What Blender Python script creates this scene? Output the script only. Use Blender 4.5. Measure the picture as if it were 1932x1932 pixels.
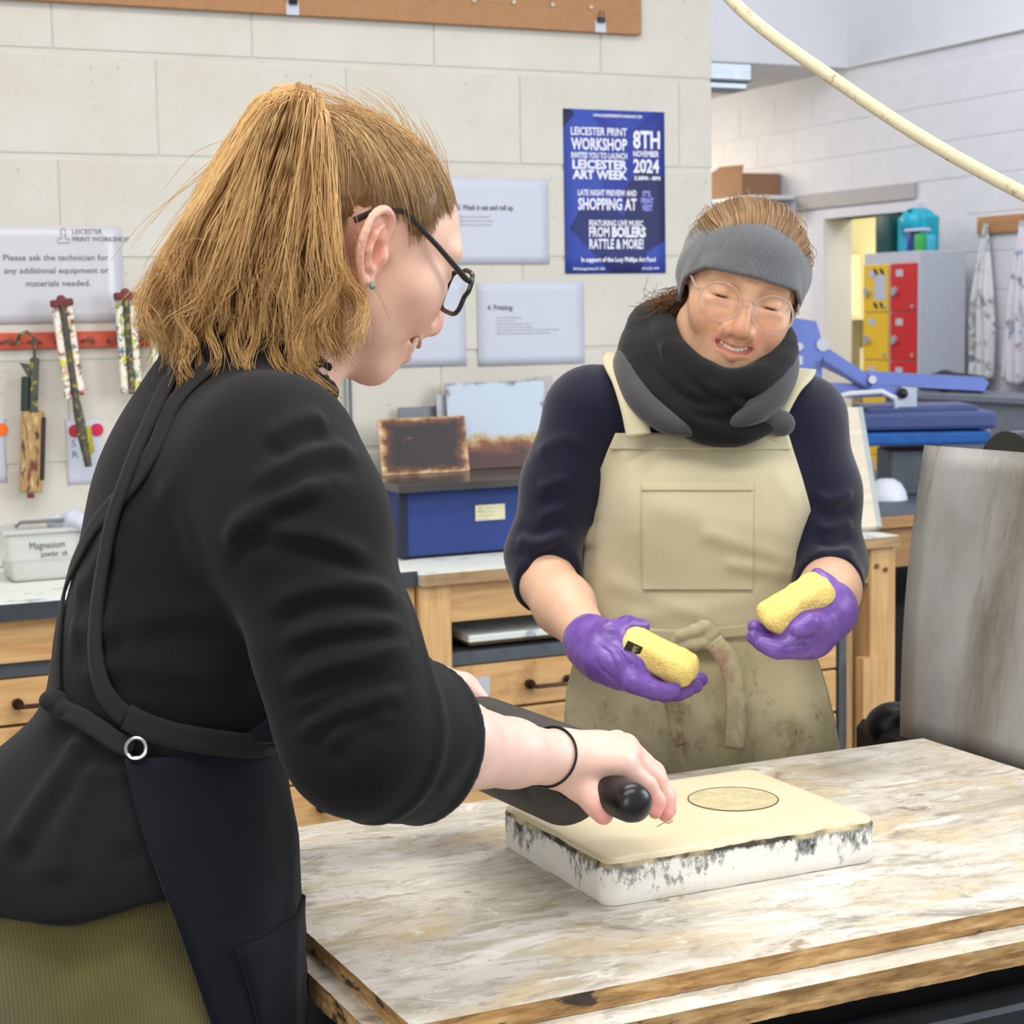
import bpy, bmesh, math, random
import numpy as np
from mathutils import Vector, Matrix, noise as mnoise

for o in list(bpy.data.objects):
    bpy.data.objects.remove(o, do_unlink=True)
scene = bpy.context.scene
COL = scene.collection
random.seed(7)
RNG = np.random.default_rng(11)

# ------------------------------------------------------------------ camera
FPX, CAMH = 3438.0, 1.45
YAW, PITCH, ROLL = math.radians(25.38), math.radians(6.12), math.radians(-1.0)
CF = np.array([math.sin(YAW)*math.cos(PITCH), math.cos(YAW)*math.cos(PITCH), -math.sin(PITCH)])
_r = np.array([math.cos(YAW), -math.sin(YAW), 0.0]); _u = np.cross(_r, CF)
CR = _r*math.cos(ROLL) + _u*math.sin(ROLL)
CU = -_r*math.sin(ROLL) + _u*math.cos(ROLL)
CC = np.array([0.0, 0.0, CAMH])
cam_data = bpy.data.cameras.new('camera')
cam = bpy.data.objects.new('camera', cam_data); COL.objects.link(cam)
cam.matrix_world = Matrix(((CR[0], CU[0], -CF[0], CC[0]), (CR[1], CU[1], -CF[1], CC[1]), (CR[2], CU[2], -CF[2], CC[2]), (0, 0, 0, 1)))
cam_data.sensor_width = 36.0
cam_data.lens = FPX/1932.0*36.0
cam_data.clip_start = 0.05
cam_data.dof.use_dof = True
cam_data.dof.focus_distance = 1.68
cam_data.dof.aperture_fstop = 17.0
scene.camera = cam

# ------------------------------------------------------------------ light and exposure
scene.view_settings.view_transform = 'Standard'
scene.view_settings.look = 'None'
scene.view_settings.gamma = 1.0
scene.view_settings.use_curve_mapping = False
scene.view_settings.exposure = 0.0
world = bpy.data.worlds.new('world'); scene.world = world
world.use_nodes = True
wb = world.node_tree.nodes['Background']
wb.inputs[0].default_value = (0.93, 0.96, 1.0, 1)
wb.inputs[1].default_value = 0.62

def area_light(name, loc, target, sx, sy, power, color):
    d = bpy.data.lights.new(name, 'AREA'); d.shape = 'RECTANGLE'
    d.size = sx; d.size_y = sy; d.energy = power; d.color = color
    o = bpy.data.objects.new(name, d); COL.objects.link(o)
    o.location = loc
    o.rotation_euler = (Vector(target)-Vector(loc)).to_track_quat('-Z', 'Y').to_euler()
    return o
area_light('ceiling_light_near', (0.9, 2.3, 3.35), (0.9, 2.2, 0), 2.6, 0.5, 46, (1.0, 0.95, 0.88))
area_light('ceiling_light_front', (0.2, 0.6, 3.35), (0.3, 0.9, 0), 2.6, 0.6, 48, (1.0, 0.95, 0.89))
area_light('window_right', (4.4, 0.6, 2.3), (1.0, 1.8, 1.0), 2.6, 1.8, 118, (0.85, 0.92, 1.0))
area_light('fill_left', (-1.6, -1.2, 1.9), (0.6, 1.5, 1.25), 2.2, 1.6, 44, (1.0, 0.97, 0.93))  # added fill to brighten the near cheek, not a known window
area_light('ceiling_light_far', (4.6, 6.6, 4.3), (6.2, 8.2, 1.0), 3.0, 2.0, 120, (0.86, 0.89, 1.0))
area_light('ceiling_light_store', (5.6, 11.9, 2.98), (6.4, 11.9, 1.0), 1.6, 1.2, 135, (1.0, 0.91, 0.78))

# ------------------------------------------------------------------ geometry helpers
def ray(x, y):
    return CF + CR*((x-966.0)/FPX) + CU*((966.0-y)/FPX)
def pd(x, y, d):                       # point seen at photo position x, y at depth d
    return CC + ray(x, y)*d
def pz(x, y, z):
    r = ray(x, y); return CC + r*((z-CAMH)/r[2])
def pY(x, y, Y):
    r = ray(x, y); return CC + r*(Y/r[1])
def pX(x, y, X):
    r = ray(x, y); return CC + r*(X/r[0])

def tag(o, label=None, cat=None, group=None, kind=None):
    if label: o['label'] = label
    if cat: o['category'] = cat
    if group: o['group'] = group
    if kind: o['kind'] = kind
    return o
def empty(name, loc=(0, 0, 0), rz=0.0):
    o = bpy.data.objects.new(name, None); COL.objects.link(o)
    o.empty_display_size = 0.05
    o.location = loc; o.rotation_euler = (0, 0, rz)
    return o
def attach(o, parent):
    """parent keeping world-space vertices"""
    if parent is not None:
        o.parent = parent
        o.matrix_parent_inverse = parent_world(parent).inverted()
    return o
def parent_world(p):
    m = p.matrix_basis.copy()
    if p.parent is not None:
        m = parent_world(p.parent) @ p.matrix_parent_inverse @ m
    return m

class MB:
    """collects simple shapes, then links them as one mesh object"""
    def __init__(s): s.bm = bmesh.new()
    def box(s, c, size, rot=None, bevel=0.0, seg=1):
        r = bmesh.ops.create_cube(s.bm, size=1.0)
        vs = r['verts']
        M = Matrix.Translation(Vector(c)) @ (rot.to_4x4() if rot is not None else Matrix()) @ Matrix.Diagonal((size[0], size[1], size[2], 1))
        bmesh.ops.transform(s.bm, matrix=M, verts=vs)
        if bevel > 0:
            es = list({e for v in vs for e in v.link_edges})
            bmesh.ops.bevel(s.bm, geom=es, offset=bevel, segments=seg, affect='EDGES', profile=0.5)
        return s
    def box2(s, a, b, bevel=0.0, seg=1):
        a = Vector(a); b = Vector(b)
        return s.box((a+b)/2, (abs(b.x-a.x), abs(b.y-a.y), abs(b.z-a.z)), None, bevel, seg)
    def cyl(s, a, b, ra, rb=None, n=16, cap=True):
        rb = ra if rb is None else rb
        a = Vector(a); b = Vector(b); d = b-a
        r = bmesh.ops.create_cone(s.bm, cap_ends=cap, segments=n, radius1=ra, radius2=rb, depth=d.length)
        M = Matrix.Translation((a+b)/2) @ d.to_track_quat('Z', 'Y').to_matrix().to_4x4()
        bmesh.ops.transform(s.bm, matrix=M, verts=r['verts'])
        return s
    def ball(s, c, r, n=12, scale=(1, 1, 1), rot=None):
        q = bmesh.ops.create_uvsphere(s.bm, u_segments=n, v_segments=max(6, n//2+2), radius=r)
        M = Matrix.Translation(Vector(c)) @ (rot.to_4x4() if rot is not None else Matrix()) @ Matrix.Diagonal((scale[0], scale[1], scale[2], 1))
        bmesh.ops.transform(s.bm, matrix=M, verts=q['verts'])
        return s
    def tube(s, pts, rad, n=8, cap=True, closed=False):
        pts = [Vector(p) for p in pts]
        rads = rad if isinstance(rad, (list, tuple, np.ndarray)) else [rad]*len(pts)
        rings = []
        up = None
        N = len(pts)
        for i, p in enumerate(pts):
            if closed: t = (pts[(i+1) % N]-pts[i-1])
            else: t = pts[min(i+1, N-1)]-pts[max(i-1, 0)]
            if t.length < 1e-9: t = Vector((0, 0, 1))
            t.normalize()
            if up is None:
                up = Vector((0, 0, 1)) if abs(t.z) < 0.9 else Vector((1, 0, 0))
            u = up - t*up.dot(t)
            if u.length < 1e-6: u = t.orthogonal()
            u.normalize(); v = t.cross(u); up = u
            rings.append([s.bm.verts.new(p + (u*math.cos(2*math.pi*k/n) + v*math.sin(2*math.pi*k/n))*rads[i]) for k in range(n)])
        for i in range(N if closed else N-1):
            A, B = rings[i], rings[(i+1) % N]
            for k in range(n):
                s.bm.faces.new((A[k], A[(k+1) % n], B[(k+1) % n], B[k]))
        if cap and not closed:
            s.bm.faces.new(rings[0][::-1]); s.bm.faces.new(rings[-1])
        return s
    def prism(s, pts, off):
        """closed polygon (3D points) extruded by vector off"""
        off = Vector(off)
        a = [s.bm.verts.new(Vector(p)) for p in pts]; b = [s.bm.verts.new(Vector(p)+off) for p in pts]
        n = len(a)
        s.bm.faces.new(a[::-1]); s.bm.faces.new(b)
        for i in range(n):
            s.bm.faces.new((a[i], a[(i+1) % n], b[(i+1) % n], b[i]))
        return s
    def lathe(s, prof, origin, axis, n=24):
        """profile [(r, h)] turned about an axis"""
        origin = Vector(origin); ax = Vector(axis).normalized(); u = ax.orthogonal().normalized(); v = ax.cross(u)
        rings = []
        for r, h in prof:
            if r < 1e-6:
                rings.append([s.bm.verts.new(origin+ax*h)])
            else:
                rings.append([s.bm.verts.new(origin+ax*h+(u*math.cos(2*math.pi*k/n)+v*math.sin(2*math.pi*k/n))*r) for k in range(n)])
        for A, B in zip(rings[:-1], rings[1:]):
            for k in range(n):
                q = [A[k % len(A)], A[(k+1) % len(A)], B[(k+1) % len(B)], B[k % len(B)]]
                q2 = []
                for w in q:
                    if w not in q2: q2.append(w)
                if len(q2) > 2:
                    try: s.bm.faces.new(q2)
                    except ValueError: pass
        return s
    def build(s, name, mat, parent=None, smooth=False, local=False):
        bmesh.ops.recalc_face_normals(s.bm, faces=s.bm.faces)
        me = bpy.data.meshes.new(name); s.bm.to_mesh(me); s.bm.free()
        if mat is not None: me.materials.append(mat)
        if smooth:
            me.shade_smooth()
            try: me.set_sharp_from_angle(angle=math.radians(40))
            except Exception: pass
        o = bpy.data.objects.new(name, me); COL.objects.link(o)
        if parent is not None:
            if local: o.parent = parent
            else: attach(o, parent)
        return o

def np_mesh(name, V, Fq, mat, parent=None, smooth=True, color=None, uv=None):
    """mesh from numpy verts (n,3) and faces (m,3|4)"""
    me = bpy.data.meshes.new(name)
    V = np.asarray(V, np.float32); Fq = np.asarray(Fq, np.int32)
    k = Fq.shape[1]
    me.vertices.add(len(V)); me.vertices.foreach_set('co', V.ravel())
    me.loops.add(Fq.size); me.loops.foreach_set('vertex_index', Fq.ravel())
    me.polygons.add(len(Fq))
    me.polygons.foreach_set('loop_start', np.arange(0, Fq.size, k, dtype=np.int32))
    me.polygons.foreach_set('loop_total', np.full(len(Fq), k, np.int32))
    me.update(calc_edges=True)
    me.validate()
    if smooth: me.shade_smooth()
    if color is not None:
        a = me.color_attributes.new('tint', 'FLOAT_COLOR', 'POINT')
        c = np.ones((len(V), 4), np.float32); c[:, :color.shape[1]] = color
        a.data.foreach_set('color', c.ravel())
    if mat is not None: me.materials.append(mat)
    o = bpy.data.objects.new(name, me); COL.objects.link(o)
    if parent is not None: attach(o, parent)
    return o
# ------------------------------------------------------------------ materials
def srgb(r, g, b):
    def c(v):
        v /= 255.0
        return v/12.92 if v <= 0.04045 else ((v+0.055)/1.055)**2.4
    return (c(r), c(g), c(b), 1.0)

class NT:
    def __init__(s, name):
        s.m = bpy.data.materials.new(name); s.m.use_nodes = True
        s.t = s.m.node_tree; s.b = s.t.nodes['Principled BSDF']
        s.co = s.t.nodes.new('ShaderNodeTexCoord')
    def n(s, typ, **kw):
        x = s.t.nodes.new(typ)
        for k, v in kw.items(): setattr(x, k, v)
        return x
    def l(s, a, b): s.t.links.new(a, b)
    def set(s, **kw):
        for k, v in kw.items():
            key = {'rough': 'Roughness', 'metal': 'Metallic', 'spec': 'Specular IOR Level', 'sheen': 'Sheen Weight', 'coat': 'Coat Weight', 'trans': 'Transmission Weight', 'ior': 'IOR', 'alpha': 'Alpha', 'sss': 'Subsurface Weight', 'sssscale': 'Subsurface Scale', 'sheenrough': 'Sheen Roughness', 'coatrough': 'Coat Roughness'}[k]
            s.b.inputs[key].default_value = v
        return s
    def mapping(s, scale=(1, 1, 1), coord='Object', loc=(0, 0, 0), rot=(0, 0, 0)):
        mp = s.n('ShaderNodeMapping'); mp.inputs['Scale'].default_value = scale; mp.inputs['Location'].default_value = loc; mp.inputs['Rotation'].default_value = rot
        s.l(s.co.outputs[coord], mp.inputs[0]); return mp.outputs[0]
    def noise(s, scale, detail=4, rough=0.55, vec=None, dist=0.0):
        x = s.n('ShaderNodeTexNoise'); x.inputs['Scale'].default_value = scale; x.inputs['Detail'].default_value = detail
        x.inputs['Roughness'].default_value = rough; x.inputs['Distortion'].default_value = dist
        s.l(vec if vec is not None else s.co.outputs['Object'], x.inputs['Vector']); return x.outputs['Fac']
    def ramp(s, fac, stops, interp='LINEAR'):
        x = s.n('ShaderNodeValToRGB'); x.color_ramp.interpolation = interp
        el = x.color_ramp.elements
        while len(el) < len(stops): el.new(0.5)
        for e, (p, c) in zip(el, stops):
            e.position = p; e.color = c if not isinstance(c, (int, float)) else (c, c, c, 1)
        s.l(fac, x.inputs[0]); return x.outputs[0]
    def mix(s, fac, a, b, mode='MIX'):
        x = s.n('ShaderNodeMix', data_type='RGBA', blend_type=mode)
        for sock, v in ((x.inputs[0], fac), (x.inputs[6], a), (x.inputs[7], b)):
            if isinstance(v, bpy.types.NodeSocket): s.l(v, sock)
            else: sock.default_value = v
        return x.outputs[2]
    def math(s, op, a, b=0.0, c=None):
        x = s.n('ShaderNodeMath', operation=op)
        for sock, v in zip(x.inputs, (a, b, c)):
            if v is None: continue
            if isinstance(v, bpy.types.NodeSocket): s.l(v, sock)
            else: sock.default_value = v
        return x.outputs[0]
    def attr(s, name='tint'):
        x = s.n('ShaderNodeVertexColor'); x.layer_name = name; return x.outputs[0]
    def sep(s, coord='Object'):
        x = s.n('ShaderNodeSeparateXYZ'); s.l(s.co.outputs[coord] if isinstance(coord, str) else coord, x.inputs[0]); return x.outputs
    def color(s, v):
        if isinstance(v, bpy.types.NodeSocket): s.l(v, s.b.inputs['Base Color'])
        else: s.b.inputs['Base Color'].default_value = v
        return s
    def bump(s, h, strength=0.3, dist=0.002):
        x = s.n('ShaderNodeBump'); x.inputs['Strength'].default_value = strength; x.inputs['Distance'].default_value = dist
        s.l(h, x.inputs['Height']); s.l(x.outputs[0], s.b.inputs['Normal']); return s

MATS = {}
def plain(name, col, rough=0.5, metal=0.0, var=0.06, scale=30.0, bump=0.0, spec=0.5, coat=0.0):
    """a plain procedural material with slight mottling"""
    if name in MATS: return MATS[name]
    t = NT(name); t.set(rough=rough, metal=metal, spec=spec, coat=coat)
    nz = t.noise(scale, 5)
    dark = tuple(c*(1-var*2) for c in col[:3])+(1,); lite = tuple(min(1, c*(1+var)) for c in col[:3])+(1,)
    t.color(t.ramp(nz, [(0.3, dark), (0.7, lite)]))
    if bump: t.bump(t.noise(scale*6, 4), bump, 0.001)
    MATS[name] = t.m
    return t.m
def wood(name, a, b, axis='X', scale=6.0, rough=0.55, stretch=14.0, bump=0.15, stain=None):
    if name in MATS: return MATS[name]
    t = NT(name); t.set(rough=rough)
    sc = {'X': (1, stretch, stretch), 'Y': (stretch, 1, stretch), 'Z': (stretch, stretch, 1)}[axis]
    v = t.mapping(sc)
    n1 = t.noise(scale, 6, 0.6, v, 0.6)
    c = t.ramp(n1, [(0.30, a), (0.72, b)])
    if stain is not None:
        n2 = t.noise(9, 5, 0.65)
        c = t.mix(t.ramp(n2, [(0.55, 0.0), (0.75, 0.85)]), c, stain)
    t.color(c); t.bump(n1, bump, 0.001)
    MATS[name] = t.m
    return t.m
# ------------------------------------------------------------------ implicit modelling for bodies and cloth
def _c(v): return np.asarray(v, np.float32)
class Ell:
    def __init__(s, c, r, M=None):
        s.c = _c(c); s.r = _c(r) if np.ndim(r) else _c([r]*3); s.M = None if M is None else _c(M)
    def bb(s):
        m = float(s.r.max()) if s.M is not None else s.r
        return s.c-m, s.c+m
    def __call__(s, P):
        q = P-s.c
        if s.M is not None: q = q@s.M
        a = q/s.r; k0 = np.sqrt((a*a).sum(-1)); b = a/s.r; k1 = np.sqrt((b*b).sum(-1))
        return k0*(k0-1.0)/np.maximum(k1, 1e-6)
class Cone:
    def __init__(s, a, b, ra, rb): s.a = _c(a); s.b = _c(b); s.ra = ra; s.rb = rb
    def bb(s):
        return np.minimum(s.a-s.ra, s.b-s.rb), np.maximum(s.a+s.ra, s.b+s.rb)
    def __call__(s, P):
        pa = P-s.a; ba = s.b-s.a
        h = np.clip((pa@ba)/max(float(ba@ba), 1e-12), 0, 1)
        d = pa-h[..., None]*ba
        return np.sqrt((d*d).sum(-1))-(s.ra+(s.rb-s.ra)*h)
class Box:
    def __init__(s, c, h, r, M=None): s.c = _c(c); s.h = _c(h); s.r = r; s.M = None if M is None else _c(M)
    def bb(s):
        m = float(np.linalg.norm(s.h))+s.r; return s.c-m, s.c+m
    def __call__(s, P):
        q = P-s.c
        if s.M is not None: q = q@s.M
        q = np.abs(q)-s.h
        return np.sqrt((np.maximum(q, 0)**2).sum(-1))+np.minimum(q.max(-1), 0)-s.r
class Half:
    """half space: inside where (P-c).n < 0"""
    def __init__(s, c, n): s.c = _c(c); s.n = _c(n)/np.linalg.norm(n)
    def bb(s): return _c([-1e3]*3), _c([1e3]*3)
    def __call__(s, P): return (P-s.c)@s.n
class Fn:
    def __init__(s, f, lo, hi): s.f = f; s.lo = _c(lo); s.hi = _c(hi)
    def bb(s): return s.lo, s.hi
    def __call__(s, P): return s.f(P)

def smin(a, b, k):
    if k <= 0: return np.minimum(a, b)
    h = np.maximum(k-np.abs(a-b), 0)/k
    return np.minimum(a, b)-h*h*k*0.25
class Sdf:
    def __init__(s): s.p = []
    def add(s, prim, k=0.01): s.p.append((prim, '+', k)); return s
    def sub(s, prim, k=0.005): s.p.append((prim, '-', k)); return s
    def cut(s, prim, k=0.002): s.p.append((prim, '&', k)); return s
    def chain(s, pts, rads, k=0.01, k0=None):
        for i in range(len(pts)-1):
            s.add(Cone(pts[i], pts[i+1], rads[i], rads[i+1]), k0 if (i == 0 and k0 is not None) else k)
        return s
    def ev(s, P):
        P = np.asarray(P, np.float32)
        D = np.full(P.shape[:-1], 10.0, np.float32)
        for pr, op, k in s.p:
            d = pr(P)
            if op == '+': D = smin(D, d, k)
            elif op == '-': D = -smin(-D, d, k)
            else: D = -smin(-D, -d, k)
        return D
    def grad(s, P, e=0.0015):
        g = np.stack([s.ev(P+np.eye(3, dtype=np.float32)[i]*e)-s.ev(P-np.eye(3, dtype=np.float32)[i]*e) for i in range(3)], -1)
        return g/np.maximum(np.linalg.norm(g, axis=-1, keepdims=True), 1e-9)
    def snap(s, P, off=0.0, it=12):
        P = np.asarray(P, np.float32).copy()
        for _ in range(it):
            d = s.ev(P)-off
            P = P-s.grad(P)*d[:, None]*0.8
        return P
    def march(s, O, Dv, tmax=1.0, off=0.0):
        """march rays from O along unit Dv to the surface offset by off; nan where missed"""
        O = np.asarray(O, np.float32); Dv = np.asarray(Dv, np.float32)
        t = np.zeros(len(O), np.float32); hit = np.zeros(len(O), bool)
        for _ in range(90):
            d = s.ev(O+Dv*t[:, None])-off
            hit |= d < 0.0006
            t = np.where(hit, t, t+np.maximum(d*0.7, 0.0004))
        P = O+Dv*t[:, None]
        P[(~hit) | (t > tmax)] = np.nan
        return P
    def mesh(s, vox, pad=0.01, lo=None, hi=None):
        los = [q.bb()[0] for q, o, k in s.p if o == '+']; his = [q.bb()[1] for q, o, k in s.p if o == '+']
        L = np.min(los, 0)-pad; Hh = np.max(his, 0)+pad
        if lo is not None: L = np.maximum(L, lo)
        if hi is not None: Hh = np.minimum(Hh, hi)
        n = np.ceil((Hh-L)/vox).astype(int)+1
        ax = [L[i]+np.arange(n[i], dtype=np.float32)*np.float32(vox) for i in range(3)]
        D = np.full(n, 10.0, np.float32)
        for pr, op, k in s.p:
            a, b = pr.bb(); m = k+4*vox
            i0 = np.maximum(np.floor((a-m-L)/vox), 0).astype(int); i1 = np.minimum(np.ceil((b+m-L)/vox)+1, n).astype(int)
            if op == '&': i0 = np.zeros(3, int); i1 = n
            if (i1 <= i0).any(): continue
            G = np.stack(np.meshgrid(*[ax[j][i0[j]:i1[j]] for j in range(3)], indexing='ij'), -1)
            d = pr(G).astype(np.float32)
            sl = tuple(slice(i0[j], i1[j]) for j in range(3))
            if op == '+': D[sl] = smin(D[sl], d, k)
            elif op == '-': D[sl] = -smin(-D[sl], d, k)
            else: D[sl] = -smin(-D[sl], -d, k)
        # close the mesh at the border of the grid
        for j in range(3):
            sl = [slice(None)]*3
            sl[j] = 0; D[tuple(sl)] = np.maximum(D[tuple(sl)], vox*0.5)
            sl[j] = -1; D[tuple(sl)] = np.maximum(D[tuple(sl)], vox*0.5)
        return surface_net(D, L, vox)

def surface_net(D, L, vox):
    S = D < 0
    n = np.array(D.shape)
    cnt = np.zeros(n-1, np.int8)
    for dx in (0, 1):
        for dy in (0, 1):
            for dz in (0, 1):
                cnt += S[dx:n[0]-1+dx, dy:n[1]-1+dy, dz:n[2]-1+dz]
    act = (cnt > 0) & (cnt < 8)
    I = np.argwhere(act)
    idx = np.full(n-1, -1, np.int32); idx[act] = np.arange(len(I), dtype=np.int32)
    cv = {}
    for c in range(8):
        o = np.array([c & 1, (c >> 1) & 1, (c >> 2) & 1]); J = I+o
        cv[c] = D[J[:, 0], J[:, 1], J[:, 2]]
    acc = np.zeros((len(I), 3), np.float32); w = np.zeros(len(I), np.float32)
    for a in range(8):
        for bit in (1, 2, 4):
            if a & bit: continue
            b = a | bit
            va, vb = cv[a], cv[b]
            m = (va < 0) != (vb < 0)
            t = np.where(m, va/np.where(m, va-vb, 1), 0)
            oa = np.array([a & 1, (a >> 1) & 1, (a >> 2) & 1], np.float32); ob = np.array([b & 1, (b >> 1) & 1, (b >> 2) & 1], np.float32)
            acc += np.where(m[:, None], oa+(ob-oa)*t[:, None], 0); w += m
    V = L+(I+acc/np.maximum(w, 1)[:, None])*vox
    F = []
    for axn in range(3):
        o1, o2 = (axn+1) % 3, (axn+2) % 3
        sl0 = [slice(1, -1)]*3; sl1 = [slice(1, -1)]*3
        sl0[axn] = slice(0, -1); sl1[axn] = slice(1, None)
        A = S[tuple(sl0)]; B = S[tuple(sl1)]
        E = np.argwhere(A != B)
        if len(E) == 0: continue
        flip = A[E[:, 0], E[:, 1], E[:, 2]]
        base = E.copy()
        for j in range(3):
            if j != axn: base[:, j] += 1
        def cell(d1, d2):
            q = base.copy(); q[:, o1] -= d1; q[:, o2] -= d2
            return idx[q[:, 0], q[:, 1], q[:, 2]]
        q = np.stack([cell(1, 1), cell(0, 1), cell(0, 0), cell(1, 0)], 1)
        q[~flip] = q[~flip][:, ::-1]
        F.append(q)
    F = np.concatenate(F)
    F = F[(F >= 0).all(1)]
    return V.astype(np.float32), F

def vnormals(V, F):
    a = V[F[:, 2]]-V[F[:, 0]]; b = V[F[:, 3]]-V[F[:, 1]] if F.shape[1] == 4 else V[F[:, 1]]-V[F[:, 0]]
    fn = np.cross(a, b) if F.shape[1] == 4 else np.cross(b, a)
    N = np.zeros_like(V)
    for k in range(F.shape[1]):
        for j in range(3): N[:, j] += np.bincount(F[:, k], fn[:, j], len(V)).astype(np.float32)
    return N/np.maximum(np.linalg.norm(N, axis=1, keepdims=True), 1e-9)
def relax(V, F, it=2, lam=0.5):
    for _ in range(it):
        A = np.zeros_like(V); c = np.zeros(len(V), np.float32); k = F.shape[1]
        for i in range(k):
            a = F[:, i]; b = F[:, (i+1) % k]
            for j in range(3):
                A[:, j] += np.bincount(a, V[b, j], len(V)).astype(np.float32)+np.bincount(b, V[a, j], len(V)).astype(np.float32)
            c += np.bincount(a, None, len(V))+np.bincount(b, None, len(V))
        V = V*(1-lam)+lam*A/np.maximum(c, 1)[:, None]
    return V.astype(np.float32)
def seg_dist(P, pts):
    """distance to a polyline and the signed side is left to the caller"""
    best = np.full(len(P), 1e9, np.float32); T = np.zeros(len(P), np.float32)
    n = len(pts)-1
    for i in range(n):
        a = _c(pts[i]); b = _c(pts[i+1]); pa = P-a; ba = b-a
        h = np.clip((pa@ba)/max(float(ba@ba), 1e-12), 0, 1)
        d = np.linalg.norm(pa-h[:, None]*ba, axis=1)
        m = d < best
        best = np.where(m, d, best); T = np.where(m, (i+h)/n, T)
    return best, T
def crease(V, N, pts, w, amp):
    """raise (amp > 0) or sink a soft ridge along a polyline"""
    d, T = seg_dist(V, pts)
    fade = np.clip(np.minimum(T, 1-T)*6, 0.15, 1)
    return V+N*(amp*np.exp(-(d/w)**2)*fade)[:, None]
def vnoise(P, scale, seed=0.0):
    """cheap smooth pseudo noise, summed sines"""
    q = P*scale
    r = np.random.default_rng(int(seed*97)+5)
    out = np.zeros(len(P), np.float32)
    for i in range(6):
        d = r.normal(size=3); d /= np.linalg.norm(d); ph = r.uniform(0, 6.28); f = r.uniform(0.6, 1.7)
        out += np.sin((q@d.astype(np.float32))*f+ph+1.3*np.sin((q@np.roll(d, 1).astype(np.float32))*f*0.8+ph*2))
    return out/6.0*1.7
def merge(parts):
    Vs, Fs, n = [], [], 0
    for V, F in parts:
        Vs.append(V); Fs.append(F+n); n += len(V)
    return np.concatenate(Vs), np.concatenate(Fs)
def catmull(P, n):
    """smooth curve through control points, n samples"""
    P = np.asarray(P, float)
    Q = np.vstack([2*P[0]-P[1], P, 2*P[-1]-P[-2]])
    t = np.linspace(0, len(P)-1-1e-9, n); i = t.astype(int); u = (t-i)[:, None]
    a, b, c, d = Q[i], Q[i+1], Q[i+2], Q[i+3]
    return 0.5*((2*b)+(-a+c)*u+(2*a-5*b+4*c-d)*u*u+(-a+3*b-3*c+d)*u**3)
def strands(C, r0, r1, sides=3, root=None):
    """C (n, m, 3) curves -> thin tubes"""
    n, m, _ = C.shape
    T = np.gradient(C, axis=1); T /= np.maximum(np.linalg.norm(T, axis=2, keepdims=True), 1e-9)
    ref = np.array([0.31, 0.17, 0.93]); U = np.cross(T, ref); U /= np.maximum(np.linalg.norm(U, axis=2, keepdims=True), 1e-6); W = np.cross(T, U)
    rad = (r0+(r1-r0)*np.linspace(0, 1, m)**2)[None, :, None] if np.ndim(r0) == 0 else (r0[:, None]*(1-(1-r1)*np.linspace(0, 1, m)[None, :]**2))[..., None]
    if root is not None: rad = rad*np.clip(root+(1-root)*np.linspace(0, 3.0, m), 0, 1)[None, :, None]
    rings = np.stack([C+rad*(U*math.cos(2*math.pi*k/sides)+W*math.sin(2*math.pi*k/sides)) for k in range(sides)], 2)
    V = rings.reshape(-1, 3)
    base = (np.arange(n)*m*sides)[:, None, None]+(np.arange(m-1)*sides)[None, :, None]
    k = np.arange(sides); k2 = (k+1) % sides
    Fq = np.stack([base+k, base+k2, base+k2+sides, base+k+sides], -1).reshape(-1, 4)
    return V.astype(np.float32), Fq.astype(np.int32)
def ribbon(path, nrm, width, thick, wide_end=None):
    """flat strap with thickness along a path with surface normals"""
    path = np.asarray(path, float); nrm = np.asarray(nrm, float)
    T = np.gradient(path, axis=0); T /= np.linalg.norm(T, axis=1, keepdims=True)
    S_ = np.cross(T, nrm); S_ /= np.maximum(np.linalg.norm(S_, axis=1, keepdims=True), 1e-9)
    N = np.cross(S_, T)
    w = np.broadcast_to(width, len(path))[:, None]/2
    cols = [path-S_*w, path-S_*w*0.5, path, path+S_*w*0.5, path+S_*w]
    top = [c+N*thick for c in cols]; bot = [c for c in cols][::-1]
    ring = np.stack(top+bot, 1); m, r, _ = ring.shape
    V = ring.reshape(-1, 3); Fl = []
    for i in range(m-1):
        for k in range(r):
            Fl.append((i*r+k, i*r+(k+1) % r, (i+1)*r+(k+1) % r, (i+1)*r+k))
    for i, fl in ((0, 1), (m-1, 0)):
        for k in range(4):
            q = (i*r+k, i*r+k+1, i*r+r-2-k, i*r+r-1-k)
            Fl.append(q[::-1] if fl else q)
    return V.astype(np.float32), np.array(Fl, np.int32)[:, ::-1]
def sheet(Pg, thick, mat, name, parent, smooth=True):
    """grid of points (rows, cols, 3) turned into a cloth sheet with thickness"""
    r, c, _ = Pg.shape
    V = Pg.reshape(-1, 3).astype(np.float32)
    I = np.arange(r*c).reshape(r, c)
    F = np.stack([I[:-1, :-1], I[:-1, 1:], I[1:, 1:], I[1:, :-1]], -1).reshape(-1, 4)
    N = vnormals(V, F)
    n = len(V)
    b = np.concatenate([I[0, :], I[1:, -1], I[-1, ::-1][1:], I[::-1, 0][1:-1]]); b2 = np.roll(b, -1)
    Fs = np.stack([b, b+n, b2+n, b2], 1)
    return np_mesh(name, np.concatenate([V+N*thick*.5, V-N*thick*.5]), np.concatenate([F, F[:, ::-1]+n, Fs]), mat, parent, smooth=smooth)
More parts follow.
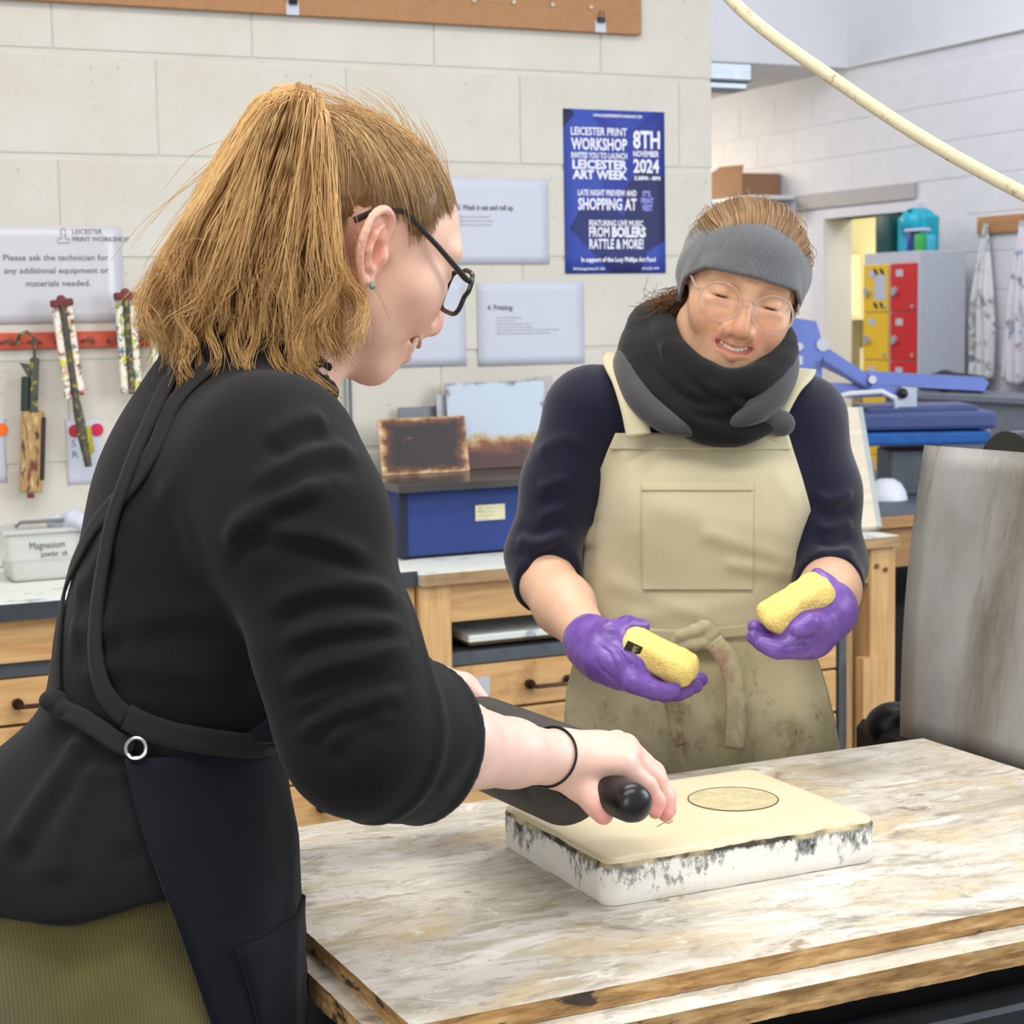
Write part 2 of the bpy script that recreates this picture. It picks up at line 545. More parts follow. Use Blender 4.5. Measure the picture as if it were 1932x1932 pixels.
# ------------------------------------------------------------------ materials of the room
def painted_block(name, base, tint):
    t = NT(name); t.set(rough=.62, spec=.35)
    n1 = t.noise(5, 4); n2 = t.noise(260, 3, .6); n3 = t.noise(70, 2, .5)
    c = t.ramp(n1, [(.3, base), (.7, tint)])
    c = t.mix(t.ramp(n3, [(.70, 0.0), (.76, .55)]), c, srgb(150, 146, 136))
    t.color(c)
    h = t.math('ADD', t.math('MULTIPLY', n2, .6), t.math('MULTIPLY', t.ramp(n3, [(.25, 0.0), (.36, 1.0)]), .6))
    t.bump(h, .28, .002); return t.m
MBLOCK = painted_block('white_painted_block', srgb(195, 189, 177), srgb(203, 200, 191))
MMORTAR = painted_block('white_painted_mortar', srgb(194, 190, 180), srgb(202, 199, 191))
MBLOCK2 = painted_block('white_painted_block_far', srgb(216, 215, 217), srgb(222, 221, 223))
MPLASTER = plain('white_plaster', srgb(224, 224, 226), .8, var=.02, scale=4)
MFLOOR = plain('grey_floor', srgb(120, 118, 116), .6, var=.12, scale=8)
MGREYTRIM = plain('grey_trim', srgb(176, 172, 170), .6, var=.04)

def struct(o): o['kind'] = 'structure'; return o
YW, XR = 4.08, 7.2
struct(MB().box2((-3.5, -2.5, -.05), (9.5, 15, 0)).build('floor', MFLOOR))
wb_ = struct(MB().box2((-2.5, YW-.0042, 0), (2.517, YW+.22, 3.9)).build('wall_back', MMORTAR))
def block_mesh(name, lx, lz, dep, mat):
    m = MB(); m.box((0, 0, 0), (lx, dep, lz), bevel=.0034, seg=2)
    bmesh.ops.recalc_face_normals(m.bm, faces=m.bm.faces)
    me = bpy.data.meshes.new(name); m.bm.to_mesh(me); m.bm.free(); me.materials.append(mat)
    return me
ZA, XJ = CAMH+.5906, .8477
full = block_mesh('block', .4485, .2140, .012, MBLOCK)
cache = {}
for r in range(-5, 6):                                   # courses; joint line r at ZA - r * .225
    zc = ZA-r*.225+.1125
    if zc > 3.2 or zc < .75: continue
    sh = 0.0 if r % 2 == 0 else .225
    for k in range(-5, 6):
        x0 = XJ+sh+k*.45; x1 = x0+.45
        if x0 > 2.50 or x1 < -.9: continue
        x1c = min(x1, 2.521); w = x1c-x0-.0015
        if x1c < x1:
            me = cache.setdefault(round(w, 3), block_mesh('block', w, .2140, .012, MBLOCK))
        else: me = full
        o = bpy.data.objects.new('block', me); COL.objects.link(o)
        o.location = (x0+.00075+w/2, YW-.001+random.uniform(-.0004, .0004), zc)
        o.parent = wb_
# right wall with a doorway
DY0, DY1, DZ = 9.25, 10.19, 2.06
wr = struct(MB().box2((XR, -2.5, 0), (XR+.2, DY0, 4.6)).box2((XR, DY1, 0), (XR+.2, 15, 4.6)).box2((XR, DY0, DZ), (XR+.2, DY1, 4.6)).build('wall_right', MBLOCK2))
bl2 = block_mesh('block_far', .012, .2190, .4485, MBLOCK2)   # turned: thickness along x, length along y
bl2.name = 'block'
zj = 2.231
for r in range(-6, 5):
    z0 = zj+r*.225
    if z0 < 1.0 or z0 > 2.95: continue
    for k in range(0, 16):
        y0 = 6.3+k*.45+(.225 if r % 2 else 0); y1 = y0+.45
        if y1 > 13.2: continue
        if y1 > DY0-.05 and y0 < DY1+.1 and z0 < DZ+.12: continue
        if z0+.225 > 3.005: continue
        o = bpy.data.objects.new('block', bl2); COL.objects.link(o); o.location = (XR+.001, y0+.225, z0+.1125); o.parent = wr
# lightwell upper wall, fascia and soffit at the far end
struct(MB().box2((XR-.03, -2.5, 3.015), (XR-.001, 9.93, 4.7)).build('trim_1', MPLASTER))
struct(MB().box2((2.0, 9.93, 3.015), (XR, 10.1, 4.7)).build('trim_2', MPLASTER))
struct(MB().box2((1.0, 10.1, 3.015), (XR, 15, 3.1)).build('ceiling', MPLASTER))
struct(MB().box2((0.0, 14.9, 0), (9.4, 15, 4.7)).build('wall_far', MPLASTER))
# door frame
df = empty('door_1', (XR, DY1, 0)); struct(df)
MB().box2((XR-.03, DY1, 0), (XR+.2, DY1+.14, DZ+.05)).build('jamb', plain('white_door_frame', srgb(214, 214, 222), .5, var=.02), df)
MB().box2((XR-.03, DY0-.06, DZ), (XR+.2, DY1, DZ+.05)).build('head', MATS['white_door_frame'], df)
MB().box2((XR-.03, DY0-.06, 0), (XR+.2, DY0, DZ)).build('jamb', MATS['white_door_frame'], df)
struct(MB().box2((XR-.022, 9.24, 2.135), (XR-.0075, 10.52, 2.235), bevel=.002).build('trim_3', MGREYTRIM))
# small room behind the doorway
MCREAM = plain('cream_wall', srgb(236, 230, 196), .8, var=.03)
struct(MB().box2((9.0, 8.0, 0), (9.1, 12.5, 3)).box2((7.4, 12.4, 0), (9.0, 12.5, 3)).box2((7.4, 8.0, 0), (9.0, 8.1, 3)).build('wall_store', MCREAM))
struct(MB().box2((7.4, 8.0, 2.6), (9.1, 12.5, 2.65)).build('ceiling_store', MPLASTER))
l = area_light('store_light', (8.2, 10.3, 2.58), (8.2, 10.3, 0), .8, .8, 95, (1.0, .95, .80))
sh_ = tag(empty('store_shelf', (8.85, 11.2, 0)), 'pale shelf unit seen through the doorway', 'shelf')
for z in (.45, .95, 1.38): MB().box2((8.5, 10.3, z), (8.99, 12.3, z+.04)).build('shelf_board', plain('pale_board', srgb(226, 216, 186), .6, var=.04), sh_)
for y in (10.3, 12.26): MB().box2((8.5, y, 0), (8.99, y+.04, 1.9)).build('upright', MATS['pale_board'], sh_)
for i, (y, w, h, c) in enumerate(((11.55, .22, .17, (222, 214, 196)), (11.25, .16, .12, (206, 196, 176)), (11.0, .2, .09, (228, 222, 206)), (10.78, .12, .2, (200, 60, 50)), (10.62, .1, .16, (70, 150, 70)))):
    o = MB().box2((8.62, y, .99), (8.85, y+w, .99+h), bevel=.006).build('carton', plain('carton_%d' % i, srgb(*c), .7))
    tag(o, ['cream carton on the store shelf, leftmost', 'low beige carton on the store shelf', 'flat white carton on the store shelf', 'red carton on the store shelf', 'green carton on the store shelf'][i], 'carton', 'cartons on the store shelf')
# ------------------------------------------------------------------ lettering (font curves turned into flat meshes)
def text_mesh(name, txt, size, mat, M, parent, width=None, align='LEFT', bold=0.0, squash=1.0, depth=.0001):
    """M: 4x4 with x = reading direction, y = up, z = out of the sheet"""
    cu = bpy.data.curves.new(name, 'FONT'); cu.body = txt; cu.size = size; cu.align_x = align; cu.offset = bold; cu.extrude = depth; cu.resolution_u = 2
    cu.space_line = 1.15
    ob = bpy.data.objects.new(name, cu); COL.objects.link(ob)
    dg = bpy.context.evaluated_depsgraph_get()
    me = bpy.data.meshes.new_from_object(ob.evaluated_get(dg))
    bpy.data.objects.remove(ob, do_unlink=True); bpy.data.curves.remove(cu)
    n = len(me.vertices); co = np.zeros(n*3, np.float32); me.vertices.foreach_get('co', co); co = co.reshape(-1, 3)
    sx = squash
    if width is not None and n:
        sx = width/max(co[:, 0].max()-co[:, 0].min(), 1e-6)
        if align == 'LEFT': co[:, 0] -= co[:, 0].min()
    co[:, 0] *= sx
    Mm = np.array(M); co = co@Mm[:3, :3].T+Mm[:3, 3]
    me.vertices.foreach_set('co', co.astype(np.float32).ravel()); me.update()
    me.name = name; me.materials.clear(); me.materials.append(mat)
    o = bpy.data.objects.new(name, me); COL.objects.link(o)
    if parent is not None: attach(o, parent)
    return o
def wallM(x, z, y=None):
    """sheet on the back wall facing the room: reading direction +x"""
    y = YW-.0085 if y is None else y
    return ((1, 0, 0, x), (0, 0, -1, y), (0, 1, 0, z), (0, 0, 0, 1))
MINK = plain('grey_ink', srgb(96, 98, 104), .6, var=.05)
MINKL = plain('light_grey_ink', srgb(168, 168, 176), .6, var=.05)
MWHITEINK = plain('white_ink', srgb(226, 226, 238), .6, var=.03)
MLILACINK = plain('lilac_ink', srgb(150, 158, 240), .6, var=.03)
# ------------------------------------------------------------------ things on and before the back wall
YF = YW-.0072                                            # face of the blocks
MPAPER = plain('white_paper', srgb(190, 193, 206), .6, var=.015, scale=6)
MLAMINATE = plain('laminated_paper', srgb(194, 194, 200), .4, var=.015, scale=6, coat=.3)
MCARD = plain('brown_hardboard', srgb(164, 120, 80), .75, var=.05, scale=40)
MBLACKMETAL = plain('black_metal', srgb(24, 24, 26), .4, .6)
def paper(name, x0, z0, x1, z1, mat, label, cat, tilt=0.0, t=.0012, bow=.003):
    """sheet of paper taped to the wall, very slightly bowed"""
    nx, nz = 10, 10
    G = np.zeros((nz, nx, 3))
    for i, v in enumerate(np.linspace(0, 1, nz)):
        for j, u in enumerate(np.linspace(0, 1, nx)):
            x = x0+(x1-x0)*u; z = z1+(z0-z1)*v
            G[i, j] = (x+(v-.5)*tilt*(z1-z0), YF-.0012-bow*max(0, v-.6)**2*2, z-(u-.5)*tilt*(x1-x0))
    o = sheet(G, t, mat, name, None, smooth=False); tag(o, label, cat); return o
# pin board at the top
pb = tag(empty('pin_board', (1.5, YF-.01, 2.143)), 'long brown hardboard strip along the top of the wall', 'board')
MB().box2((-.6, YF-.020, 2.143), (2.305, YF-.002, 2.50), bevel=.002).build('board', MCARD, pb)
for x in np.arange(1.32, 2.25, .105):
    q = pY(690+ (x-1.32)*560, 10, YF)
    MB().ball((x, YF-.022, 2.200+random.uniform(-.003, .003)), .006, 8).cyl((x, YF-.02, 2.2), (x, YF-.018, 2.2), .003, n=6).build('push_pin', plain('clear_pin', srgb(206, 196, 176), .25), pb, True)
MB().tube([(x, YF-.0205, 2.2025) for x in np.linspace(1.2, 2.3, 12)], .0009, 5).build('string', plain('string', srgb(180, 150, 120), .8), pb)
for i, (px_, py) in enumerate(((552, 12), (1133, 46))):
    p = pY(px_, py, YF-.02)
    r = tag(empty('binder_clip', tuple(p)), ['black clip with white tag on the board above the ponytail', 'black clip with white tag at the right end of the board'][i], 'clip', 'clips on the pin board')
    MB().box((p[0], YF-.0195, p[2]-.004), (.030, .002, .030)).build('tag', MPAPER, r)
    MB().prism([(p[0]-.010, YF-.021, p[2]+.004), (p[0]+.010, YF-.021, p[2]+.004), (p[0]+.008, YF-.021, p[2]+.016), (p[0]-.008, YF-.021, p[2]+.016)], (0, -.008, 0)).tube([(p[0]-.006, YF-.026, p[2]+.014), (p[0]-.006, YF-.026, p[2]+.03), (p[0]+.006, YF-.026, p[2]+.03), (p[0]+.006, YF-.026, p[2]+.014)], .0012, 6).build('jaw', MBLACKMETAL, r)

# poster
def poster():
    t = NT('poster_print'); t.set(rough=.6, spec=.25)
    v = t.mapping((1, 1, 1), 'Object')
    n = t.n('ShaderNodeTexVoronoi', feature='F1'); n.inputs['Scale'].default_value = 6.5; n.inputs['Randomness'].default_value = 1.0
    t.l(v, n.inputs['Vector'])
    sp = t.n('ShaderNodeSeparateColor'); t.l(n.outputs['Color'], sp.inputs[0])
    t.color(t.ramp(sp.outputs[0], [(.0, srgb(46, 48, 84)), (.34, srgb(48, 52, 98)), (.42, srgb(48, 60, 140)), (.75, srgb(54, 70, 156)), (1.0, srgb(60, 84, 168))]))
    o = paper('poster', 2.090, 1.554, 2.378, 1.958, t.m, 'blue poster with white lettering, launching an art week', 'poster')
    w, h = .288, .404
    def T(txt, u, v_, wd, sz, mat=MWHITEINK, b=.0006):
        text_mesh('lettering', txt, sz, mat, wallM(2.090+u*w, 1.554+v_*h, YF-.0030), o, wd*w, bold=b)
    T('WWW.LEICESTERPRINTWORKSHOP.COM', .29, .957, .48, .010, b=.0003)
    T('LEICESTER PRINT', .07, .845, .55, .027); T('WORKSHOP', .07, .757, .55, .040, b=.0012); T('INVITES YOU TO LAUNCH', .07, .705, .55, .020); T('LEICESTER', .08, .642, .54, .030, b=.0012); T('ART WEEK', .08, .580, .54, .030, b=.0012)
    T('8TH', .68, .775, .27, .060, b=.0018); T('NOVEMBER', .68, .722, .26, .020); T('2024', .68, .625, .26, .046, b=.0014); T('5.30PM - 8PM', .69, .578, .26, .013)
    T('LATE NIGHT PREVIEW AND', .13, .478, .58, .020); T('SHOPPING AT', .13, .392, .58, .040, b=.0012)
    T("IT'S", .77, .475, .08, .020, MLILACINK); T('PRINT', .755, .432, .125, .020, MLILACINK); T('FEST', .77, .388, .10, .020, MLILACINK)
    T('FEATURING LIVE MUSIC', .235, .292, .54, .020); T('FROM', .235, .226, .20, .034, b=.001); T('BOILERS', .46, .226, .34, .034, b=.0016); T('RATTLE & MORE!', .235, .153, .54, .034, b=.001)
    T('In support of the Lucy Phillips Art Fund', .155, .072, .74, .016, b=.0005); T('50 St George Street LE1 1QG', .075, .022, .31, .009, b=.0002); T('0116 251 4174', .76, .022, .17, .009, b=.0002)
poster()
# instruction sheets
s1 = paper('notice_sheet', 1.749, 1.578, 2.046, 1.785, MPAPER, 'white sheet about washing out and rolling up, upper of the taped pages', 'sheet')
text_mesh('lettering', '3. Wash it out and roll up.', .0185, MINK, wallM(1.80, 1.7085, YF-.003), s1, .150, bold=.0003)
text_mesh('lettering', '- Remove the printing ink\n- Roll up with noir a monter\n- Dust the stone with talc', .0085, MINKL, wallM(1.80, 1.690, YF-.003), s1)
s2 = paper('notice_sheet', 1.847, 1.331, 2.141, 1.534, MPAPER, 'white sheet headed 4. Printing beside the kneeling plates, lower right of the taped pages', 'sheet')
s2['label'] = 'white sheet headed 4. Printing, lower right of the taped pages'
text_mesh('lettering', '4. Printing:', .0185, MINK, wallM(1.874, 1.4665, YF-.003), s2, .070, bold=.0002)
text_mesh('lettering', '- Set up the printing press\n- Prepare your ink\n- Damp, ink and roll up the stone x 3\n- Place paper on stone with support\n- Print keep the stone damp at all times to protect the drawing\n- Make a proof on newsprint until stone fully inked up', .0068, MINKL, wallM(1.895, 1.446, YF-.003), s2)
s3 = paper('notice_sheet', 1.520, 1.334, 1.816, 1.541, MPAPER, 'white sheet half hidden behind the glasses, lower left of the taped pages', 'sheet')
s4 = paper('notice_sheet', .60, 1.453, .982, 1.664, MLAMINATE, 'laminated notice asking people to speak to the technician', 'notice')
text_mesh('lettering', 'LEICESTER\nPRINT WORKSHOP', .0145, MINK, wallM(.872, 1.648, YF-.003), s4)
text_mesh('lettering', 'Please ask the technician for', .0185, MINK, wallM(.722, 1.590, YF-.003), s4, .228)
text_mesh('lettering', 'any additional equipment or', .0185, MINK, wallM(.722, 1.562, YF-.003), s4, .228)
text_mesh('lettering', 'materials needed.', .0185, MINK, wallM(.768, 1.534, YF-.003), s4, .140)
m = MB(); bx = .853; m.tube([(bx-.013, YF-.0032, 1.628), (bx-.013, YF-.0032, 1.636), (bx-.004, YF-.0032, 1.638), (bx-.004, YF-.0032, 1.648), (bx-.006, YF-.0032, 1.655), (bx, YF-.0032, 1.660), (bx+.006, YF-.0032, 1.655), (bx+.004, YF-.0032, 1.648), (bx+.004, YF-.0032, 1.638), (bx+.013, YF-.0032, 1.636), (bx+.013, YF-.0032, 1.628)], .0006, 5, closed=True)
m.build('logo', MINK, s4)

# tool rail with rollers and squeegees
rail = tag(empty('tool_rail', (.9, YF-.012, 1.415)), 'red metal tool rail with spring clips on the white wall', 'rail')
MRED = plain('red_enamel', srgb(196, 84, 62), .5, .1, .12, 60)
MB().box2((.35, YF-.012, 1.397), (1.20, YF, 1.434), bevel=.003).build('rail_bar', MRED, rail)
for x in np.arange(.72, 1.2, .058):
    MB().tube([(x-.012, YF-.014, 1.412), (x-.010, YF-.024, 1.414), (x, YF-.030, 1.418), (x+.010, YF-.024, 1.414), (x+.012, YF-.014, 1.412)], .0035, 6).build('spring_clip', plain('dull_clip', srgb(120, 100, 92), .4, .7), rail, True)
def inky(name, base, cols, sc=38, thr=.5, stretch=(1, 1, 1)):
    t = NT(name); t.set(rough=.6)
    c = base
    for i, cc in enumerate(cols):
        c = t.mix(t.ramp(t.noise(sc*(1+.3*i), 4, .6, t.mapping(stretch, loc=(i*3.1, i*1.7, i*2.3))), [(thr, 0.0), (thr+.08, 1.0)]), c, cc)
    t.color(c); return t.m
MSQ1 = inky('inky_blade', srgb(232, 226, 214), [srgb(120, 48, 50), srgb(60, 40, 40), srgb(206, 206, 60), srgb(210, 150, 150)], 34, .54)
MSQ2 = inky('inky_blade_green', srgb(226, 224, 206), [srgb(200, 208, 60), srgb(120, 150, 60), srgb(170, 90, 90), srgb(70, 100, 150)], 34, .56)
MSQ3 = inky('inky_blade_pale', srgb(222, 226, 204), [srgb(206, 212, 120), srgb(96, 140, 190), srgb(160, 170, 100)], 34, .56)
MINKMETAL = inky('inky_metal', srgb(70, 70, 62), [srgb(110, 80, 50), srgb(40, 60, 52), srgb(150, 140, 60)], 46, .55)
MINKWOOD = inky('inky_wood', srgb(168, 134, 84), [srgb(110, 54, 46), srgb(70, 46, 40), srgb(196, 170, 118)], 26, .55, (3, 3, .8))
def hang(px0, py0, px1, py1, Y):                          # frame along the tool from its top to its bottom
    a = pY(px0, py0, Y); b = pY(px1, py1, Y); d = b-a; L = np.linalg.norm(d); d /= L
    s = np.array([d[2], 0, -d[0]])*-1
    if s[0] < 0: s = -s
    return a, d, s, L
def squeegee(px0, py0, px1, py1, w, mat, label, handle=None):
    a, d, s, L = hang(px0, py0, px1, py1, YF-.045)
    r = tag(empty('ink_roller', tuple(a)), label, 'ink roller', 'tools on the red rail')
    n = np.array([0, -1.0, 0])
    def Q(u, v, o=0): return a+d*u*L+s*v+n*o
    M = Matrix((s, n, d)).transposed()
    for k in (-1, 1):
        MB().box(Q(.5, k*w*.30), (w*.36, .012, L), M, .003, 1).build('blade', mat, r)
    MB().box(Q(.5, 0, .004), (w*.26, .016, L*1.02), M, .003, 1).build('bar', MINKMETAL, r)
    MB().box(Q(-.02, 0, .004), (w*1.05, .02, .016), M, .003, 1).ball(Q(-.05, 0, .004), .011, 10).build('end_cap', plain('dark_red_cap', srgb(110, 40, 42), .5), r)
    if handle:
        b = pY(*handle, YF-.045); q = Q(1.0, 0, .004)
        MB().tube([Q(.9, 0, .004), q+(b-q)*.15, q+(b-q)*.5, b], [.006, .010, .012, .008], 10).build('handle', MINKMETAL, r, True)
        c = q+(b-q)*.62; MB().box(c+s*.012, (.014, .02, .06), M, .004, 1).build('grip', plain('yellow_inked_grip', srgb(170, 160, 40), .5, var=.3, scale=60), r)
squeegee(116, 575, 142, 752, .046, MSQ1, 'long ink roller with red and yellow stains and a yellow grip', (167, 880))
squeegee(236, 562, 248, 742, .048, MSQ2, 'ink roller with lime green stains, hung beside the ponytail')
squeegee(300, 565, 306, 690, .048, MSQ3, 'pale ink roller behind the ends of the ponytail')
# scraper with hook and wooden blade
a, d, s, L = hang(66, 636, 58, 935, YF-.035)
r = tag(empty('wooden_scraper', tuple(a)), 'wooden scraper with steel hook and dark ink streaks, hung from the rail', 'scraper', 'tools on the red rail')
n = np.array([0, -1.0, 0]); M = Matrix((s, n, d)).transposed()
MB().tube([pY(32, 650, YF-.02), pY(36, 632, YF-.03), pY(50, 626, YF-.035), pY(64, 636, YF-.035), pY(66, 690, YF-.035)], .004, 8).build('hook', MINKMETAL, r, True)
MB().prism([pY(36, 684, YF-.03), pY(72, 690, YF-.03), pY(70, 730, YF-.03), pY(56, 716, YF-.03)], (0, -.012, 0)).box(a+d*L*.30+n*.004, (.018, .014, L*.34), M, .002, 1).build('clamp', MINKMETAL, r)
MB().box(a+d*L*.36-s*.018, (.016, .016, L*.22), M, .003, 1).build('dark_bar', plain('green_black_bar', srgb(34, 48, 42), .5), r)
MB().box(a+d*L*.72+s*.000, (.048, .014, L*.52), M, .003, 1).build('blade', MINKWOOD, r)
MB().box(a+d*L*.70+s*.022+n*.003, (.010, .014, L*.40), M, .002, 1).build('edge_strip', plain('black_ink_strip', srgb(46, 32, 32), .5), r)
MB().cyl(a+d*L*.985-s*.0, a+d*L*1.015, .008, n=10).build('knob', plain('dark_red_cap', srgb(110, 40, 42), .5), r)
# small tags with coloured dots
for i, (x0, y0, x1, y1, dots) in enumerate(((128, 790, 190, 915, ((142, 813, (176, 24, 44)), (183, 811, (196, 20, 74)))), (-40, 790, 8, 912, ((2, 811, (240, 110, 30)),)))):
    a = pY(x0, y1, YF); b = pY(x1, y0, YF)
    o = paper('tool_tag', a[0], a[2], b[0], b[2], MPAPER, ['white paper tag with two red dots below the long ink roller', 'white paper tag with an orange dot at the left edge'][i], 'tag', bow=0)
    for dx, dy, c in dots:
        p = pY(dx, dy, YF-.004); MB().cyl(p, p+np.array([0, .0008, 0]), .0145, n=20).build('dot', plain('dot_%d_%d' % (dx, c[1]), srgb(*c), .6), o)
    if i == 0: text_mesh('lettering', 'S\nR', .022, plain('blue_pen', srgb(110, 120, 170), .6), wallM(a[0]+.012, a[2]+.085, YF-.0025), o, .014)
# conduit beside the sheets
o = MB().box2((1.497, YF-.016, 1.10), (1.503, YF, 1.46)).box2((1.512, YF-.01, 1.10), (1.514, YF, 1.46)).build('trunking', plain('grey_trunking', srgb(150, 155, 158), .5)); tag(o, 'thin grey vertical trunking strip below the chin', 'trunking')

# ------------------------------------------------------------------ benches and drawer cabinets
MWOODX = wood('pine_x', srgb(186, 140, 86), srgb(222, 182, 126), 'X', 5)
MWOODZ = wood('pine_z', srgb(190, 144, 88), srgb(226, 186, 130), 'Z', 5)
MWOODD = wood('drawer_front', srgb(196, 148, 90), srgb(226, 184, 128), 'X', 4, stain=srgb(150, 104, 60))
MTOPWHITE = inky('stained_white_top', srgb(222, 226, 220), [srgb(196, 206, 204), srgb(160, 170, 176)], 14, .60)
MDARKEDGE = plain('dark_slate_edge', srgb(58, 64, 70), .5, var=.1)
MGREYSTEEL = plain('grey_steel_frame', srgb(92, 98, 104), .45, .3, .08)
MDARK = plain('dark_interior', srgb(26, 24, 22), .9, var=.1)
MBRONZE = plain('dark_bronze', srgb(74, 52, 46), .4, .8, .1)
MPLY = wood('bench_ply', srgb(150, 118, 80), srgb(188, 158, 116), 'X', 5, stain=srgb(90, 76, 62))
def bench(name, x0, x1, y0, y1, z, label, topmat, edgemat, th=.034):
    r = tag(empty(name, ((x0+x1)/2, y1, 0)), label, 'workbench')
    MB().box2((x0, y0, z-th), (x1, y1, z), bevel=.002).build('bench_top', topmat, r)
    MB().box2((x0, y0-.004, z-th), (x1, y0-.0002, z-.001)).build('front_edge', edgemat, r)
    MB().box2((x0+.03, y0+.02, z-th-.085), (x1-.03, y0+.045, z-th)).build('front_rail', MWOODX, r)
    for lx in (x0+.0, x1-.075):
        for ly in (y0+.012, y1-.09): MB().box2((lx, ly, 0), (lx+.075, ly+.075, z-th), bevel=.003).build('leg', MWOODZ, r)
    return r
B1 = bench('workbench', -.6, 1.452, 3.535, YF-.002, .920, 'workbench with white top and dark slate front edge at the left', MTOPWHITE, MDARKEDGE)
B2_ = bench('workbench', 1.456, 2.700, 3.525, YF-.002, .912, 'pine workbench with stained pale top carrying the blue chest', MTOPWHITE, MPLY, .026)
MB().box2((2.60, 3.53, .12), (2.66, 3.56, .62)).build('brace', MWOODZ, B2_)
for dx, dz in ((2.642, .84), (2.668, .83), (2.642, .22), (2.668, .27)): MB().cyl((dx, 3.5385, dz), (dx, 3.533, dz), .006, n=10).build('screw_plug', plain('dark_plug', srgb(110, 76, 44), .7), B2_)
MB().box2((2.630, 3.5355, .53), (2.648, 3.5375, .60)).build('sticker', MPAPER, B2_)
MB().box2((1.60, 3.60, .735), (2.55, 4.02, .747)).build('under_shelf', MPLY, B2_)
def pull(mb, x0, x1, y, z):
    for x in (x0, x1): mb.cyl((x, y, z), (x, y-.012, z), .011, n=14).cyl((x, y-.012, z), (x, y-.022, z), .006, n=10)
    mb.tube([(x0, y-.022, z-.001), (x0+.006, y-.030, z-.002), ((x0+x1)/2, y-.032, z-.002), (x1-.006, y-.030, z-.002), (x1, y-.022, z-.001)], .0048, 8)
    return mb
def chest(name, x0, x1, y0, y1, ztop, pitch, n, label, pulls, labels=()):
    r = tag(empty(name, ((x0+x1)/2, y1, 0)), label, 'drawer cabinet', 'plan chests under the benches')
    MB().box2((x0+.012, y0+.02, .02), (x1-.012, y1, ztop-.01)).build('carcass', MDARK, r)
    for x in (x0, x1-.022): MB().box2((x, y0, 0), (x+.022, y0+.05, ztop)).build('frame_post', MGREYSTEEL, r)
    MB().box2((x0, y0, ztop), (x1, y1, ztop+.028)).build('frame_top', MGREYSTEEL, r)
    for k in range(n):
        z1 = ztop-.004-k*pitch; z0 = z1-pitch+.006
        d = MB().box2((x0+.028, y0+.002, z0), (x1-.028, y0+.03, z1), bevel=.002).build('drawer', MWOODD, r)
        for a, b in pulls: pull(MB(), a, b, y0+.002, (z0+z1)/2-.004).build('handle', MBRONZE, d, True)
        for lx in labels:
            if k == 0: MB().box2((lx, y0-.0005, (z0+z1)/2-.02), (lx+.040, y0+.0018, (z0+z1)/2+.022)).build('card', MPAPER, d)
    return r
c0 = pY(862, 1250, 3.57); c1_ = pY(998, 1246, 3.57); c2_ = pY(1078, 1240, 3.57)
chest('plan_chest', c0[0]-.05, 2.58, 3.57, 4.05, .700, .1060, 6, 'grey framed plan chest with wooden drawers under the pine bench', [(c1_[0], c1_[0]+.095), (c1_[0]+.46, c1_[0]+.555)], [pY(892, 1250, 3.57)[0]])
chest('plan_chest', .10, 1.36, 3.57, 4.05, .770, .0960, 7, 'wooden drawer cabinet under the white topped bench, behind the dark apron', [(.62, .715), (1.235, 1.33)], [])
MB().box2((.3, 3.60, .80), (1.30, 4.0, .808)).build('under_shelf', MPLY, B1)
for i in range(3):
    o = MB().box2((.35+.02*i, 3.585+.01*i, .8095+i*.0045), (1.25-.03*i, 3.98, .8132+i*.0045)).build('paper_stack', MPAPER); tag(o, ['bottom sheet of the papers under the left bench', 'middle sheet of the papers under the left bench', 'top sheet of the papers under the left bench'][i], 'sheet', 'papers under the left bench')
o = MB().box2((1.58, 3.56, .7485), (2.5, 4.0, .764), bevel=.002).build('stained_board', MTOPWHITE); tag(o, 'stained pale board lying on the shelf under the pine bench', 'board')

# plastic tub on the left bench
tubc = pz(60, 1078, .92); tx, ty = tubc[0]+.0, 3.86
tr = tag(empty('plastic_tub', (tx, ty, .92)), 'clear plastic tub of white powder with lid and rag, on the left bench', 'tub')
def tub_mat():
    t = NT('cloudy_plastic'); t.set(rough=.22, trans=.55, ior=1.35, spec=.5); t.color(srgb(236, 238, 236)); return t.m
MTUB = tub_mat()
m = MB(); m.prism([(tx-.085, ty-.06, .9215), (tx+.085, ty-.06, .9215), (tx+.085, ty+.06, .9215), (tx-.085, ty+.06, .9215)], (0, 0, .0))
m.bm.clear()
def frus(m, x, y, z0, z1, a0, b0, a1, b1):
    A = [m.bm.verts.new((x+sx*a0, y+sy*b0, z0)) for sx, sy in ((-1, -1), (1, -1), (1, 1), (-1, 1))]; B = [m.bm.verts.new((x+sx*a1, y+sy*b1, z1)) for sx, sy in ((-1, -1), (1, -1), (1, 1), (-1, 1))]
    m.bm.faces.new(A[::-1]); m.bm.faces.new(B)
    for i in range(4): m.bm.faces.new((A[i], A[(i+1) % 4], B[(i+1) % 4], B[i]))
    es = [e for v in A+B for e in v.link_edges]; bmesh.ops.bevel(m.bm, geom=list(set(es)), offset=.010, segments=3, affect='EDGES', profile=.5)
m = MB(); frus(m, tx, ty, .9205, 1.020, .070, .050, .084, .062); m.build('tub_body', MTUB, tr, True)
m = MB(); frus(m, tx, ty, .9235, .962, .066, .046, .071, .051); m.build('powder', inky('white_powder', srgb(232, 232, 222), [srgb(206, 214, 140)], 26, .60), tr, True)
MB().box((tx, ty, 1.026), (.182, .138, .010), None, .004, 2).build('lid', MTUB, tr, True)
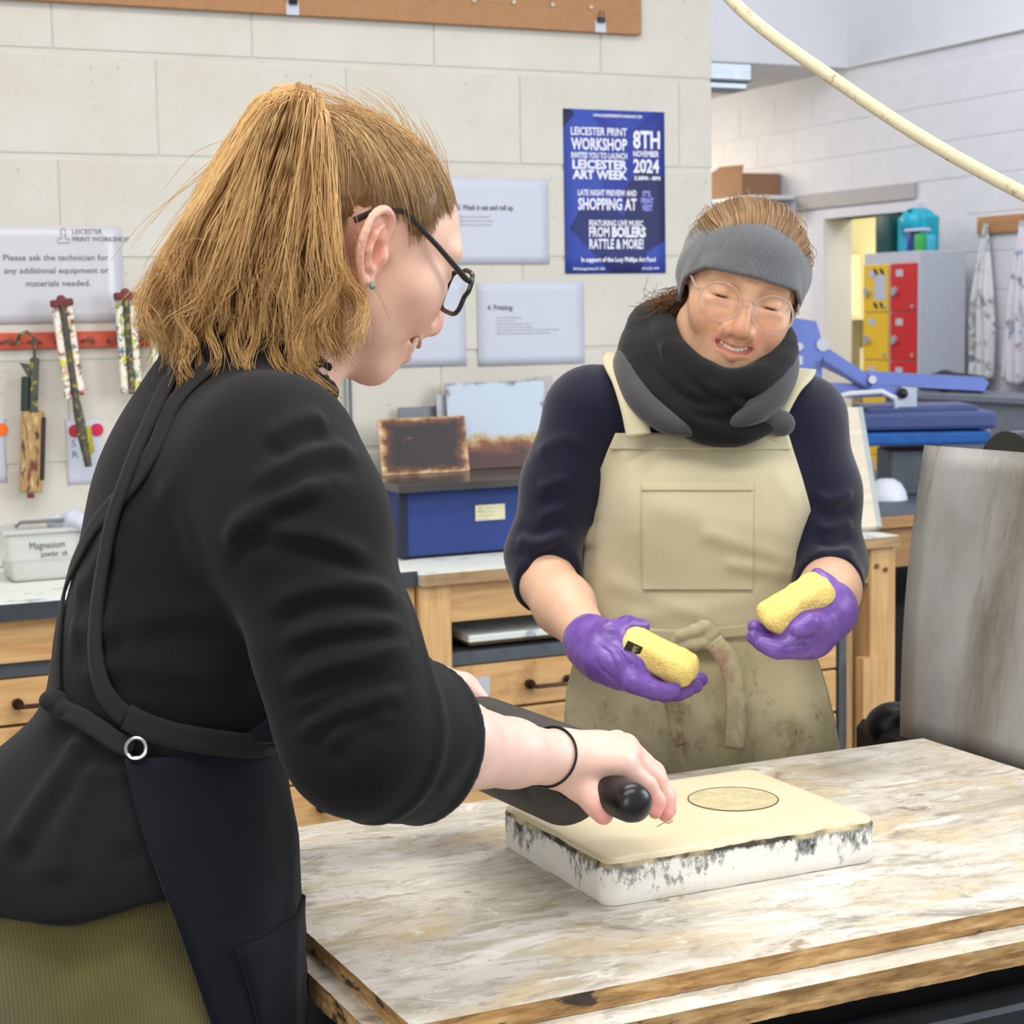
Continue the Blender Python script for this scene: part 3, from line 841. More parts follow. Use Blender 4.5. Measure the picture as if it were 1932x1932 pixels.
MB().tube([(tx-.06, ty-.05, 1.036), (tx-.05, ty-.055, 1.046), (tx+.04, ty-.055, 1.046), (tx+.06, ty-.05, 1.036)], .004, 8).build('clip_handle', plain('grey_clip', srgb(120, 122, 122), .4), tr, True)
g = Sdf(); g.chain([(tx+.02, ty-.03, 1.040), (tx+.06, ty-.05, 1.044), (tx+.088, ty-.068, 1.022), (tx+.094, ty-.070, .985)], [.014, .018, .014, .006], .01)
V, F = g.mesh(.003); V = relax(V, F, 2); V = V+vnormals(V, F)*(vnoise(V, 120, 3)*.003)[:, None]
o = np_mesh('rag', V, F, MPAPER); tag(o, 'crumpled white rag on the lid of the plastic tub', 'rag')
pen = plain('black_pen', srgb(40, 40, 44), .5)
text_mesh('lettering', 'Magnesium', .020, pen, ((1, 0, 0, tx-.035), (0, 0.14, -1, ty-.0625), (0, 1, .14, .990), (0, 0, 0, 1)), tr, .072); text_mesh('lettering', 'powder  ok', .018, pen, ((1, 0, 0, tx-.012), (0, .14, -1, ty-.0600), (0, 1, .14, .972), (0, 0, 0, 1)), tr, .055)

# blue chest with black slab, leaning plates
bx0, bx1 = pz(742, 1052, .912)[0], 1.93
by0 = 3.755
br = tag(empty('blue_chest', (bx0+.2, by0+.15, .912)), 'blue metal hotplate chest with thick black top slab', 'hotplate')
MBLUE = plain('blue_enamel', srgb(22, 50, 118), .6, .0, .08, 8)
MB().box2((bx0, by0, .918), (bx1, 4.055, 1.066), bevel=.004, seg=2).build('body', MBLUE, br)
MB().box2((bx0-.006, by0-.004, .918), (bx0+.012, by0+.01, 1.066)).build('corner_post', plain('dark_blue_steel', srgb(24, 34, 58), .5, .3), br)
MB().box2((bx0-.02, by0-.035, 1.066), (bx1+.02, 4.058, 1.084), bevel=.002).build('top_slab', plain('black_slab', srgb(72, 70, 68), .22, .1, .22, 6), br)
MB().box2((bx0+.01, by0+.01, .9125), (bx1-.01, 4.04, .918)).build('foot', MDARK, br)
a = pY(897, 983, by0-.001); b = pY(952, 950, by0-.001)
pl = MB().box2((a[0], by0-.0025, a[2]), (b[0], by0-.0002, b[2])).build('warning_plate', plain('cream_plate', srgb(214, 208, 164), .5, var=.05), br)
zc = (a[2]+b[2])/2; m = MB(); cx_ = a[0]+.012
m.tube([(cx_-.006, by0-.003, zc+.004), (cx_+.006, by0-.003, zc+.004), (cx_, by0-.003, zc+.014)], .0006, 5, closed=True).build('triangle_mark', MINK, pl)
for i, (u, w_) in enumerate(((.024, .022), (.004, .046), (.004, .044), (.004, .030))): MB().box2((a[0]+u, by0-.0032, zc+.009-.008*i), (a[0]+u+w_, by0-.0026, zc+.0105-.008*i)).build('print_line', MINKL, pl)
for i in range(3): MB().cyl((bx0-.006, by0+.05, .94+.02*i), (bx0-.012, by0+.05, .94+.02*i), .006, n=8).build('switch', MGREYSTEEL, br)
def rust_mat(name, white, amount, seed):
    t = NT(name); t.set(rough=.5, metal=.1)
    v = t.mapping((1, 1, 1), 'Generated'); sx, sy, sz = t.sep(v)
    ex = t.math('ABSOLUTE', t.math('SUBTRACT', sx, .5)); ez = t.math('ABSOLUTE', t.math('SUBTRACT', sz, .5))
    nz = t.noise(5, 6, .7, t.mapping((1, 1, 1), 'Generated', loc=(seed, seed, seed)))
    d = t.math('ADD', t.math('MAXIMUM', ex, ez), t.math('MULTIPLY', t.math('SUBTRACT', nz, .5), .35))
    if amount == 'dark':
        c = t.ramp(d, [(.34, srgb(42, 32, 32)), (.43, srgb(96, 58, 32)), (.48, srgb(176, 132, 84)), (.56, srgb(226, 214, 196))])
        c = t.mix(t.ramp(t.noise(4, 4, .6, t.mapping((1, 1, 1), 'Generated', loc=(3, 8, 1))), [(.66, 0.0), (.72, .8)]), c, srgb(140, 90, 50))
    else:
        low = t.math('ADD', sz, t.math('MULTIPLY', t.math('SUBTRACT', nz, .5), .5))
        c = t.ramp(low, [(.16, srgb(74, 46, 40)), (.27, srgb(130, 78, 46)), (.34, srgb(176, 152, 104)), (.40, white)])
        c = t.mix(t.ramp(d, [(.47, 0.0), (.53, .9)]), c, srgb(86, 58, 42))
    t.color(c); return t.m
def plate(name, px0, py0, px1, py1, Y, mat, label, lean=.03, th=.004):
    a = pY(px0, py1, Y); b = pY(px1, py0, Y)
    z0 = 1.0845; w = b[0]-a[0]; h = b[2]-z0
    m = MB(); m.box((0, 0, h/2), (w, th, h), None, .001)
    o = m.build(name, mat); o.location = ((a[0]+b[0])/2, Y, z0); o.rotation_euler = (-math.atan2(lean, h), 0, 0)
    tag(o, label, 'metal plate', 'plates leaning on the wall'); return o
plate('metal_plate', 720, 783, 884, 870, 3.965, rust_mat('rust_dark', srgb(220, 224, 232), 'dark', 1.3), 'low plate almost covered in black rust, leaning on the wall', .025)
plate('metal_plate', 851, 716, 1036, 870, 4.005, rust_mat('rust_light', srgb(176, 188, 202), 'light', 5.2), 'tall pale plate with a rusty lower edge', .03)
plate('metal_plate', 1015, 709, 1045, 870, 4.040, MGREYTRIM, 'grey steel strip behind the tall rusty plate', .01)
plate('metal_plate', 756, 765, 860, 870, 4.045, plain('grey_plate', srgb(118, 120, 126), .5, .4), 'grey plate with straight top edge behind the black rusty plate', .01)
plate('metal_plate', 828, 744, 850, 870, 4.030, plain('pale_grey_plate', srgb(168, 172, 178), .5, .4), 'small pale grey plate between the rusty plates', .01)
# ------------------------------------------------------------------ far right: lockers, rail, press, boards
MLOCKGREY = plain('locker_grey', srgb(196, 200, 208), .45, .1, .03)
MYEL = plain('locker_yellow', srgb(238, 192, 40), .4, 0, .03); MREDL = plain('locker_red', srgb(206, 34, 36), .4, 0, .03)
LX0, LX1, LY0, LY1, LZ = 6.72, 7.06, 8.60, 9.13, 1.79
lk = tag(empty('locker', ((LX0+LX1)/2, (LY0+LY1)/2, 0)), 'grey steel locker with yellow and red doors in the far corner', 'locker')
MB().box2((LX0, LY0, 0), (LX1, LY1, LZ), bevel=.004).build('carcass', MLOCKGREY, lk)
hy = (LY1-LY0)/2
for col in range(2):
    y0 = LY0+col*hy+.012; y1 = y0+hy-.024
    for k in range(6):
        z1 = LZ-.07-k*.286; z0 = z1-.280
        if z0 < 0.02: continue
        d = MB().box2((LX0-.014, y0, z0), (LX0-.0005, y1, z1), bevel=.003).build('door', MREDL if col == 0 else MYEL, lk)
        MB().cyl((LX0-.014, y1-.045, (z0+z1)/2-.02), (LX0-.030, y1-.045, (z0+z1)/2-.02), .026, n=14).build('lock', plain('lock_grey', srgb(190, 190, 192), .35, .5), d, True)
        MB().box2((LX0-.0155, y1-.12, z1-.075), (LX0-.0142, y1-.055, z1-.035)).build('number_card', MPAPER, d)
        MB().cyl((LX0-.014, y0+.03, z0+.03), (LX0-.020, y0+.03, z0+.03), .012, n=10).build('key_hole', MATS['lock_grey'], d)
        if col == 1 and k == 0:
            MB().box2((LX0-.0155, y0+.02, z0+.07), (LX0-.0142, y0+.13, z1-.06)).build('notice', MPAPER, d)
            for q in range(4):
                zz = z1-.02-.004 if q < 2 else z0+.055; yy = y0+.03+(q % 2)*.06
                MB().prism([(LX0-.0158, yy, zz-.035), (LX0-.0158, yy+.03, zz-.035), (LX0-.0158, yy+.055, zz), (LX0-.0158, yy+.025, zz)], (.0012, 0, 0)).build('hazard_stripe', plain("black_plastic_part", srgb(22, 22, 24), .4), d)
            pass
# things on the locker
def on_locker(name, x0, y0, x1, y1, z1, mat, label, cat, bev=.01):
    o = MB().box2((x0, y0, LZ+.0005), (x1, y1, z1), bevel=bev, seg=2).build(name, mat, smooth=True); tag(o, label, cat); return o
on_locker('green_crate', 6.80, 8.985, 7.02, 9.13, 2.02, plain('dark_green_plastic', srgb(16, 70, 66), .5), 'dark green plastic crate standing on the locker', 'crate')
# first aid style case: rounded top with handle
p0 = np.array([6.76, 8.68, LZ+.001])
s = Sdf(); s.add(Box((6.89, 8.83, LZ+.107), (.045, .115, .09), .015), .002).add(Cone((6.86, 8.83, LZ+.175), (6.92, 8.83, LZ+.175), .085, .085), .02)
s.sub(Box((6.89, 8.83, LZ+.235), (.08, .026, .008), .004), .004)
V, F = s.mesh(.006); V = relax(V, F, 2); o = np_mesh('carry_case', V, F, plain('turquoise_plastic', srgb(22, 168, 190), .4, var=.04)); tag(o, 'turquoise carry case with a cut-out handle on the locker', 'case')
MB().box2((6.828, 8.79, LZ+.15), (6.8300, 8.85, LZ+.20)).build('case_label', MPAPER, o)
for i, (x, y, w, h, c, lb) in enumerate(((6.75, 8.62, .075, .10, (60, 180, 90), 'bright green pack before the turquoise case on the locker'), (6.74, 8.70, .045, .11, (52, 52, 140), 'navy blue pack before the turquoise case'), (6.78, 8.605, .010, .09, (80, 190, 220), 'pale blue slim pack at the locker edge'))):
    on_locker('pack', x, y, x+.06, y+w, LZ+h, plain('pack_%d' % i, srgb(*c), .5), lb, 'pack', .004)
o = MB().box2((6.73, 8.606, LZ+.112), (6.81, 8.76, LZ+.130), bevel=.006, seg=2).build('cloth_bundle', plain('pale_lilac_cloth', srgb(206, 208, 234), .8), smooth=True); tag(o, 'pale lilac folded cloth lying on the packs', 'cloth')
# coat rail with hanging aprons
rl = tag(empty('coat_rail', (XR, 8.2, 1.94)), 'wooden coat rail on the far white wall', 'rail')
MB().box2((XR-.03, 7.0, 1.885), (XR-.0075, 8.64, 1.985), bevel=.003).build('board', wood('rail_wood', srgb(160, 108, 66), srgb(190, 138, 90), 'Y', 4), rl)
MCLOTHS = [inky('stained_cloth_a', srgb(214, 214, 212), [srgb(120, 128, 124), srgb(160, 158, 152)], 9, .55), inky('stained_cloth_b', srgb(220, 214, 218), [srgb(150, 148, 150), srgb(96, 140, 160)], 9, .60), inky('dark_cloth', srgb(60, 62, 68), [srgb(36, 36, 40)], 9, .5)]
for i, (yc, w, zb, mt, lb) in enumerate(((8.53, .20, 1.02, 0, 'stained grey white apron hanging nearest the locker'), (8.22, .22, 1.02, 1, 'pale pink grey apron hanging on the coat rail, second from the locker'), (7.88, .22, .95, 2, 'dark apron hanging on the coat rail at the photo edge'))):
    r = tag(empty('hanging_apron', (XR-.06, yc, zb)), lb, 'apron', 'aprons on the coat rail')
    MB().tube([(XR-.035, yc, 1.93), (XR-.060, yc, 1.925), (XR-.066, yc, 1.945)], .006, 8).build('hook', plain('pale_hook', srgb(220, 220, 222), .4), r, True)
    nr, ncl = 30, 26; G = np.zeros((nr, ncl, 3))
    for a_, v in enumerate(np.linspace(0, 1, nr)):
        for b_, u in enumerate(np.linspace(-1, 1, ncl)):
            ww = w*(.06+.44*min(1, v*1.5)**.8)
            G[a_, b_] = (XR-.055-.030*(1+math.sin(u*9+i*2+v*2))*min(1, v*2), yc+u*ww, 1.925-(1.925-zb)*v-.02*math.cos(u*3))
    sheet(G, .004, MCLOTHS[mt], 'cloth', r)
# boxes on a high shelf
hs_ = tag(empty('high_shelf', (XR, 10.9, 2.25)), 'white shelf high on the far wall behind the grey headband', 'shelf')
MB().box2((XR-.34, 10.55, 2.215), (XR-.0075, 11.9, 2.240)).build('shelf_board', MPLASTER, hs_)
for y in (10.7, 11.7): MB().prism([(XR-.0075, y, 2.215), (XR-.30, y, 2.215), (XR-.0075, y, 2.02)], (0, .02, 0)).build('bracket', MGREYTRIM, hs_)
MCARTON = plain('brown_cardboard', srgb(186, 146, 104), .8, var=.05)
o = MB().box2((XR-.33, 11.25, 2.2405), (XR-.02, 11.80, 2.40), bevel=.003).build('cardboard_box', MCARTON); tag(o, 'pale brown cardboard box with red print on the high shelf', 'box', 'boxes on the high shelf')
MB().box2((XR-.3315, 11.30, 2.28), (XR-.3302, 11.42, 2.31)).build('print', plain('red_print', srgb(200, 90, 70), .7), o)
br_ = tag(empty('cardboard_box', (XR-.18, 10.95, 2.24)), 'darker open cardboard box with raised flap on the high shelf', 'box', 'boxes on the high shelf')
MB().box2((XR-.33, 10.72, 2.2405), (XR-.02, 11.22, 2.40), bevel=.003).build('carton', plain('dark_cardboard', srgb(150, 112, 82), .8, var=.06), br_)
MB().prism([(XR-.33, 10.72, 2.40), (XR-.33, 11.22, 2.40), (XR-.27, 11.10, 2.47), (XR-.27, 10.80, 2.46)], (.006, 0, .002)).build('flap', MATS['dark_cardboard'], br_)
# grey lamp bracket on the end of the back wall
o = MB().box((2.60, 4.17, 2.075), (.15, .10, .05), None, .006, 2).box((2.60, 4.17, 2.040), (.13, .08, .02), None, .004, 1).box2((2.5255, 4.14, 2.03), (2.54, 4.20, 2.10)).build('wall_bracket', plain('zinc_bracket', srgb(150, 156, 162), .4, .5)); tag(o, 'grey metal box bracket at the free end of the white wall', 'bracket')

# pale board leaning behind the shoulder of the navy jumper
a, b, c, d = pd(1452, 762, 4.55), pd(1618, 768, 4.62), pd(1684, 1022, 4.32), pd(1500, 1010, 4.3)
c = np.array([2.69, 3.60, .9260]); a = b+np.array([-.34, .06, 0]); dv = (c-b); d = a+dv*1.0; d[2] = .9260
a[2] = b[2]
lb_ = tag(empty('drawing_board', tuple(d)), 'pale wooden board leaning on the bench behind the navy sleeve', 'board')
nrm = np.cross(b-a, d-a); nrm /= np.linalg.norm(nrm)
if nrm@CF > 0: nrm = -nrm
MB().prism([a, b, c, d], nrm*-.016).build('panel', wood('pale_board_wood', srgb(206, 194, 172), srgb(224, 214, 196), 'X', 4, bump=.05), lb_)
MB().prism([b, b+(b-a)/np.linalg.norm(b-a)*.014, c+(b-a)/np.linalg.norm(b-a)*.014, c], nrm*-.018).build('edge_strip', plain('grey_edge', srgb(176, 180, 176), .5), lb_)

# second bench that carries the heat press
PZ = .90
pbx = pz(1668, 962, PZ)
r = tag(empty('press_bench', (3.4, 4.6, 0)), 'wooden bench with dark top carrying the blue heat press', 'bench')
MB().box2((2.78, 3.93, PZ-.03), (4.6, 5.1, PZ), bevel=.003).build('bench_top', wood('worn_bench', srgb(150, 110, 66), srgb(196, 152, 100), 'X', 4, stain=srgb(80, 66, 54)), r)
MB().box2((2.80, 3.95, PZ), (4.6, 5.1, PZ+.004)).build('bench_mat', plain('slate_mat', srgb(86, 92, 104), .6), r)
MB().box2((2.80, 3.96, PZ-.14), (4.58, 3.985, PZ-.03)).build('rail', MATS['worn_bench'], r)
for x in (2.82, 4.5):
    for y in (3.97, 5.0): MB().box2((x, y, 0), (x+.08, y+.08, PZ-.03)).build('leg', MWOODZ, r)
MB().box2((2.9, 4.1, .02), (4.4, 5.0, .62)).build('under_cupboard', MDARK, r)
cl = Sdf(); q = pd(1683, 965, 4.28)
G = np.zeros((16, 12, 3))
for i, v in enumerate(np.linspace(0, 1, 16)):
    for j, u in enumerate(np.linspace(0, 1, 12)): G[i, j] = (2.775+u*.13*(1-.5*v), 3.922-.006*math.sin(u*7+v*3)-.004, PZ+.006-.13*v*(1-.4*u))
o = sheet(G, .003, inky('grey_rag', srgb(190, 190, 184), [srgb(150, 150, 142)], 20, .5), 'hanging_rag', None); tag(o, 'pale grey rag hanging over the corner of the press bench', 'rag')
# heat press
PB = plain('press_blue', srgb(112, 132, 206), .4, .1, .04, 12); PBD = plain('press_navy', srgb(72, 86, 138), .45, .1, .05, 12); PCL = plain('press_pad_blue', srgb(30, 96, 176), .7, 0, .12, 40)
hp = tag(empty('heat_press', (3.35, 4.4, PZ)), 'blue swing-arm heat press with raised lever on the far bench', 'heat press')
def D(x, y, d=5.4): return pd(x, y, d)
e1 = (D(1700, 800)-D(1600, 800)); e1[2] = 0; e1 /= np.linalg.norm(e1); e2 = np.array([-e1[1], e1[0], 0]); R3 = Matrix((e1, e2, (0, 0, 1))).transposed()
pc = D(1742, 792)
MB().box(pc+e2*.10, (.40, .34, .052), R3, .012, 2).box(pc+e2*.12+np.array([0, 0, .030]), (.33, .24, .022), R3, .008, 2).build('upper_platen', PBD, hp)
for k in range(10): MB().box(D(1748+k*7.5, 778)+e2*.045, (.006, .03, .003), R3).build('vent_slot', plain("black_plastic_part", srgb(22, 22, 24), .4), hp)
MB().box(D(1742, 825)+e2*.10, (.37, .32, .040), R3, .010, 2).build('pad', PCL, hp)
MB().tube([D(1632, 822), D(1660, 828), D(1720, 832), D(1790, 828), D(1868, 812)], .006, 8).build('pad_cord', plain('pale_cord', srgb(196, 208, 226), .6), hp, True)
bz = D(1742, 862); zb = PZ+.004
MB().box((bz[0]+e2[0]*.10, bz[1]+e2[1]*.10, (bz[2]+.02+zb)/2), (.20, .20, max(.02, bz[2]+.02-zb)), R3, .01, 2).build('base', MGREYSTEEL, hp)
MB().box((bz[0]-e1[0]*.05+e2[0]*.12, bz[1]-e1[1]*.05+e2[1]*.12, zb+.012), (.26, .30, .024), R3, .006, 1).build('foot', MGREYSTEEL, hp)
def slab(pts, dep, mat, nm): return MB().prism([D(*p) for p in pts], e2*dep).build(nm, mat, hp)
slab([(1478, 640), (1478, 775), (1550, 775), (1552, 645), (1540, 606), (1500, 600)], .07, PB, 'column')
slab([(1470, 770), (1470, 905), (1560, 905), (1556, 770)], .07, PB, 'column_foot')
slab([(1548, 648), (1556, 690), (1640, 738), (1652, 715)], .05, PB, 'linkage')
slab([(1550, 678), (1632, 728), (1640, 736), (1550, 692)], -.02, PBD, 'lever_shade')
slab([(1636, 700), (1636, 726), (1858, 738), (1866, 722), (1856, 712)], .035, PB, 'lever_handle')
slab([(1545, 722), (1545, 752), (1700, 748), (1702, 728)], .06, PB, 'arm')
slab([(1690, 728), (1690, 770), (1730, 770), (1730, 728)], .05, plain('steel_block', srgb(190, 200, 216), .35, .5), 'block')
MB().ball(D(1702, 742)-e2*.01, .016, 10).build('bolt', plain("black_plastic_part", srgb(22, 22, 24), .4), hp, True)
for q in ((1507, 654), (1645, 716)): MB().cyl(D(*q), D(*q)-e2*.012, .012, n=12).build('bolt', plain('pale_bolt', srgb(214, 218, 226), .4), hp)
MB().cyl(D(1553, 650)-e2*.006, D(1553, 650)+e2*.02, .020, n=14).build('pivot', MATS['pale_bolt'], hp)
MB().box(D(1500, 680)-e2*.002, (.045, .003, .026), R3).build('rating_plate', plain('pale_plate', srgb(196, 220, 228), .5), hp)
MB().tube([D(1562, 752)-e2*.02, D(1600, 742)-e2*.03, D(1660, 738)-e2*.03, D(1685, 750)-e2*.02, D(1690, 768)], .008, 10).build('white_hose', plain('white_hose', srgb(226, 230, 238), .5), hp, True)
# white dome and curved wooden hoop
dc = pz(1697, 946, PZ+.004); dc = np.array([dc[0], dc[1], PZ+.0045])
m = MB(); m.lathe([(.0, .062), (.022, .060), (.042, .047), (.055, .024), (.060, .004), (.060, 0.0), (.0, 0.0)], dc+np.array([.0, .06, .0]), (0, 0, 1), 24)
o = m.build('dome_cover', plain('white_plastic', srgb(232, 234, 246), .4, var=.02), smooth=True); tag(o, 'white plastic dome standing on the press bench', 'dome')
hc = dc+np.array([.03, .21, .004]); m = MB(); m.tube([hc+np.array([math.cos(t)*.12, math.sin(t)*.08, .012]) for t in np.linspace(0, 6.283, 36, endpoint=False)], .012, 8, closed=True)
o = m.build('wooden_hoop', wood('hoop_wood', srgb(170, 128, 80), srgb(204, 166, 118), 'X', 6), smooth=True); tag(o, 'bent wooden hoop lying behind the white dome', 'hoop')
# dark things against the far wall
g = Sdf(); g.chain([(6.63, 7.95, 1.037), (6.63, 8.25, 1.047), (6.63, 8.45, 1.032)], [.048, .056, .042], .03)
V, F = g.mesh(.01); o = np_mesh('dark_bag', V, F, plain('dark_bag', srgb(44, 46, 54), .8)); tag(o, 'dark cloth bag on the far cupboard under the aprons', 'bag')
o = MB().box2((6.45, 6.4, 0), (6.85, 8.56, .985), bevel=.004).box2((6.43, 6.38, .955), (6.87, 8.57, .962)).build('low_cupboard', plain('grey_cupboard', srgb(116, 122, 134), .5)); tag(o, 'low grey cupboard along the far wall under the aprons', 'cupboard')
# ------------------------------------------------------------------ press table, stone, roller, metal sheet, hose
TX0, TX1, TY0, TY1, TZ = .483, 1.383, 1.208, 1.757, .93
def table_mat():
    t = NT('stained_worktop'); t.set(rough=.42, spec=.4)
    st = t.mapping((1.0, 2.6, 1.0), rot=(0, 0, .05))
    n1 = t.noise(4.5, 6, .62, st, .8); n2 = t.noise(11, 6, .66, st, 1.2); n3 = t.noise(38, 5, .7, st); n4 = t.noise(5.5, 5, .6, t.mapping((1, 1.6, 1), loc=(4, 2, 0)), .6)
    c = t.ramp(n1, [(.28, srgb(176, 168, 150)), (.46, srgb(206, 199, 186)), (.66, srgb(228, 225, 218))])
    c = t.mix(t.ramp(n2, [(.50, 0.0), (.64, .75)]), c, srgb(166, 157, 134))
    c = t.mix(t.ramp(n4, [(.52, 0.0), (.66, .75)]), c, srgb(202, 180, 134))
    c = t.mix(t.ramp(n3, [(.54, 0.0), (.70, .6)]), c, srgb(136, 126, 102))
    c = t.mix(t.ramp(t.noise(6, 6, .72, t.mapping((1, 1.5, 1), loc=(9, 5, 1)), 1.0), [(.55, 0.0), (.66, .75)]), c, srgb(128, 123, 114))
    c = t.mix(t.ramp(t.noise(13, 4, .6, t.mapping((1, 1.3, 1), loc=(2, 7, 3))), [(.66, 0.0), (.70, .85)]), c, srgb(146, 126, 98))
    c = t.mix(t.ramp(t.noise(15, 6, .75, t.mapping((1, 2.2, 1), loc=(6, 3, 2)), .8), [(.56, 0.0), (.66, .8)]), c, srgb(238, 236, 230))
    c = t.mix(t.ramp(t.noise(70, 3, .6, t.mapping((1, 1.6, 1), loc=(1, 1, 9))), [(.68, 0.0), (.74, .7)]), c, srgb(120, 106, 82))
    w = t.n('ShaderNodeTexWave', wave_type='BANDS', bands_direction='Y'); w.inputs['Scale'].default_value = 5; w.inputs['Distortion'].default_value = 9; w.inputs['Detail'].default_value = 3
    t.l(t.mapping((.4, 1, 1)), w.inputs['Vector'])
    t.color(c); t.l(t.ramp(n2, [(.3, .32), (.7, .58)]), t.b.inputs['Roughness']); t.bump(n3, .12, .001); return t.m
def edge_mat():
    t = NT('worn_board_edge'); t.set(rough=.75)
    v = t.mapping((5, 5, 40)); n = t.noise(3.2, 6, .65, v, .4)
    c = t.ramp(n, [(.28, srgb(92, 68, 40)), (.5, srgb(176, 136, 84)), (.72, srgb(214, 184, 132))])
    c = t.mix(t.ramp(t.noise(16, 4, .6, t.mapping((1, 1, 3))), [(.60, 0.0), (.64, .95)]), c, srgb(48, 42, 38))
    c = t.mix(t.ramp(t.noise(7, 4, .6, t.mapping((1, 1, 2), loc=(5, 5, 5))), [(.55, 0.0), (.7, .6)]), c, srgb(120, 102, 76))
    t.color(c); t.bump(n, .5, .002); return t.m
MTABLE, MEDGE = table_mat(), edge_mat()
tb = tag(empty('press_table', ((TX0+TX1)/2, (TY0+TY1)/2, 0)), 'heavy press table with two stacked stained boards under the stone', 'table')
def rough_board(x0, y0, x1, y1, z0, z1, top, edge, name, amp, seed):
    """board whose visible edges are chipped; top and edge are separate skins of one panel"""
    rng = np.random.default_rng(seed)
    n = 220; P = []
    for (ax, ay, bx_, by_) in ((x0, y0, x1, y0), (x1, y0, x1, y1), (x1, y1, x0, y1), (x0, y1, x0, y0)):
        for k in range(n): P.append((ax+(bx_-ax)*k/n, ay+(by_-ay)*k/n))
    P = np.array(P); N = len(P)
    ctr = P.mean(0); lv = [z1, z1-.002, z1-(z1-z0)*.35, z1-(z1-z0)*.5, z1-(z1-z0)*.65, z0]
    rings = []
    base = np.convolve(np.pad(rng.normal(0, 1, N), 6, mode='wrap'), np.ones(13)/13, 'valid')*3
    for i, z in enumerate(lv):
        a = amp*(0.15, .6, .8, 1.0, .8, .6)[i]
        d = np.abs(base*.5+np.convolve(np.pad(rng.normal(0, 1, N), 2, mode='wrap'), np.ones(5)/5, 'valid'))*a
        q = P.copy()
        q[:, 0] += np.where(np.isclose(P[:, 0], x0), d, 0)-np.where(np.isclose(P[:, 0], x1), d, 0)
        q[:, 1] += np.where(np.isclose(P[:, 1], y0), d, 0)-np.where(np.isclose(P[:, 1], y1), d, 0)
        rings.append(np.c_[q, np.full(N, z)])
    V = np.concatenate(rings); F = []
    for i in range(len(lv)-1):
        a = np.arange(N)+i*N; b = np.roll(np.arange(N), -1)+i*N
        F.append(np.stack([a, a+N, b+N, b], 1))
    e = np_mesh(name+'_edge', V, np.concatenate(F)[:, ::-1], edge, tb, smooth=False)
    me = bpy.data.meshes.new(name); bm = bmesh.new()
    bm.faces.new([bm.verts.new(v) for v in rings[0]]); bm.faces.new([bm.verts.new(v) for v in rings[-1]][::-1])
    bmesh.ops.recalc_face_normals(bm, faces=bm.faces); bm.to_mesh(me); bm.free(); me.materials.append(top)
    o = bpy.data.objects.new(name, me); COL.objects.link(o); attach(o, tb)
rough_board(TX0, TY0, TX1, TY1, TZ-.0165, TZ, MTABLE, MEDGE, 'top_board', .0022, 3)
rough_board(TX0-.016, TY0-.032, TX1+.01, TY1, TZ-.0385, TZ-.0172, MTABLE, MEDGE, 'lower_board', .0022, 8)
MPRESS = plain('black_iron', srgb(26, 26, 28), .45, .5, .2, 20)
MB().box2((TX0+.01, TY0+.0, .62), (TX1-.02, TY1-.02, TZ-.039), bevel=.006).build('press_body', MPRESS, tb)
MB().box2((TX0+.25, TY0-.055, TZ-.094), (TX1, TY0-.012, TZ-.062), bevel=.004).build('steel_rail', plain('dark_steel_rail', srgb(70, 74, 78), .35, .8, .12, 14), tb)
for x in (TX0+.02, TX1-.10):
    for y in (TY0+.02, TY1-.10): MB().box2((x, y, 0), (x+.07, y+.07, .62), bevel=.004).build('leg', MPRESS, tb)
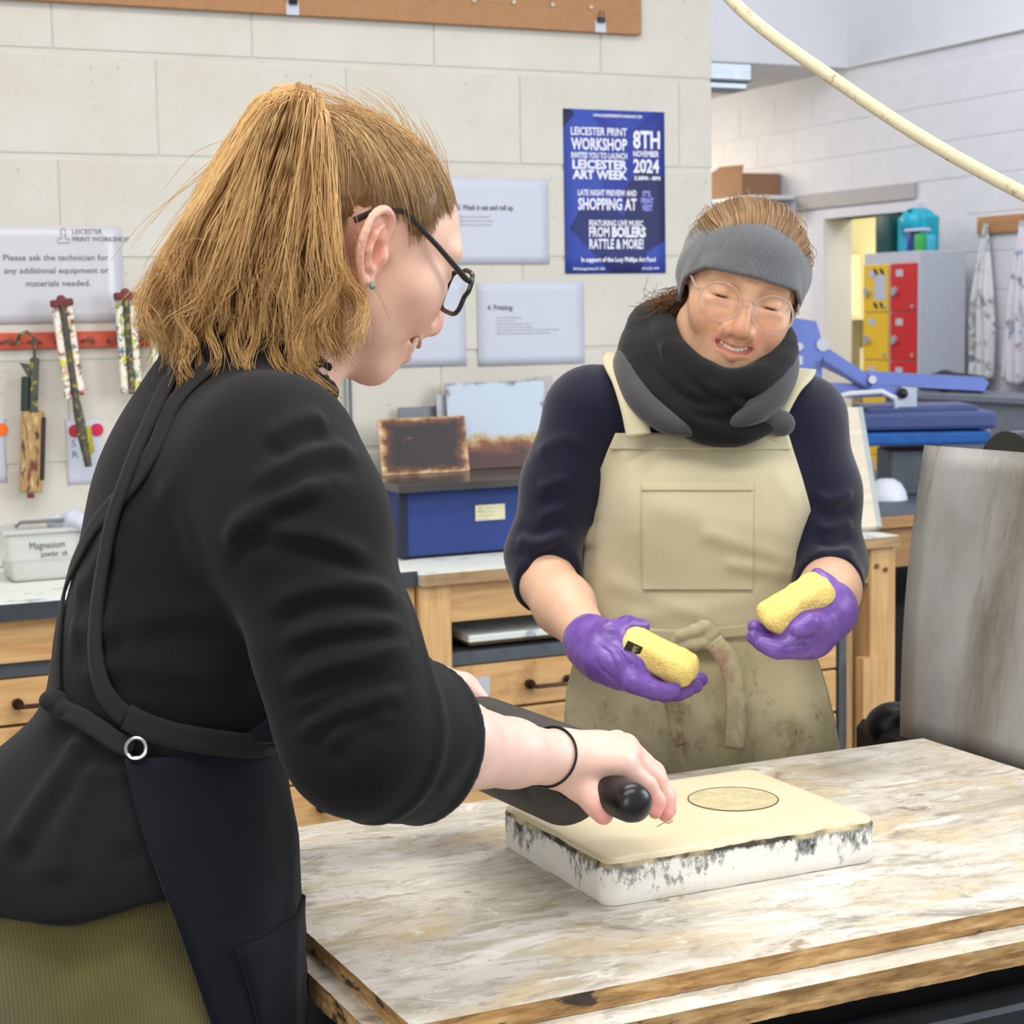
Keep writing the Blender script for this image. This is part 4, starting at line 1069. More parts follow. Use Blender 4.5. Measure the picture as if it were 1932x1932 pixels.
# lithographic stone
def stone():
    x0, x1, y0, y1, z0, z1 = .736, 1.030, 1.372, 1.592, TZ+.0003, TZ+.0440
    t = NT('litho_stone'); t.set(rough=.38, spec=.35)
    t.color(t.ramp(t.noise(9, 4), [(.3, srgb(216, 202, 168)), (.7, srgb(224, 212, 182))]))
    top = t.m
    t = NT('whitewashed_stone_side'); t.set(rough=.8)
    n1 = t.noise(85, 6, .75, t.mapping((1, 1, .6))); n2 = t.noise(17, 4, .6, t.mapping((1, 1, .4))); sz = t.sep()[2]
    hgt = t.math('MULTIPLY', t.math('SUBTRACT', sz, z0), 1.0/(z1-z0))
    dark = t.math('ADD', t.math('MULTIPLY', n1, .75), t.math('ADD', t.math('MULTIPLY', n2, .55), t.math('MULTIPLY', hgt, .22)))
    c = t.ramp(dark, [(.77, srgb(236, 234, 226)), (.83, srgb(160, 162, 160)), (.93, srgb(50, 54, 56))])
    c = t.mix(t.ramp(t.noise(14, 3, .5, t.mapping((1, 1, .15), loc=(2, 2, 0))), [(.68, 0.0), (.72, .5)]), c, srgb(182, 160, 116))
    rim = t.ramp(t.math('ADD', hgt, t.math('MULTIPLY', t.math('SUBTRACT', n1, .5), .22)), [(.77, 0.0), (.83, 1.0)])
    c = t.mix(rim, c, t.ramp(n2, [(.45, srgb(58, 54, 44)), (.60, srgb(214, 198, 158))]))
    t.color(c); t.bump(n1, .6, .002); side = t.m
    n = 30; R_ = .016; loop = []
    for cx, cy, a0 in ((x1-R_, y1-R_, 0), (x0+R_, y1-R_, 90), (x0+R_, y0+R_, 180), (x1-R_, y0+R_, 270)):
        for a in np.linspace(a0, a0+90, 9): loop.append((cx+R_*math.cos(math.radians(a)), cy+R_*math.sin(math.radians(a))))
    loop = np.array(loop); dense = []
    for i in range(len(loop)):
        p, q = loop[i], loop[(i+1) % len(loop)]; k = max(1, int(np.linalg.norm(q-p)/.004))
        for j in range(k): dense.append(p+(q-p)*j/k)
    P = np.array(dense); N = len(P); ctr = np.array([(x0+x1)/2, (y0+y1)/2]); rng = np.random.default_rng(2)
    T = np.roll(P, -1, 0)-np.roll(P, 1, 0); nr = np.stack([T[:, 1], -T[:, 0]], 1); nr /= np.linalg.norm(nr, axis=1, keepdims=True)
    def ring(ins, z, amp): 
        d = np.convolve(np.pad(rng.normal(0, 1, N), 2, mode='wrap'), np.ones(5)/5, 'valid')*amp
        return np.c_[P-nr*(ins+d)[:, None], np.full(N, z)+d*.4]
    R = [ring(np.full(N, .004), z0, .0006), ring(np.zeros(N), z0+.006, .0007), ring(np.zeros(N), z0+.015, .0008), ring(np.zeros(N), z0+.024, .0008), ring(np.zeros(N), z0+.032, .0008), ring(np.full(N, .0004), z1-.0065, .0012), ring(np.full(N, .0018), z1-.0045, .0012)]
    V = np.concatenate(R); F = []
    for i in range(len(R)-1):
        a = np.arange(N)+i*N; b = np.roll(np.arange(N), -1)+i*N; F.append(np.stack([a, b, b+N, a+N], 1))
    r = tag(empty('litho_stone', ((x0+x1)/2, (y0+y1)/2, z0)), 'pale lithography stone with whitewashed sides lying on the table', 'stone')
    np_mesh('stone_sides', V, np.concatenate(F), side, r)
    R2 = [R[-1], ring(np.full(N, .0026), z1-.0022, .0003), ring(np.full(N, .0045), z1-.0006, .0001), ring(np.full(N, .0075), z1, 0.0), ring(np.full(N, .014), z1, 0.0)]
    V = np.concatenate(R2+[np.array([[ctr[0], ctr[1], z1]])]); F = []
    for i in range(len(R2)-1):
        a = np.arange(N)+i*N; b = np.roll(np.arange(N), -1)+i*N; F.append(np.stack([a, b, b+N, a+N], 1))
    a = np.arange(N)+(len(R2)-1)*N; b = np.roll(np.arange(N), -1)+(len(R2)-1)*N
    F.append(np.stack([a, b, np.full(N, len(V)-1), np.full(N, len(V)-1)], 1))
    Fq = np.concatenate(F[:-1]); Ft = F[-1][:, :3]
    np_mesh('stone_rim', V[:-1], Fq, top, r)
    np_mesh('stone_face', V, Ft, top, r)
    # drawn circle
    c = pz(1383, 1508, z1); rad = np.linalg.norm(pz(1468, 1508, z1)-c)
    t = NT('wet_print'); t.set(rough=.16, spec=.5)
    n = t.noise(90, 5, .7); t.color(t.ramp(n, [(.35, srgb(196, 186, 146)), (.55, srgb(214, 202, 162)), (.75, srgb(226, 216, 184))])); t.bump(n, .5, .001)
    MB().cyl((c[0], c[1], z1+.0001), (c[0], c[1], z1+.0005), rad, n=64).build('drawn_disc', t.m, r)
    MB().tube([(c[0]+rad*math.cos(q), c[1]+rad*math.sin(q), z1+.0004) for q in np.linspace(0, 6.283, 72, endpoint=False)], .0007, 5, closed=True).build('drawn_outline', plain('dark_crayon', srgb(96, 88, 62), .6), r)
    m = MB()
    for pts in ([(1240, 1560), (1254, 1552), (1262, 1554), (1270, 1548)], [(1150, 1520), (1170, 1524), (1188, 1530)]): m.tube([pz(x, y, z1)+np.array([0, 0, .0003]) for x, y in pts], .0004, 4)
    m.build('crayon_line', MATS['dark_crayon'], r)
    return z1
ZS = stone()
# leather roller held above the stone
ra, rb = pd(1078, 1468, 1.598), pd(900, 1396, 1.768)
ax = (ra-rb)/np.linalg.norm(ra-rb)
rr = tag(empty('leather_roller', tuple(ra)), 'dark leather ink roller with two black handles held over the stone', 'roller')
def leather():
    t = NT('dark_leather'); t.set(rough=.55, spec=.4); n = t.noise(500, 3); t.color(t.ramp(t.noise(14, 4), [(.3, srgb(52, 49, 46)), (.7, srgb(66, 62, 58))])); t.bump(n, .3, .0008); return t.m
Lr = float(np.linalg.norm(ra-rb))
MB().lathe([(0, 0), (.036, 0), (.041, .002), (.0435, .006), (.0435, Lr-.006), (.041, Lr-.002), (.036, Lr), (0, Lr)], rb, ax, 48).build('roller_body', leather(), rr, True)
MHANDLE = plain('black_handle', srgb(24, 23, 24), .3, 0, .1)
hl_ = .108
MB().lathe([(0, -.004), (.016, -.004), (.018, .006), (.0150, .012), (.0165, .03), (.0168, hl_*.6), (.0170, hl_-.004), (.0150, hl_+.004), (.010, hl_+.008), (0, hl_+.0095)], ra, ax, 28).build('handle', MHANDLE, rr, True)
MB().lathe([(0, -.004), (.016, -.004), (.018, .006), (.0150, .012), (.0165, .03), (.0178, .07), (.0182, .105), (.0150, .115), (0, .121)], rb, -ax, 28).build('handle', MHANDLE, rr, True)
# steel sheet standing behind the right end of the table
def sheet_mat():
    t = NT('stained_zinc'); t.set(rough=.40, metal=.30)
    v = t.mapping((1, 1.0, .5)); n = t.noise(7, 6, .65, v); fine = t.noise(160, 3, .6, t.mapping((1, 1, .08)))
    c = t.ramp(n, [(.25, srgb(150, 150, 147)), (.5, srgb(172, 172, 170)), (.75, srgb(192, 193, 194))])
    c = t.mix(t.ramp(t.noise(5, 5, .7, t.mapping((1, 2.6, .30), loc=(1.5, .3, 0))), [(.52, 0.0), (.68, .75)]), c, srgb(104, 100, 80))
    c = t.mix(t.ramp(t.noise(11, 4, .7, t.mapping((1, 2.2, .22), loc=(4, 1, 0))), [(.62, 0.0), (.72, .6)]), c, srgb(140, 104, 62))
    sy = t.math('ADD', t.sep()[1], t.math('MULTIPLY', t.math('SUBTRACT', t.noise(6, 4, .6, t.mapping((1, 1, .5), loc=(2, 6, 1))), .5), .10))
    c = t.mix(t.ramp(t.math('ABSOLUTE', t.math('SUBTRACT', sy, 1.715)), [(.012, .62), (.055, 0.0)]), c, srgb(118, 108, 84))
    c = t.mix(t.ramp(fine, [(.4, 0.0), (.8, .2)]), c, srgb(205, 205, 205))
    t.color(c); t.l(t.ramp(n, [(.3, .30), (.7, .48)]), t.b.inputs['Roughness']); t.bump(fine, .08, .0006); return t.m
A_, B_ = pd(1699, 1388, 2.325), pd(1745, 840, 2.36)
yv = np.array([.012, -1.0, 0]); yv /= np.linalg.norm(yv)
G = np.zeros((14, 14, 3))
for i, v in enumerate(np.linspace(0, 1, 14)):
    for j, u in enumerate(np.linspace(0, 1, 14)):
        G[i, j] = B_+(A_-B_)*v+yv*.56*u+np.array([.014*math.sin(u*3)*(1-v)-.010*math.sin(v*3.14), 0, 0])
o = sheet(G, .0022, sheet_mat(), 'zinc_sheet', None); tag(o, 'large stained grey metal sheet standing at the right end of the table', 'metal sheet')
# dark machine parts behind the sheet
sup = tag(empty('etching_press', (1.75, 1.6, 0)), 'black iron etching press mostly hidden behind the metal sheet', 'press')
MB().box2((1.44, 1.10, 0), (2.1, 1.98, .905), bevel=.01).build('press_bed', MPRESS, sup)
dc = pd(1900, 905, 2.62); MB().cyl(dc+np.array([0, .0, 0])-np.array([.3, 0, 0])*.0, dc+np.array([.42, -.02, 0]), .070, n=28).build('press_roller', plain('polished_iron', srgb(60, 62, 62), .25, .8), sup, True)
MB().box2((dc[0]+.0, dc[1]-.04, .905), (dc[0]+.40, dc[1]+.04, dc[2]-.04)).build('roller_support', MPRESS, sup)
kc = pd(1672, 1372, 2.42); s_ = Sdf(); s_.add(Ell(kc, (.028, .028, .030)), .01).add(Ell(kc+np.array([.012, -.01, .020]), (.024, .024, .014)), .01).add(Cone(kc, kc+np.array([.16, -.04, -.03]), .016, .02), .012)
V, F = s_.mesh(.003); np_mesh('hand_knob', V, F, MPRESS, sup)
# cream hose hanging across the upper right corner
hp_ = [(1330, -60, 1.95), (1380, 0, 1.93), (1450, 62, 1.90), (1560, 140, 1.86), (1680, 222, 1.82), (1800, 295, 1.78), (1932, 366, 1.74), (2050, 425, 1.70), (2200, 495, 1.66)]
C = catmull([pd(*p) for p in hp_], 60)
hz = tag(empty('hose', tuple(C[0])), 'thick cream hose hanging across the upper right corner', 'hose')
up_ = np.array([C[0], C[0]+[-.05, .05, .12], C[0]+[-.08, .12, .5], C[0]+[-.1, .15, 1.6]])
MB().tube(list(catmull(up_[::-1], 16)[:-1])+list(C)+list(catmull([C[-1], C[-1]+[.12, -.1, -.02], C[-1]+[.4, -.3, .35], C[-1]+[.5, -.5, 1.6]], 20)[1:]), .0068, 12).build('hose_tube', inky('cream_rubber', srgb(214, 206, 172), [srgb(196, 186, 150), srgb(170, 150, 118)], 60, .60), hz, True)
# ------------------------------------------------------------------ heads (local frame: x person's right, y forward, z up, eye line at z = 0)
def head_sdf(g, eyes=True):
    """g: dict of proportions"""
    h = Sdf()
    w = g.get('w', 1.0)
    h.add(Ell((0, g.get('cy', -.013), g.get('cz', .026)), (.0725*w, .094, g.get('crz', .074))), .01)
    h.add(Ell((0, .026, -.018), (.060*w, .060, .080)), .02)
    h.add(Ell((0, .020, -.066), (.052*w, .056, .040)), .02)
    cz = g.get('chin', -.099)
    h.add(Ell((0, .066, cz), (.019, .017, .015)), .018)
    for s in (-1, 1):
        h.add(Cone((s*.050*w, -.004, -.052), (s*.016, .060, cz+.004), .016, .015), .022)
        h.add(Ell((s*.041*w, .048, -.022), (.021, .026, .020)), .016)
        if g.get('smile', 1):
            h.add(Ell((s*.034*w, .062, g.get('chz', -.042)), (.0185, .0165, .0165)), .022)
        h.add(Cone((s*.010, g.get('brow', .0795), .017), (s*.040*w, .066, .018), .010, .009), .014)
    # eye sockets and lids
    ex = g.get('ex', .031)
    for s in (-1, 1):
        h.sub(Ell((s*ex, .091, -.001), (.019, .0155, .0115)), .012)
        h.add(Ell((s*ex, .0665, -.002), (.0150, .0140, .0128)), .004)
        if g.get('slit'): h.sub(Ell((s*ex, .0790, g['slit']), (.0115, .0060, .0014)), .0012)
        h.sub(Cone((s*(ex-.012), .083, .0075), (s*(ex+.013), .078, .0070), .0016, .0014), .003)
        h.add(Cone((s*(ex-.012), .0775, -.0125), (s*(ex+.013), .0725, -.0125), .0042, .0040), .006)
    # nose
    tz = g.get('nz', -.040); ty = g.get('ny', .101); ns = g.get('ns', 1.0)
    h.add(Cone((0, .0815, .010), (0, ty-.006, tz+.012), .0068, .0080), .012)
    h.add(Ell((0, ty-.004, tz), (.0102*ns, .0100*ns, .0098*ns)), .010)
    for s in (-1, 1):
        h.add(Ell((s*.0118*ns, ty-.0145, tz-.0035), (.0072*ns, .0096*ns, .0076*ns)), .006)
        h.sub(Ell((s*.0062*ns, ty-.010, tz-.0105*ns), (.0036, .0056, .0042)), .002)
        h.sub(Cone((s*.021, ty-.020, tz-.004), (s*.030, .068, tz-.022), .0012, .0014), .008)
    # muzzle, lips and open smile
    mz = g.get('mz', -.068); my = g.get('my', .088); mw = g.get('mw', .027)
    h.add(Ell((0, my-.021, mz), (.030, .020, .024)), .016)
    lf = g.get('lift', .0060)
    up = [(-mw, my-.0175, mz+lf), (-mw*.55, my-.0055, mz+.0030), (-.004, my+.0010, mz+.0042), (0, my+.0006, mz+.0032), (.004, my+.0010, mz+.0042), (mw*.55, my-.0055, mz+.0030), (mw, my-.0175, mz+lf)]
    lo = [(-mw, my-.0175, mz+lf-.0005), (-mw*.6, my-.0075, mz-.0065), (0, my-.0015, mz-.0115), (mw*.6, my-.0075, mz-.0065), (mw, my-.0175, mz+lf-.0005)]
    lb, ld = g.get('lowback', 0.0), g.get('lowdrop', 0.0)
    lo = [(x, y-lb*(1-abs(x)/mw), z-ld*(1-abs(x)/mw)) for x, y, z in lo]
    op = g.get('open', .0042)
    lr = g.get('lipr', 1.0)
    for i in range(6): h.add(Cone(up[i], up[i+1], .0040*lr, .0040*lr), .0035)
    for i in range(4): h.add(Cone(lo[i], lo[i+1], (.0042 if i in (0, 3) else .0050)*lr, .0048*lr), .0035)
    gap = [(-mw*.92, my-.0135, mz+lf-.0018), (-mw*.55, my-.002, mz-.0012), (0, my+.003, mz-.0038), (mw*.55, my-.002, mz-.0012), (mw*.92, my-.0135, mz+lf-.0018)]
    gap = [(x, y-lb*.5*(1-abs(x)/mw), z-ld*.5*(1-abs(x)/mw)) for x, y, z in gap]
    for i in range(4): h.sub(Cone(gap[i], gap[i+1], op*(g.get('gapend', .45) if i == 0 else 1), op*(g.get('gapend', .45) if i == 3 else 1)), .002)
    # crease from nose to mouth corner
    for s in (-1, 1):
        h.sub(Cone((s*.0185, my-.010, tz-.008), (s*(mw+.006), my-.020, mz+.006), .0016, .0020), .006)
    # ears
    for s in (1, -1):
        t = math.radians(g.get('eartilt', 14)); fl = math.radians(g.get('flare', 24))
        O = np.array([s*g.get('earx', .0715)*w, g.get('eary', -.012), g.get('earz', -.010)])
        yv = np.array([-s*math.sin(fl), math.cos(fl), 0]); zv = np.array([0, -math.sin(t), math.cos(t)])
        yv = yv-zv*(yv@zv); yv /= np.linalg.norm(yv); xv = np.cross(yv, zv)*(1 if s > 0 else 1)
        if xv[0]*s < 0: xv = -xv
        O = O+xv*.003-yv*.004
        es = g.get('ears', 1.0)
        def E(y, z, x=0.0): return O+(xv*x+yv*y+zv*z)*es
        M = np.stack([xv, yv, zv], 1)
        h.add(Ell(E(-.003, .001, -.001), (.0035*es, .0155*es, .0265*es), M), .003)
        h.add(Ell(E(.008, -.004, -.004), (.006*es, .008*es, .020*es), M), .006)
        rim = [E(.008, .004, .000), E(.0115, .015, .001), E(.0085, .0250, .002), E(-.002, .0300, .003), E(-.0130, .0250, .004), E(-.0195, .010, .005), E(-.0180, -.005, .004), E(-.0120, -.018, .003), E(-.005, -.027, .002)]
        h.chain(catmull(rim, 22), np.interp(np.linspace(0, 1, 22), np.linspace(0, 1, 9), [.0022, .0028, .0032, .0034, .0034, .0033, .0031, .0030, .0034]), .002)
        h.add(Ell(E(.001, -.0275, .001), (.0042*es, .0080*es, .0080*es), M), .004)
        h.chain([E(.001, .019, .003), E(-.008, .010, .004), E(-.0095, -.002, .004), E(-.005, -.0135, .0035), E(.002, -.0175, .003)], [.0022, .0030, .0032, .0030, .0026], .003)
        h.sub(Ell(E(.001, -.003, .004), (.0070*es, .0072*es, .0100*es), M), .003)
        h.sub(Ell(E(-.014, .012, .0045), (.0028*es, .0022*es, .0120*es), M), .0025)
        h.sub(Ell(E(.002, .0225, .004), (.0026*es, .0055*es, .0030*es), M), .0025)
        h.add(Ell(E(.0105, -.006, .003), (.0034*es, .0040*es, .0058*es), M), .004)
    return h

def to_world(V, M, c): return (V@np.asarray(M, np.float32).T+np.asarray(c, np.float32)).astype(np.float32)
def to_local(P, M, c): return (np.asarray(P, float)-np.asarray(c))@np.asarray(M)

def skin_colors(V, g, base, lip, blush, brow=None):
    """tint of the skin in head coordinates: lips, flushed cheeks and nose"""
    C = np.tile(np.array(base, np.float32), (len(V), 1))
    mz = g.get('mz', -.068); my = g.get('my', .088); mw = g.get('mw', .027); tz = g.get('nz', -.040)
    x, y, z = V[:, 0], V[:, 1], V[:, 2]
    def blend(w, col):
        nonlocal C
        w = np.clip(w, 0, 1)[:, None].astype(np.float32); C = C*(1-w)+np.array(col, np.float32)*w
    for s in (-1, 1):
        blend(0.75*np.exp(-(((x-s*.036)/.020)**2+((z+.036)/.020)**2))*(y > .02), blush)
        blend(0.55*np.exp(-(((np.abs(x)-.078)/.012)**2+((z+.006)/.030)**2+((y+.016)/.02)**2)), blush)
    blend(0.8*np.exp(-((x/.014)**2+((z-tz)/.013)**2))*(y > .085), blush)
    blend(0.35*np.exp(-((x/.02)**2+((z+.10)/.014)**2))*(y > .05), blush)
    curve = mz-.004+(g.get('lift', .006)+.003)*(np.abs(x)/mw)**2
    lw = np.exp(-(np.abs(z-curve)/.0105)**6)*np.exp(-(np.abs(x)/(mw*1.02))**10)*(y > my-.024)
    blend(0.8*lw, lip)
    return C

def teeth_mesh(g, M, c, mat, parent):
    mz = g.get('mz', -.068); my = g.get('my', .088); mw = g.get('mw', .027)
    t = Sdf()
    for i in range(-4, 5):
        a = i/4.6
        x = mw*.80*a; y = my-.0030-.0115*a*a+g.get('tf', 0.0); z = mz-.0006+g.get('lift', .0060)*abs(a)**2
        wd = .0036 if abs(i) < 2 else .0030
        t.add(Box((x, y, z), (wd*.5, .0010, (.0032-.0008*abs(a))*g.get('tooth', 1.0)), .0010), .0004)
    V, F = t.mesh(.0006, .002)
    return np_mesh('teeth', to_world(V, M, c), F, mat, parent)
# ------------------------------------------------------------------ materials of people and clothes
def skin_mat(name):
    t = NT(name); t.set(rough=.46, sss=.10, sssscale=.006, spec=.42)
    fine = t.noise(900, 3); mott = t.noise(70, 4)
    c = t.mix(t.ramp(mott, [(.35, 0.0), (.75, .16)]), t.attr(), srgb(206, 128, 108))
    t.color(c); t.bump(fine, .06, .0006); return t.m
def hair_mat(name):
    t = NT(name); t.set(rough=.42, spec=.35); c = t.attr(); t.color(c)
    tr = t.n('ShaderNodeBsdfTranslucent'); t.l(c, tr.inputs['Color'])
    mx = t.n('ShaderNodeMixShader'); mx.inputs[0].default_value = .22
    t.l(t.b.outputs[0], mx.inputs[1]); t.l(tr.outputs[0], mx.inputs[2])
    t.l(mx.outputs[0], t.t.nodes['Material Output'].inputs['Surface']); return t.m
def cloth_mat(name, col, weave=900, rough=.9, sheen=.25, var=.14, spec=.2, bump=.25, fuzz=None, dirt=None):
    t = NT(name); t.set(rough=rough, sheen=sheen, spec=spec, sheenrough=.5)
    n1 = t.noise(6, 4); n2 = t.noise(weave, 2)
    dark = tuple(c*(1-var) for c in col[:3])+(1,); lite = tuple(min(1, c*(1+var)) for c in col[:3])+(1,)
    c = t.ramp(n1, [(.3, dark), (.7, lite)])
    c = t.mix(t.ramp(n2, [(.35, 0.0), (.7, .35)]), c, tuple(min(1, x*1.5+.002) for x in col[:3])+(1,))
    if dirt is not None:
        for sc, lo, hi, dc in dirt:
            c = t.mix(t.ramp(t.noise(sc, 5, .65), [(lo, 0.0), (hi, .8)]), c, dc)
    t.color(c); t.bump(n2, bump, .0006); return t.m
MSKIN = skin_mat('skin')
MHAIR = hair_mat('hair')
MTEETH = plain('teeth', srgb(236, 226, 206), .25, var=.04)
MBLACKCLOTH = cloth_mat('black_cotton', srgb(18, 18, 20), sheen=.06, spec=.2)
MNAVYCLOTH = cloth_mat('dark_navy_denim', srgb(20, 22, 29), sheen=.06, spec=.12, dirt=[(9, .66, .80, srgb(62, 62, 72))])
MSTRAP = cloth_mat('black_webbing', srgb(34, 33, 32), weave=1400, sheen=.05)
def corduroy():
    t = NT('olive_corduroy'); t.set(rough=.9, sheen=.35, spec=.15)
    w = t.n('ShaderNodeTexWave', wave_type='BANDS', bands_direction='X'); w.inputs['Scale'].default_value = 130; w.inputs['Distortion'].default_value = .6; w.inputs['Detail'].default_value = 2
    t.l(t.mapping((.903, -.43, .04)), w.inputs['Vector'])
    n = t.noise(7, 4)
    c = t.ramp(n, [(.3, srgb(84, 78, 44)), (.7, srgb(112, 104, 62))])
    c = t.mix(t.ramp(w.outputs['Fac'], [(.2, 0.0), (.8, .30)]), c, srgb(58, 54, 28))
    c = t.mix(t.ramp(t.noise(16, 4), [(.66, 0.0), (.8, .5)]), c, srgb(130, 120, 80))
    t.color(c); t.bump(w.outputs['Fac'], .35, .0012); return t.m
MCORD = corduroy()
MSTEEL = plain('polished_steel', srgb(190, 190, 188), .25, 1.0, .05)
MBLACKPLASTIC = plain('black_plastic', srgb(22, 22, 24), .35, 0, .1)
# ------------------------------------------------------------------ the woman in black who holds the roller
W1 = tag(empty('person', (0.36, 1.46, 0)), 'person in black shirt and dark apron bending over the stone with a roller, blond ponytail', 'person')
M1 = np.array([[0.01, 0.892, 0.452], [-0.979, 0.1, -0.176], [-0.202, -0.441, 0.874]]); C1 = np.array([.558, 1.467, 1.526])
G1 = dict(open=.0074, eartilt=14, ears=1.06, cz=.013, crz=.070, cy=-.013, my=.0930, mw=.0320, lift=.0075, lipr=1.25, tooth=1.6, gapend=.85, tf=.0022, lowback=.005, lowdrop=.004, ns=1.18, nz=-.0425, ny=.103, brow=.0765)
def w1_body():
    h = head_sdf(G1)
    for s in (-1, 1):                                    # fuller cheeks
        h.add(Ell((s*.047, .040, -.024), (.022, .028, .024)), .016)
        h.add(Ell((s*.040, .018, -.058), (.024, .034, .030)), .018)
    h.add(Ell((0, .030, -.090), (.036, .034, .020)), .02)
    nb = to_local(pd(470, 742, 1.53), M1, C1); nf = to_local(pd(520, 760, 1.53), M1, C1)
    h.add(Cone((0, -.030, -.040), nb, .050, .050), .025)
    h.add(Cone((0, -.008, -.065), nf, .040, .042), .025)
    V, F = h.mesh(.0016); V = relax(V, F, 1); N = vnormals(V, F)
    for s in (-1, 1):
        V = crease(V, N, [(s*.034, .070, -.050), (s*.035, .064, -.066), (s*.026, .062, -.084), (s*.018, .064, -.098)], .0022, -.0016)
        V = crease(V, N, [(s*.022, .084, -.046), (s*.032, .074, -.050), (s*.038, .064, -.062)], .0022, -.0014)
    head_V, head_F = V, F
    col = skin_colors(V, G1, srgb(236, 192, 168)[:3], srgb(204, 120, 110)[:3], srgb(234, 164, 140)[:3])
    Wv = to_world(V, M1, C1)
    # right forearm and hand
    a = Sdf()
    EL = pd(692, 1388, 1.34); WR = pd(1058, 1432, 1.545)
    mid = EL*.62+WR*.38
    a.chain([EL, mid, EL*.28+WR*.72, WR], [.042, .0375, .0265, .0215], .012)
    a.add(Ell(WR*.97+EL*.03, (.0235, .0235, .0195)), .010)
    # back of the hand
    mcp = [pd(1163, 1402, 1.600), pd(1180, 1409, 1.580), pd(1184, 1422, 1.560), pd(1176, 1440, 1.542)]   # index .. little finger
    for p in mcp: a.add(Cone(WR, p, .0195, .0108), .012)
    a.add(Ell((WR*.45+np.mean(mcp, 0)*.55), (.028, .034, .0135)), .014)
    pip = [pd(1214, 1440, 1.625), pd(1233, 1458, 1.604), pd(1236, 1470, 1.580), pd(1222, 1482, 1.556)]
    dip = [pd(1236, 1482, 1.627), pd(1256, 1500, 1.604), pd(1256, 1508, 1.580), pd(1240, 1512, 1.556)]
    tip = [pd(1238, 1512, 1.618), pd(1260, 1529, 1.596), pd(1256, 1536, 1.574), pd(1236, 1532, 1.552)]
    for i in range(4):
        r = (.0090, .0094, .0090, .0078)[i]
        f = Sdf().chain([mcp[i], pip[i], dip[i], tip[i]], [r*1.14, r, r*.9, r*.78], .004)
        for q in f.p: a.p.append((q[0], '+', .005))
    # thumb on the near side of the handle
    a.chain([WR*.75+mcp[0]*.25+np.array([0, 0, -.008]), pd(1096, 1478, 1.545), pd(1126, 1512, 1.532), pd(1139, 1538, 1.528)], [.0175, .0135, .0108, .0082], .010)
    V2, F2 = a.mesh(.0016); V2 = relax(V2, F2, 1)
    # left hand on the far handle
    b = Sdf()
    LE = np.array([.56, 1.70, 1.115]); LW = pd(818, 1302, 1.825)
    b.chain([LE, LE*.5+LW*.5, LW], [.042, .037, .024], .02)
    hc = pd(868, 1306, 1.84)
    b.add(Cone(LW, hc, .021, .021), .015)
    for i in range(4):
        o = (CF*.018-CR*.002)*(i-1.5)
        r = .0088
        b.chain([hc+o+np.array([.004, 0, .006]), pd(898, 1314, 1.84)+o, pd(910, 1345, 1.84)+o, pd(900, 1375, 1.835)+o], [r*1.2, r*1.05, r*.95, r*.8], .004, .008)
    b.chain([LW, pd(850, 1345, 1.80), pd(872, 1380, 1.79)], [.016, .012, .009], .01)
    V3, F3 = b.mesh(.0022); V3 = relax(V3, F3, 1)
    # trunk and legs under the clothes
    t = Sdf()
    t.add(Ell((.435, 1.475, 1.26), (.08, .12, .12)), .03).add(Ell((.37, 1.47, 1.09), (.065, .10, .13)), .03).add(Ell((.32, 1.465, .95), (.09, .11, .10)), .03)
    t.add(Cone((.435, 1.468, 1.33), (.45, 1.468, 1.39), .05, .045), .03)
    t.add(Cone(pd(520, 868, 1.385), EL, .036, .036), .02).add(Cone((.475, 1.58, 1.335), LE, .036, .036), .02)
    for s in (-1, 1): t.add(Cone((.318, 1.464+s*.075, .88), (.318, 1.46+s*.095, .08), .06, .036), .03)
    V4, F4 = t.mesh(.009); 
    V, F = merge([(Wv, head_F), (V2, F2), (V3, F3), (V4, F4)])
    hand = np.tile(np.array(srgb(240, 202, 186)[:3], np.float32), (len(V2), 1))
    tips = np.array([tip[0], tip[1], tip[2], tip[3], pip[0], pip[1], pip[2], pip[3], pd(1139, 1538, 1.528), mcp[1], mcp[2]])
    for i, p in enumerate(tips):
        w = np.exp(-(np.linalg.norm(V2-p.astype(np.float32), axis=1)/(.016 if i < 4 or i == 8 else .012))**2)[:, None]*(.75 if i < 4 or i == 8 else .35)
        hand = hand*(1-w)+np.array(srgb(222, 130, 120)[:3], np.float32)*w
    rest = np.tile(np.array(srgb(240, 202, 186)[:3], np.float32), (len(V3)+len(V4), 1))
    np_mesh('body', V, F, MSKIN, W1, color=np.concatenate([col, hand, rest]))
    return h, head_V, head_F, EL, WR, a
H1, H1V, H1F, EL1, WR1, ARMS1 = w1_body()
teeth_mesh(G1, M1, C1, MTEETH, W1)

# ---- shirt
def w1_torso(off=0.0):
    s = Sdf()
    s.add(Ell((.435, 1.475, 1.27), (.103+off, .155+off, .155+off)), .05)
    s.add(Ell((.372, 1.474, 1.14), (.090+off, .130+off, .11+off)), .06)
    s.add(Ell((.345, 1.470, 1.00), (.112+off, .150+off, .11+off)), .06)
    s.add(Cone((.432, 1.350, 1.345), (.465, 1.590, 1.350), .044+off, .044+off), .05)
    s.add(Cone((.435, 1.43, 1.365), (.450, 1.468, 1.395), .050+off, .055+off), .04)
    s.add(Cone((.435, 1.51, 1.365), (.450, 1.468, 1.395), .050+off, .055+off), .04)
    s.add(Ell((.395, 1.44, 1.25), (.075+off, .11+off, .13+off)), .05)
    return s
ARM1 = [pd(520, 868, 1.385), pd(566, 985, 1.362), pd(634, 1230, 1.342), EL1, EL1*.55+WR1*.45]
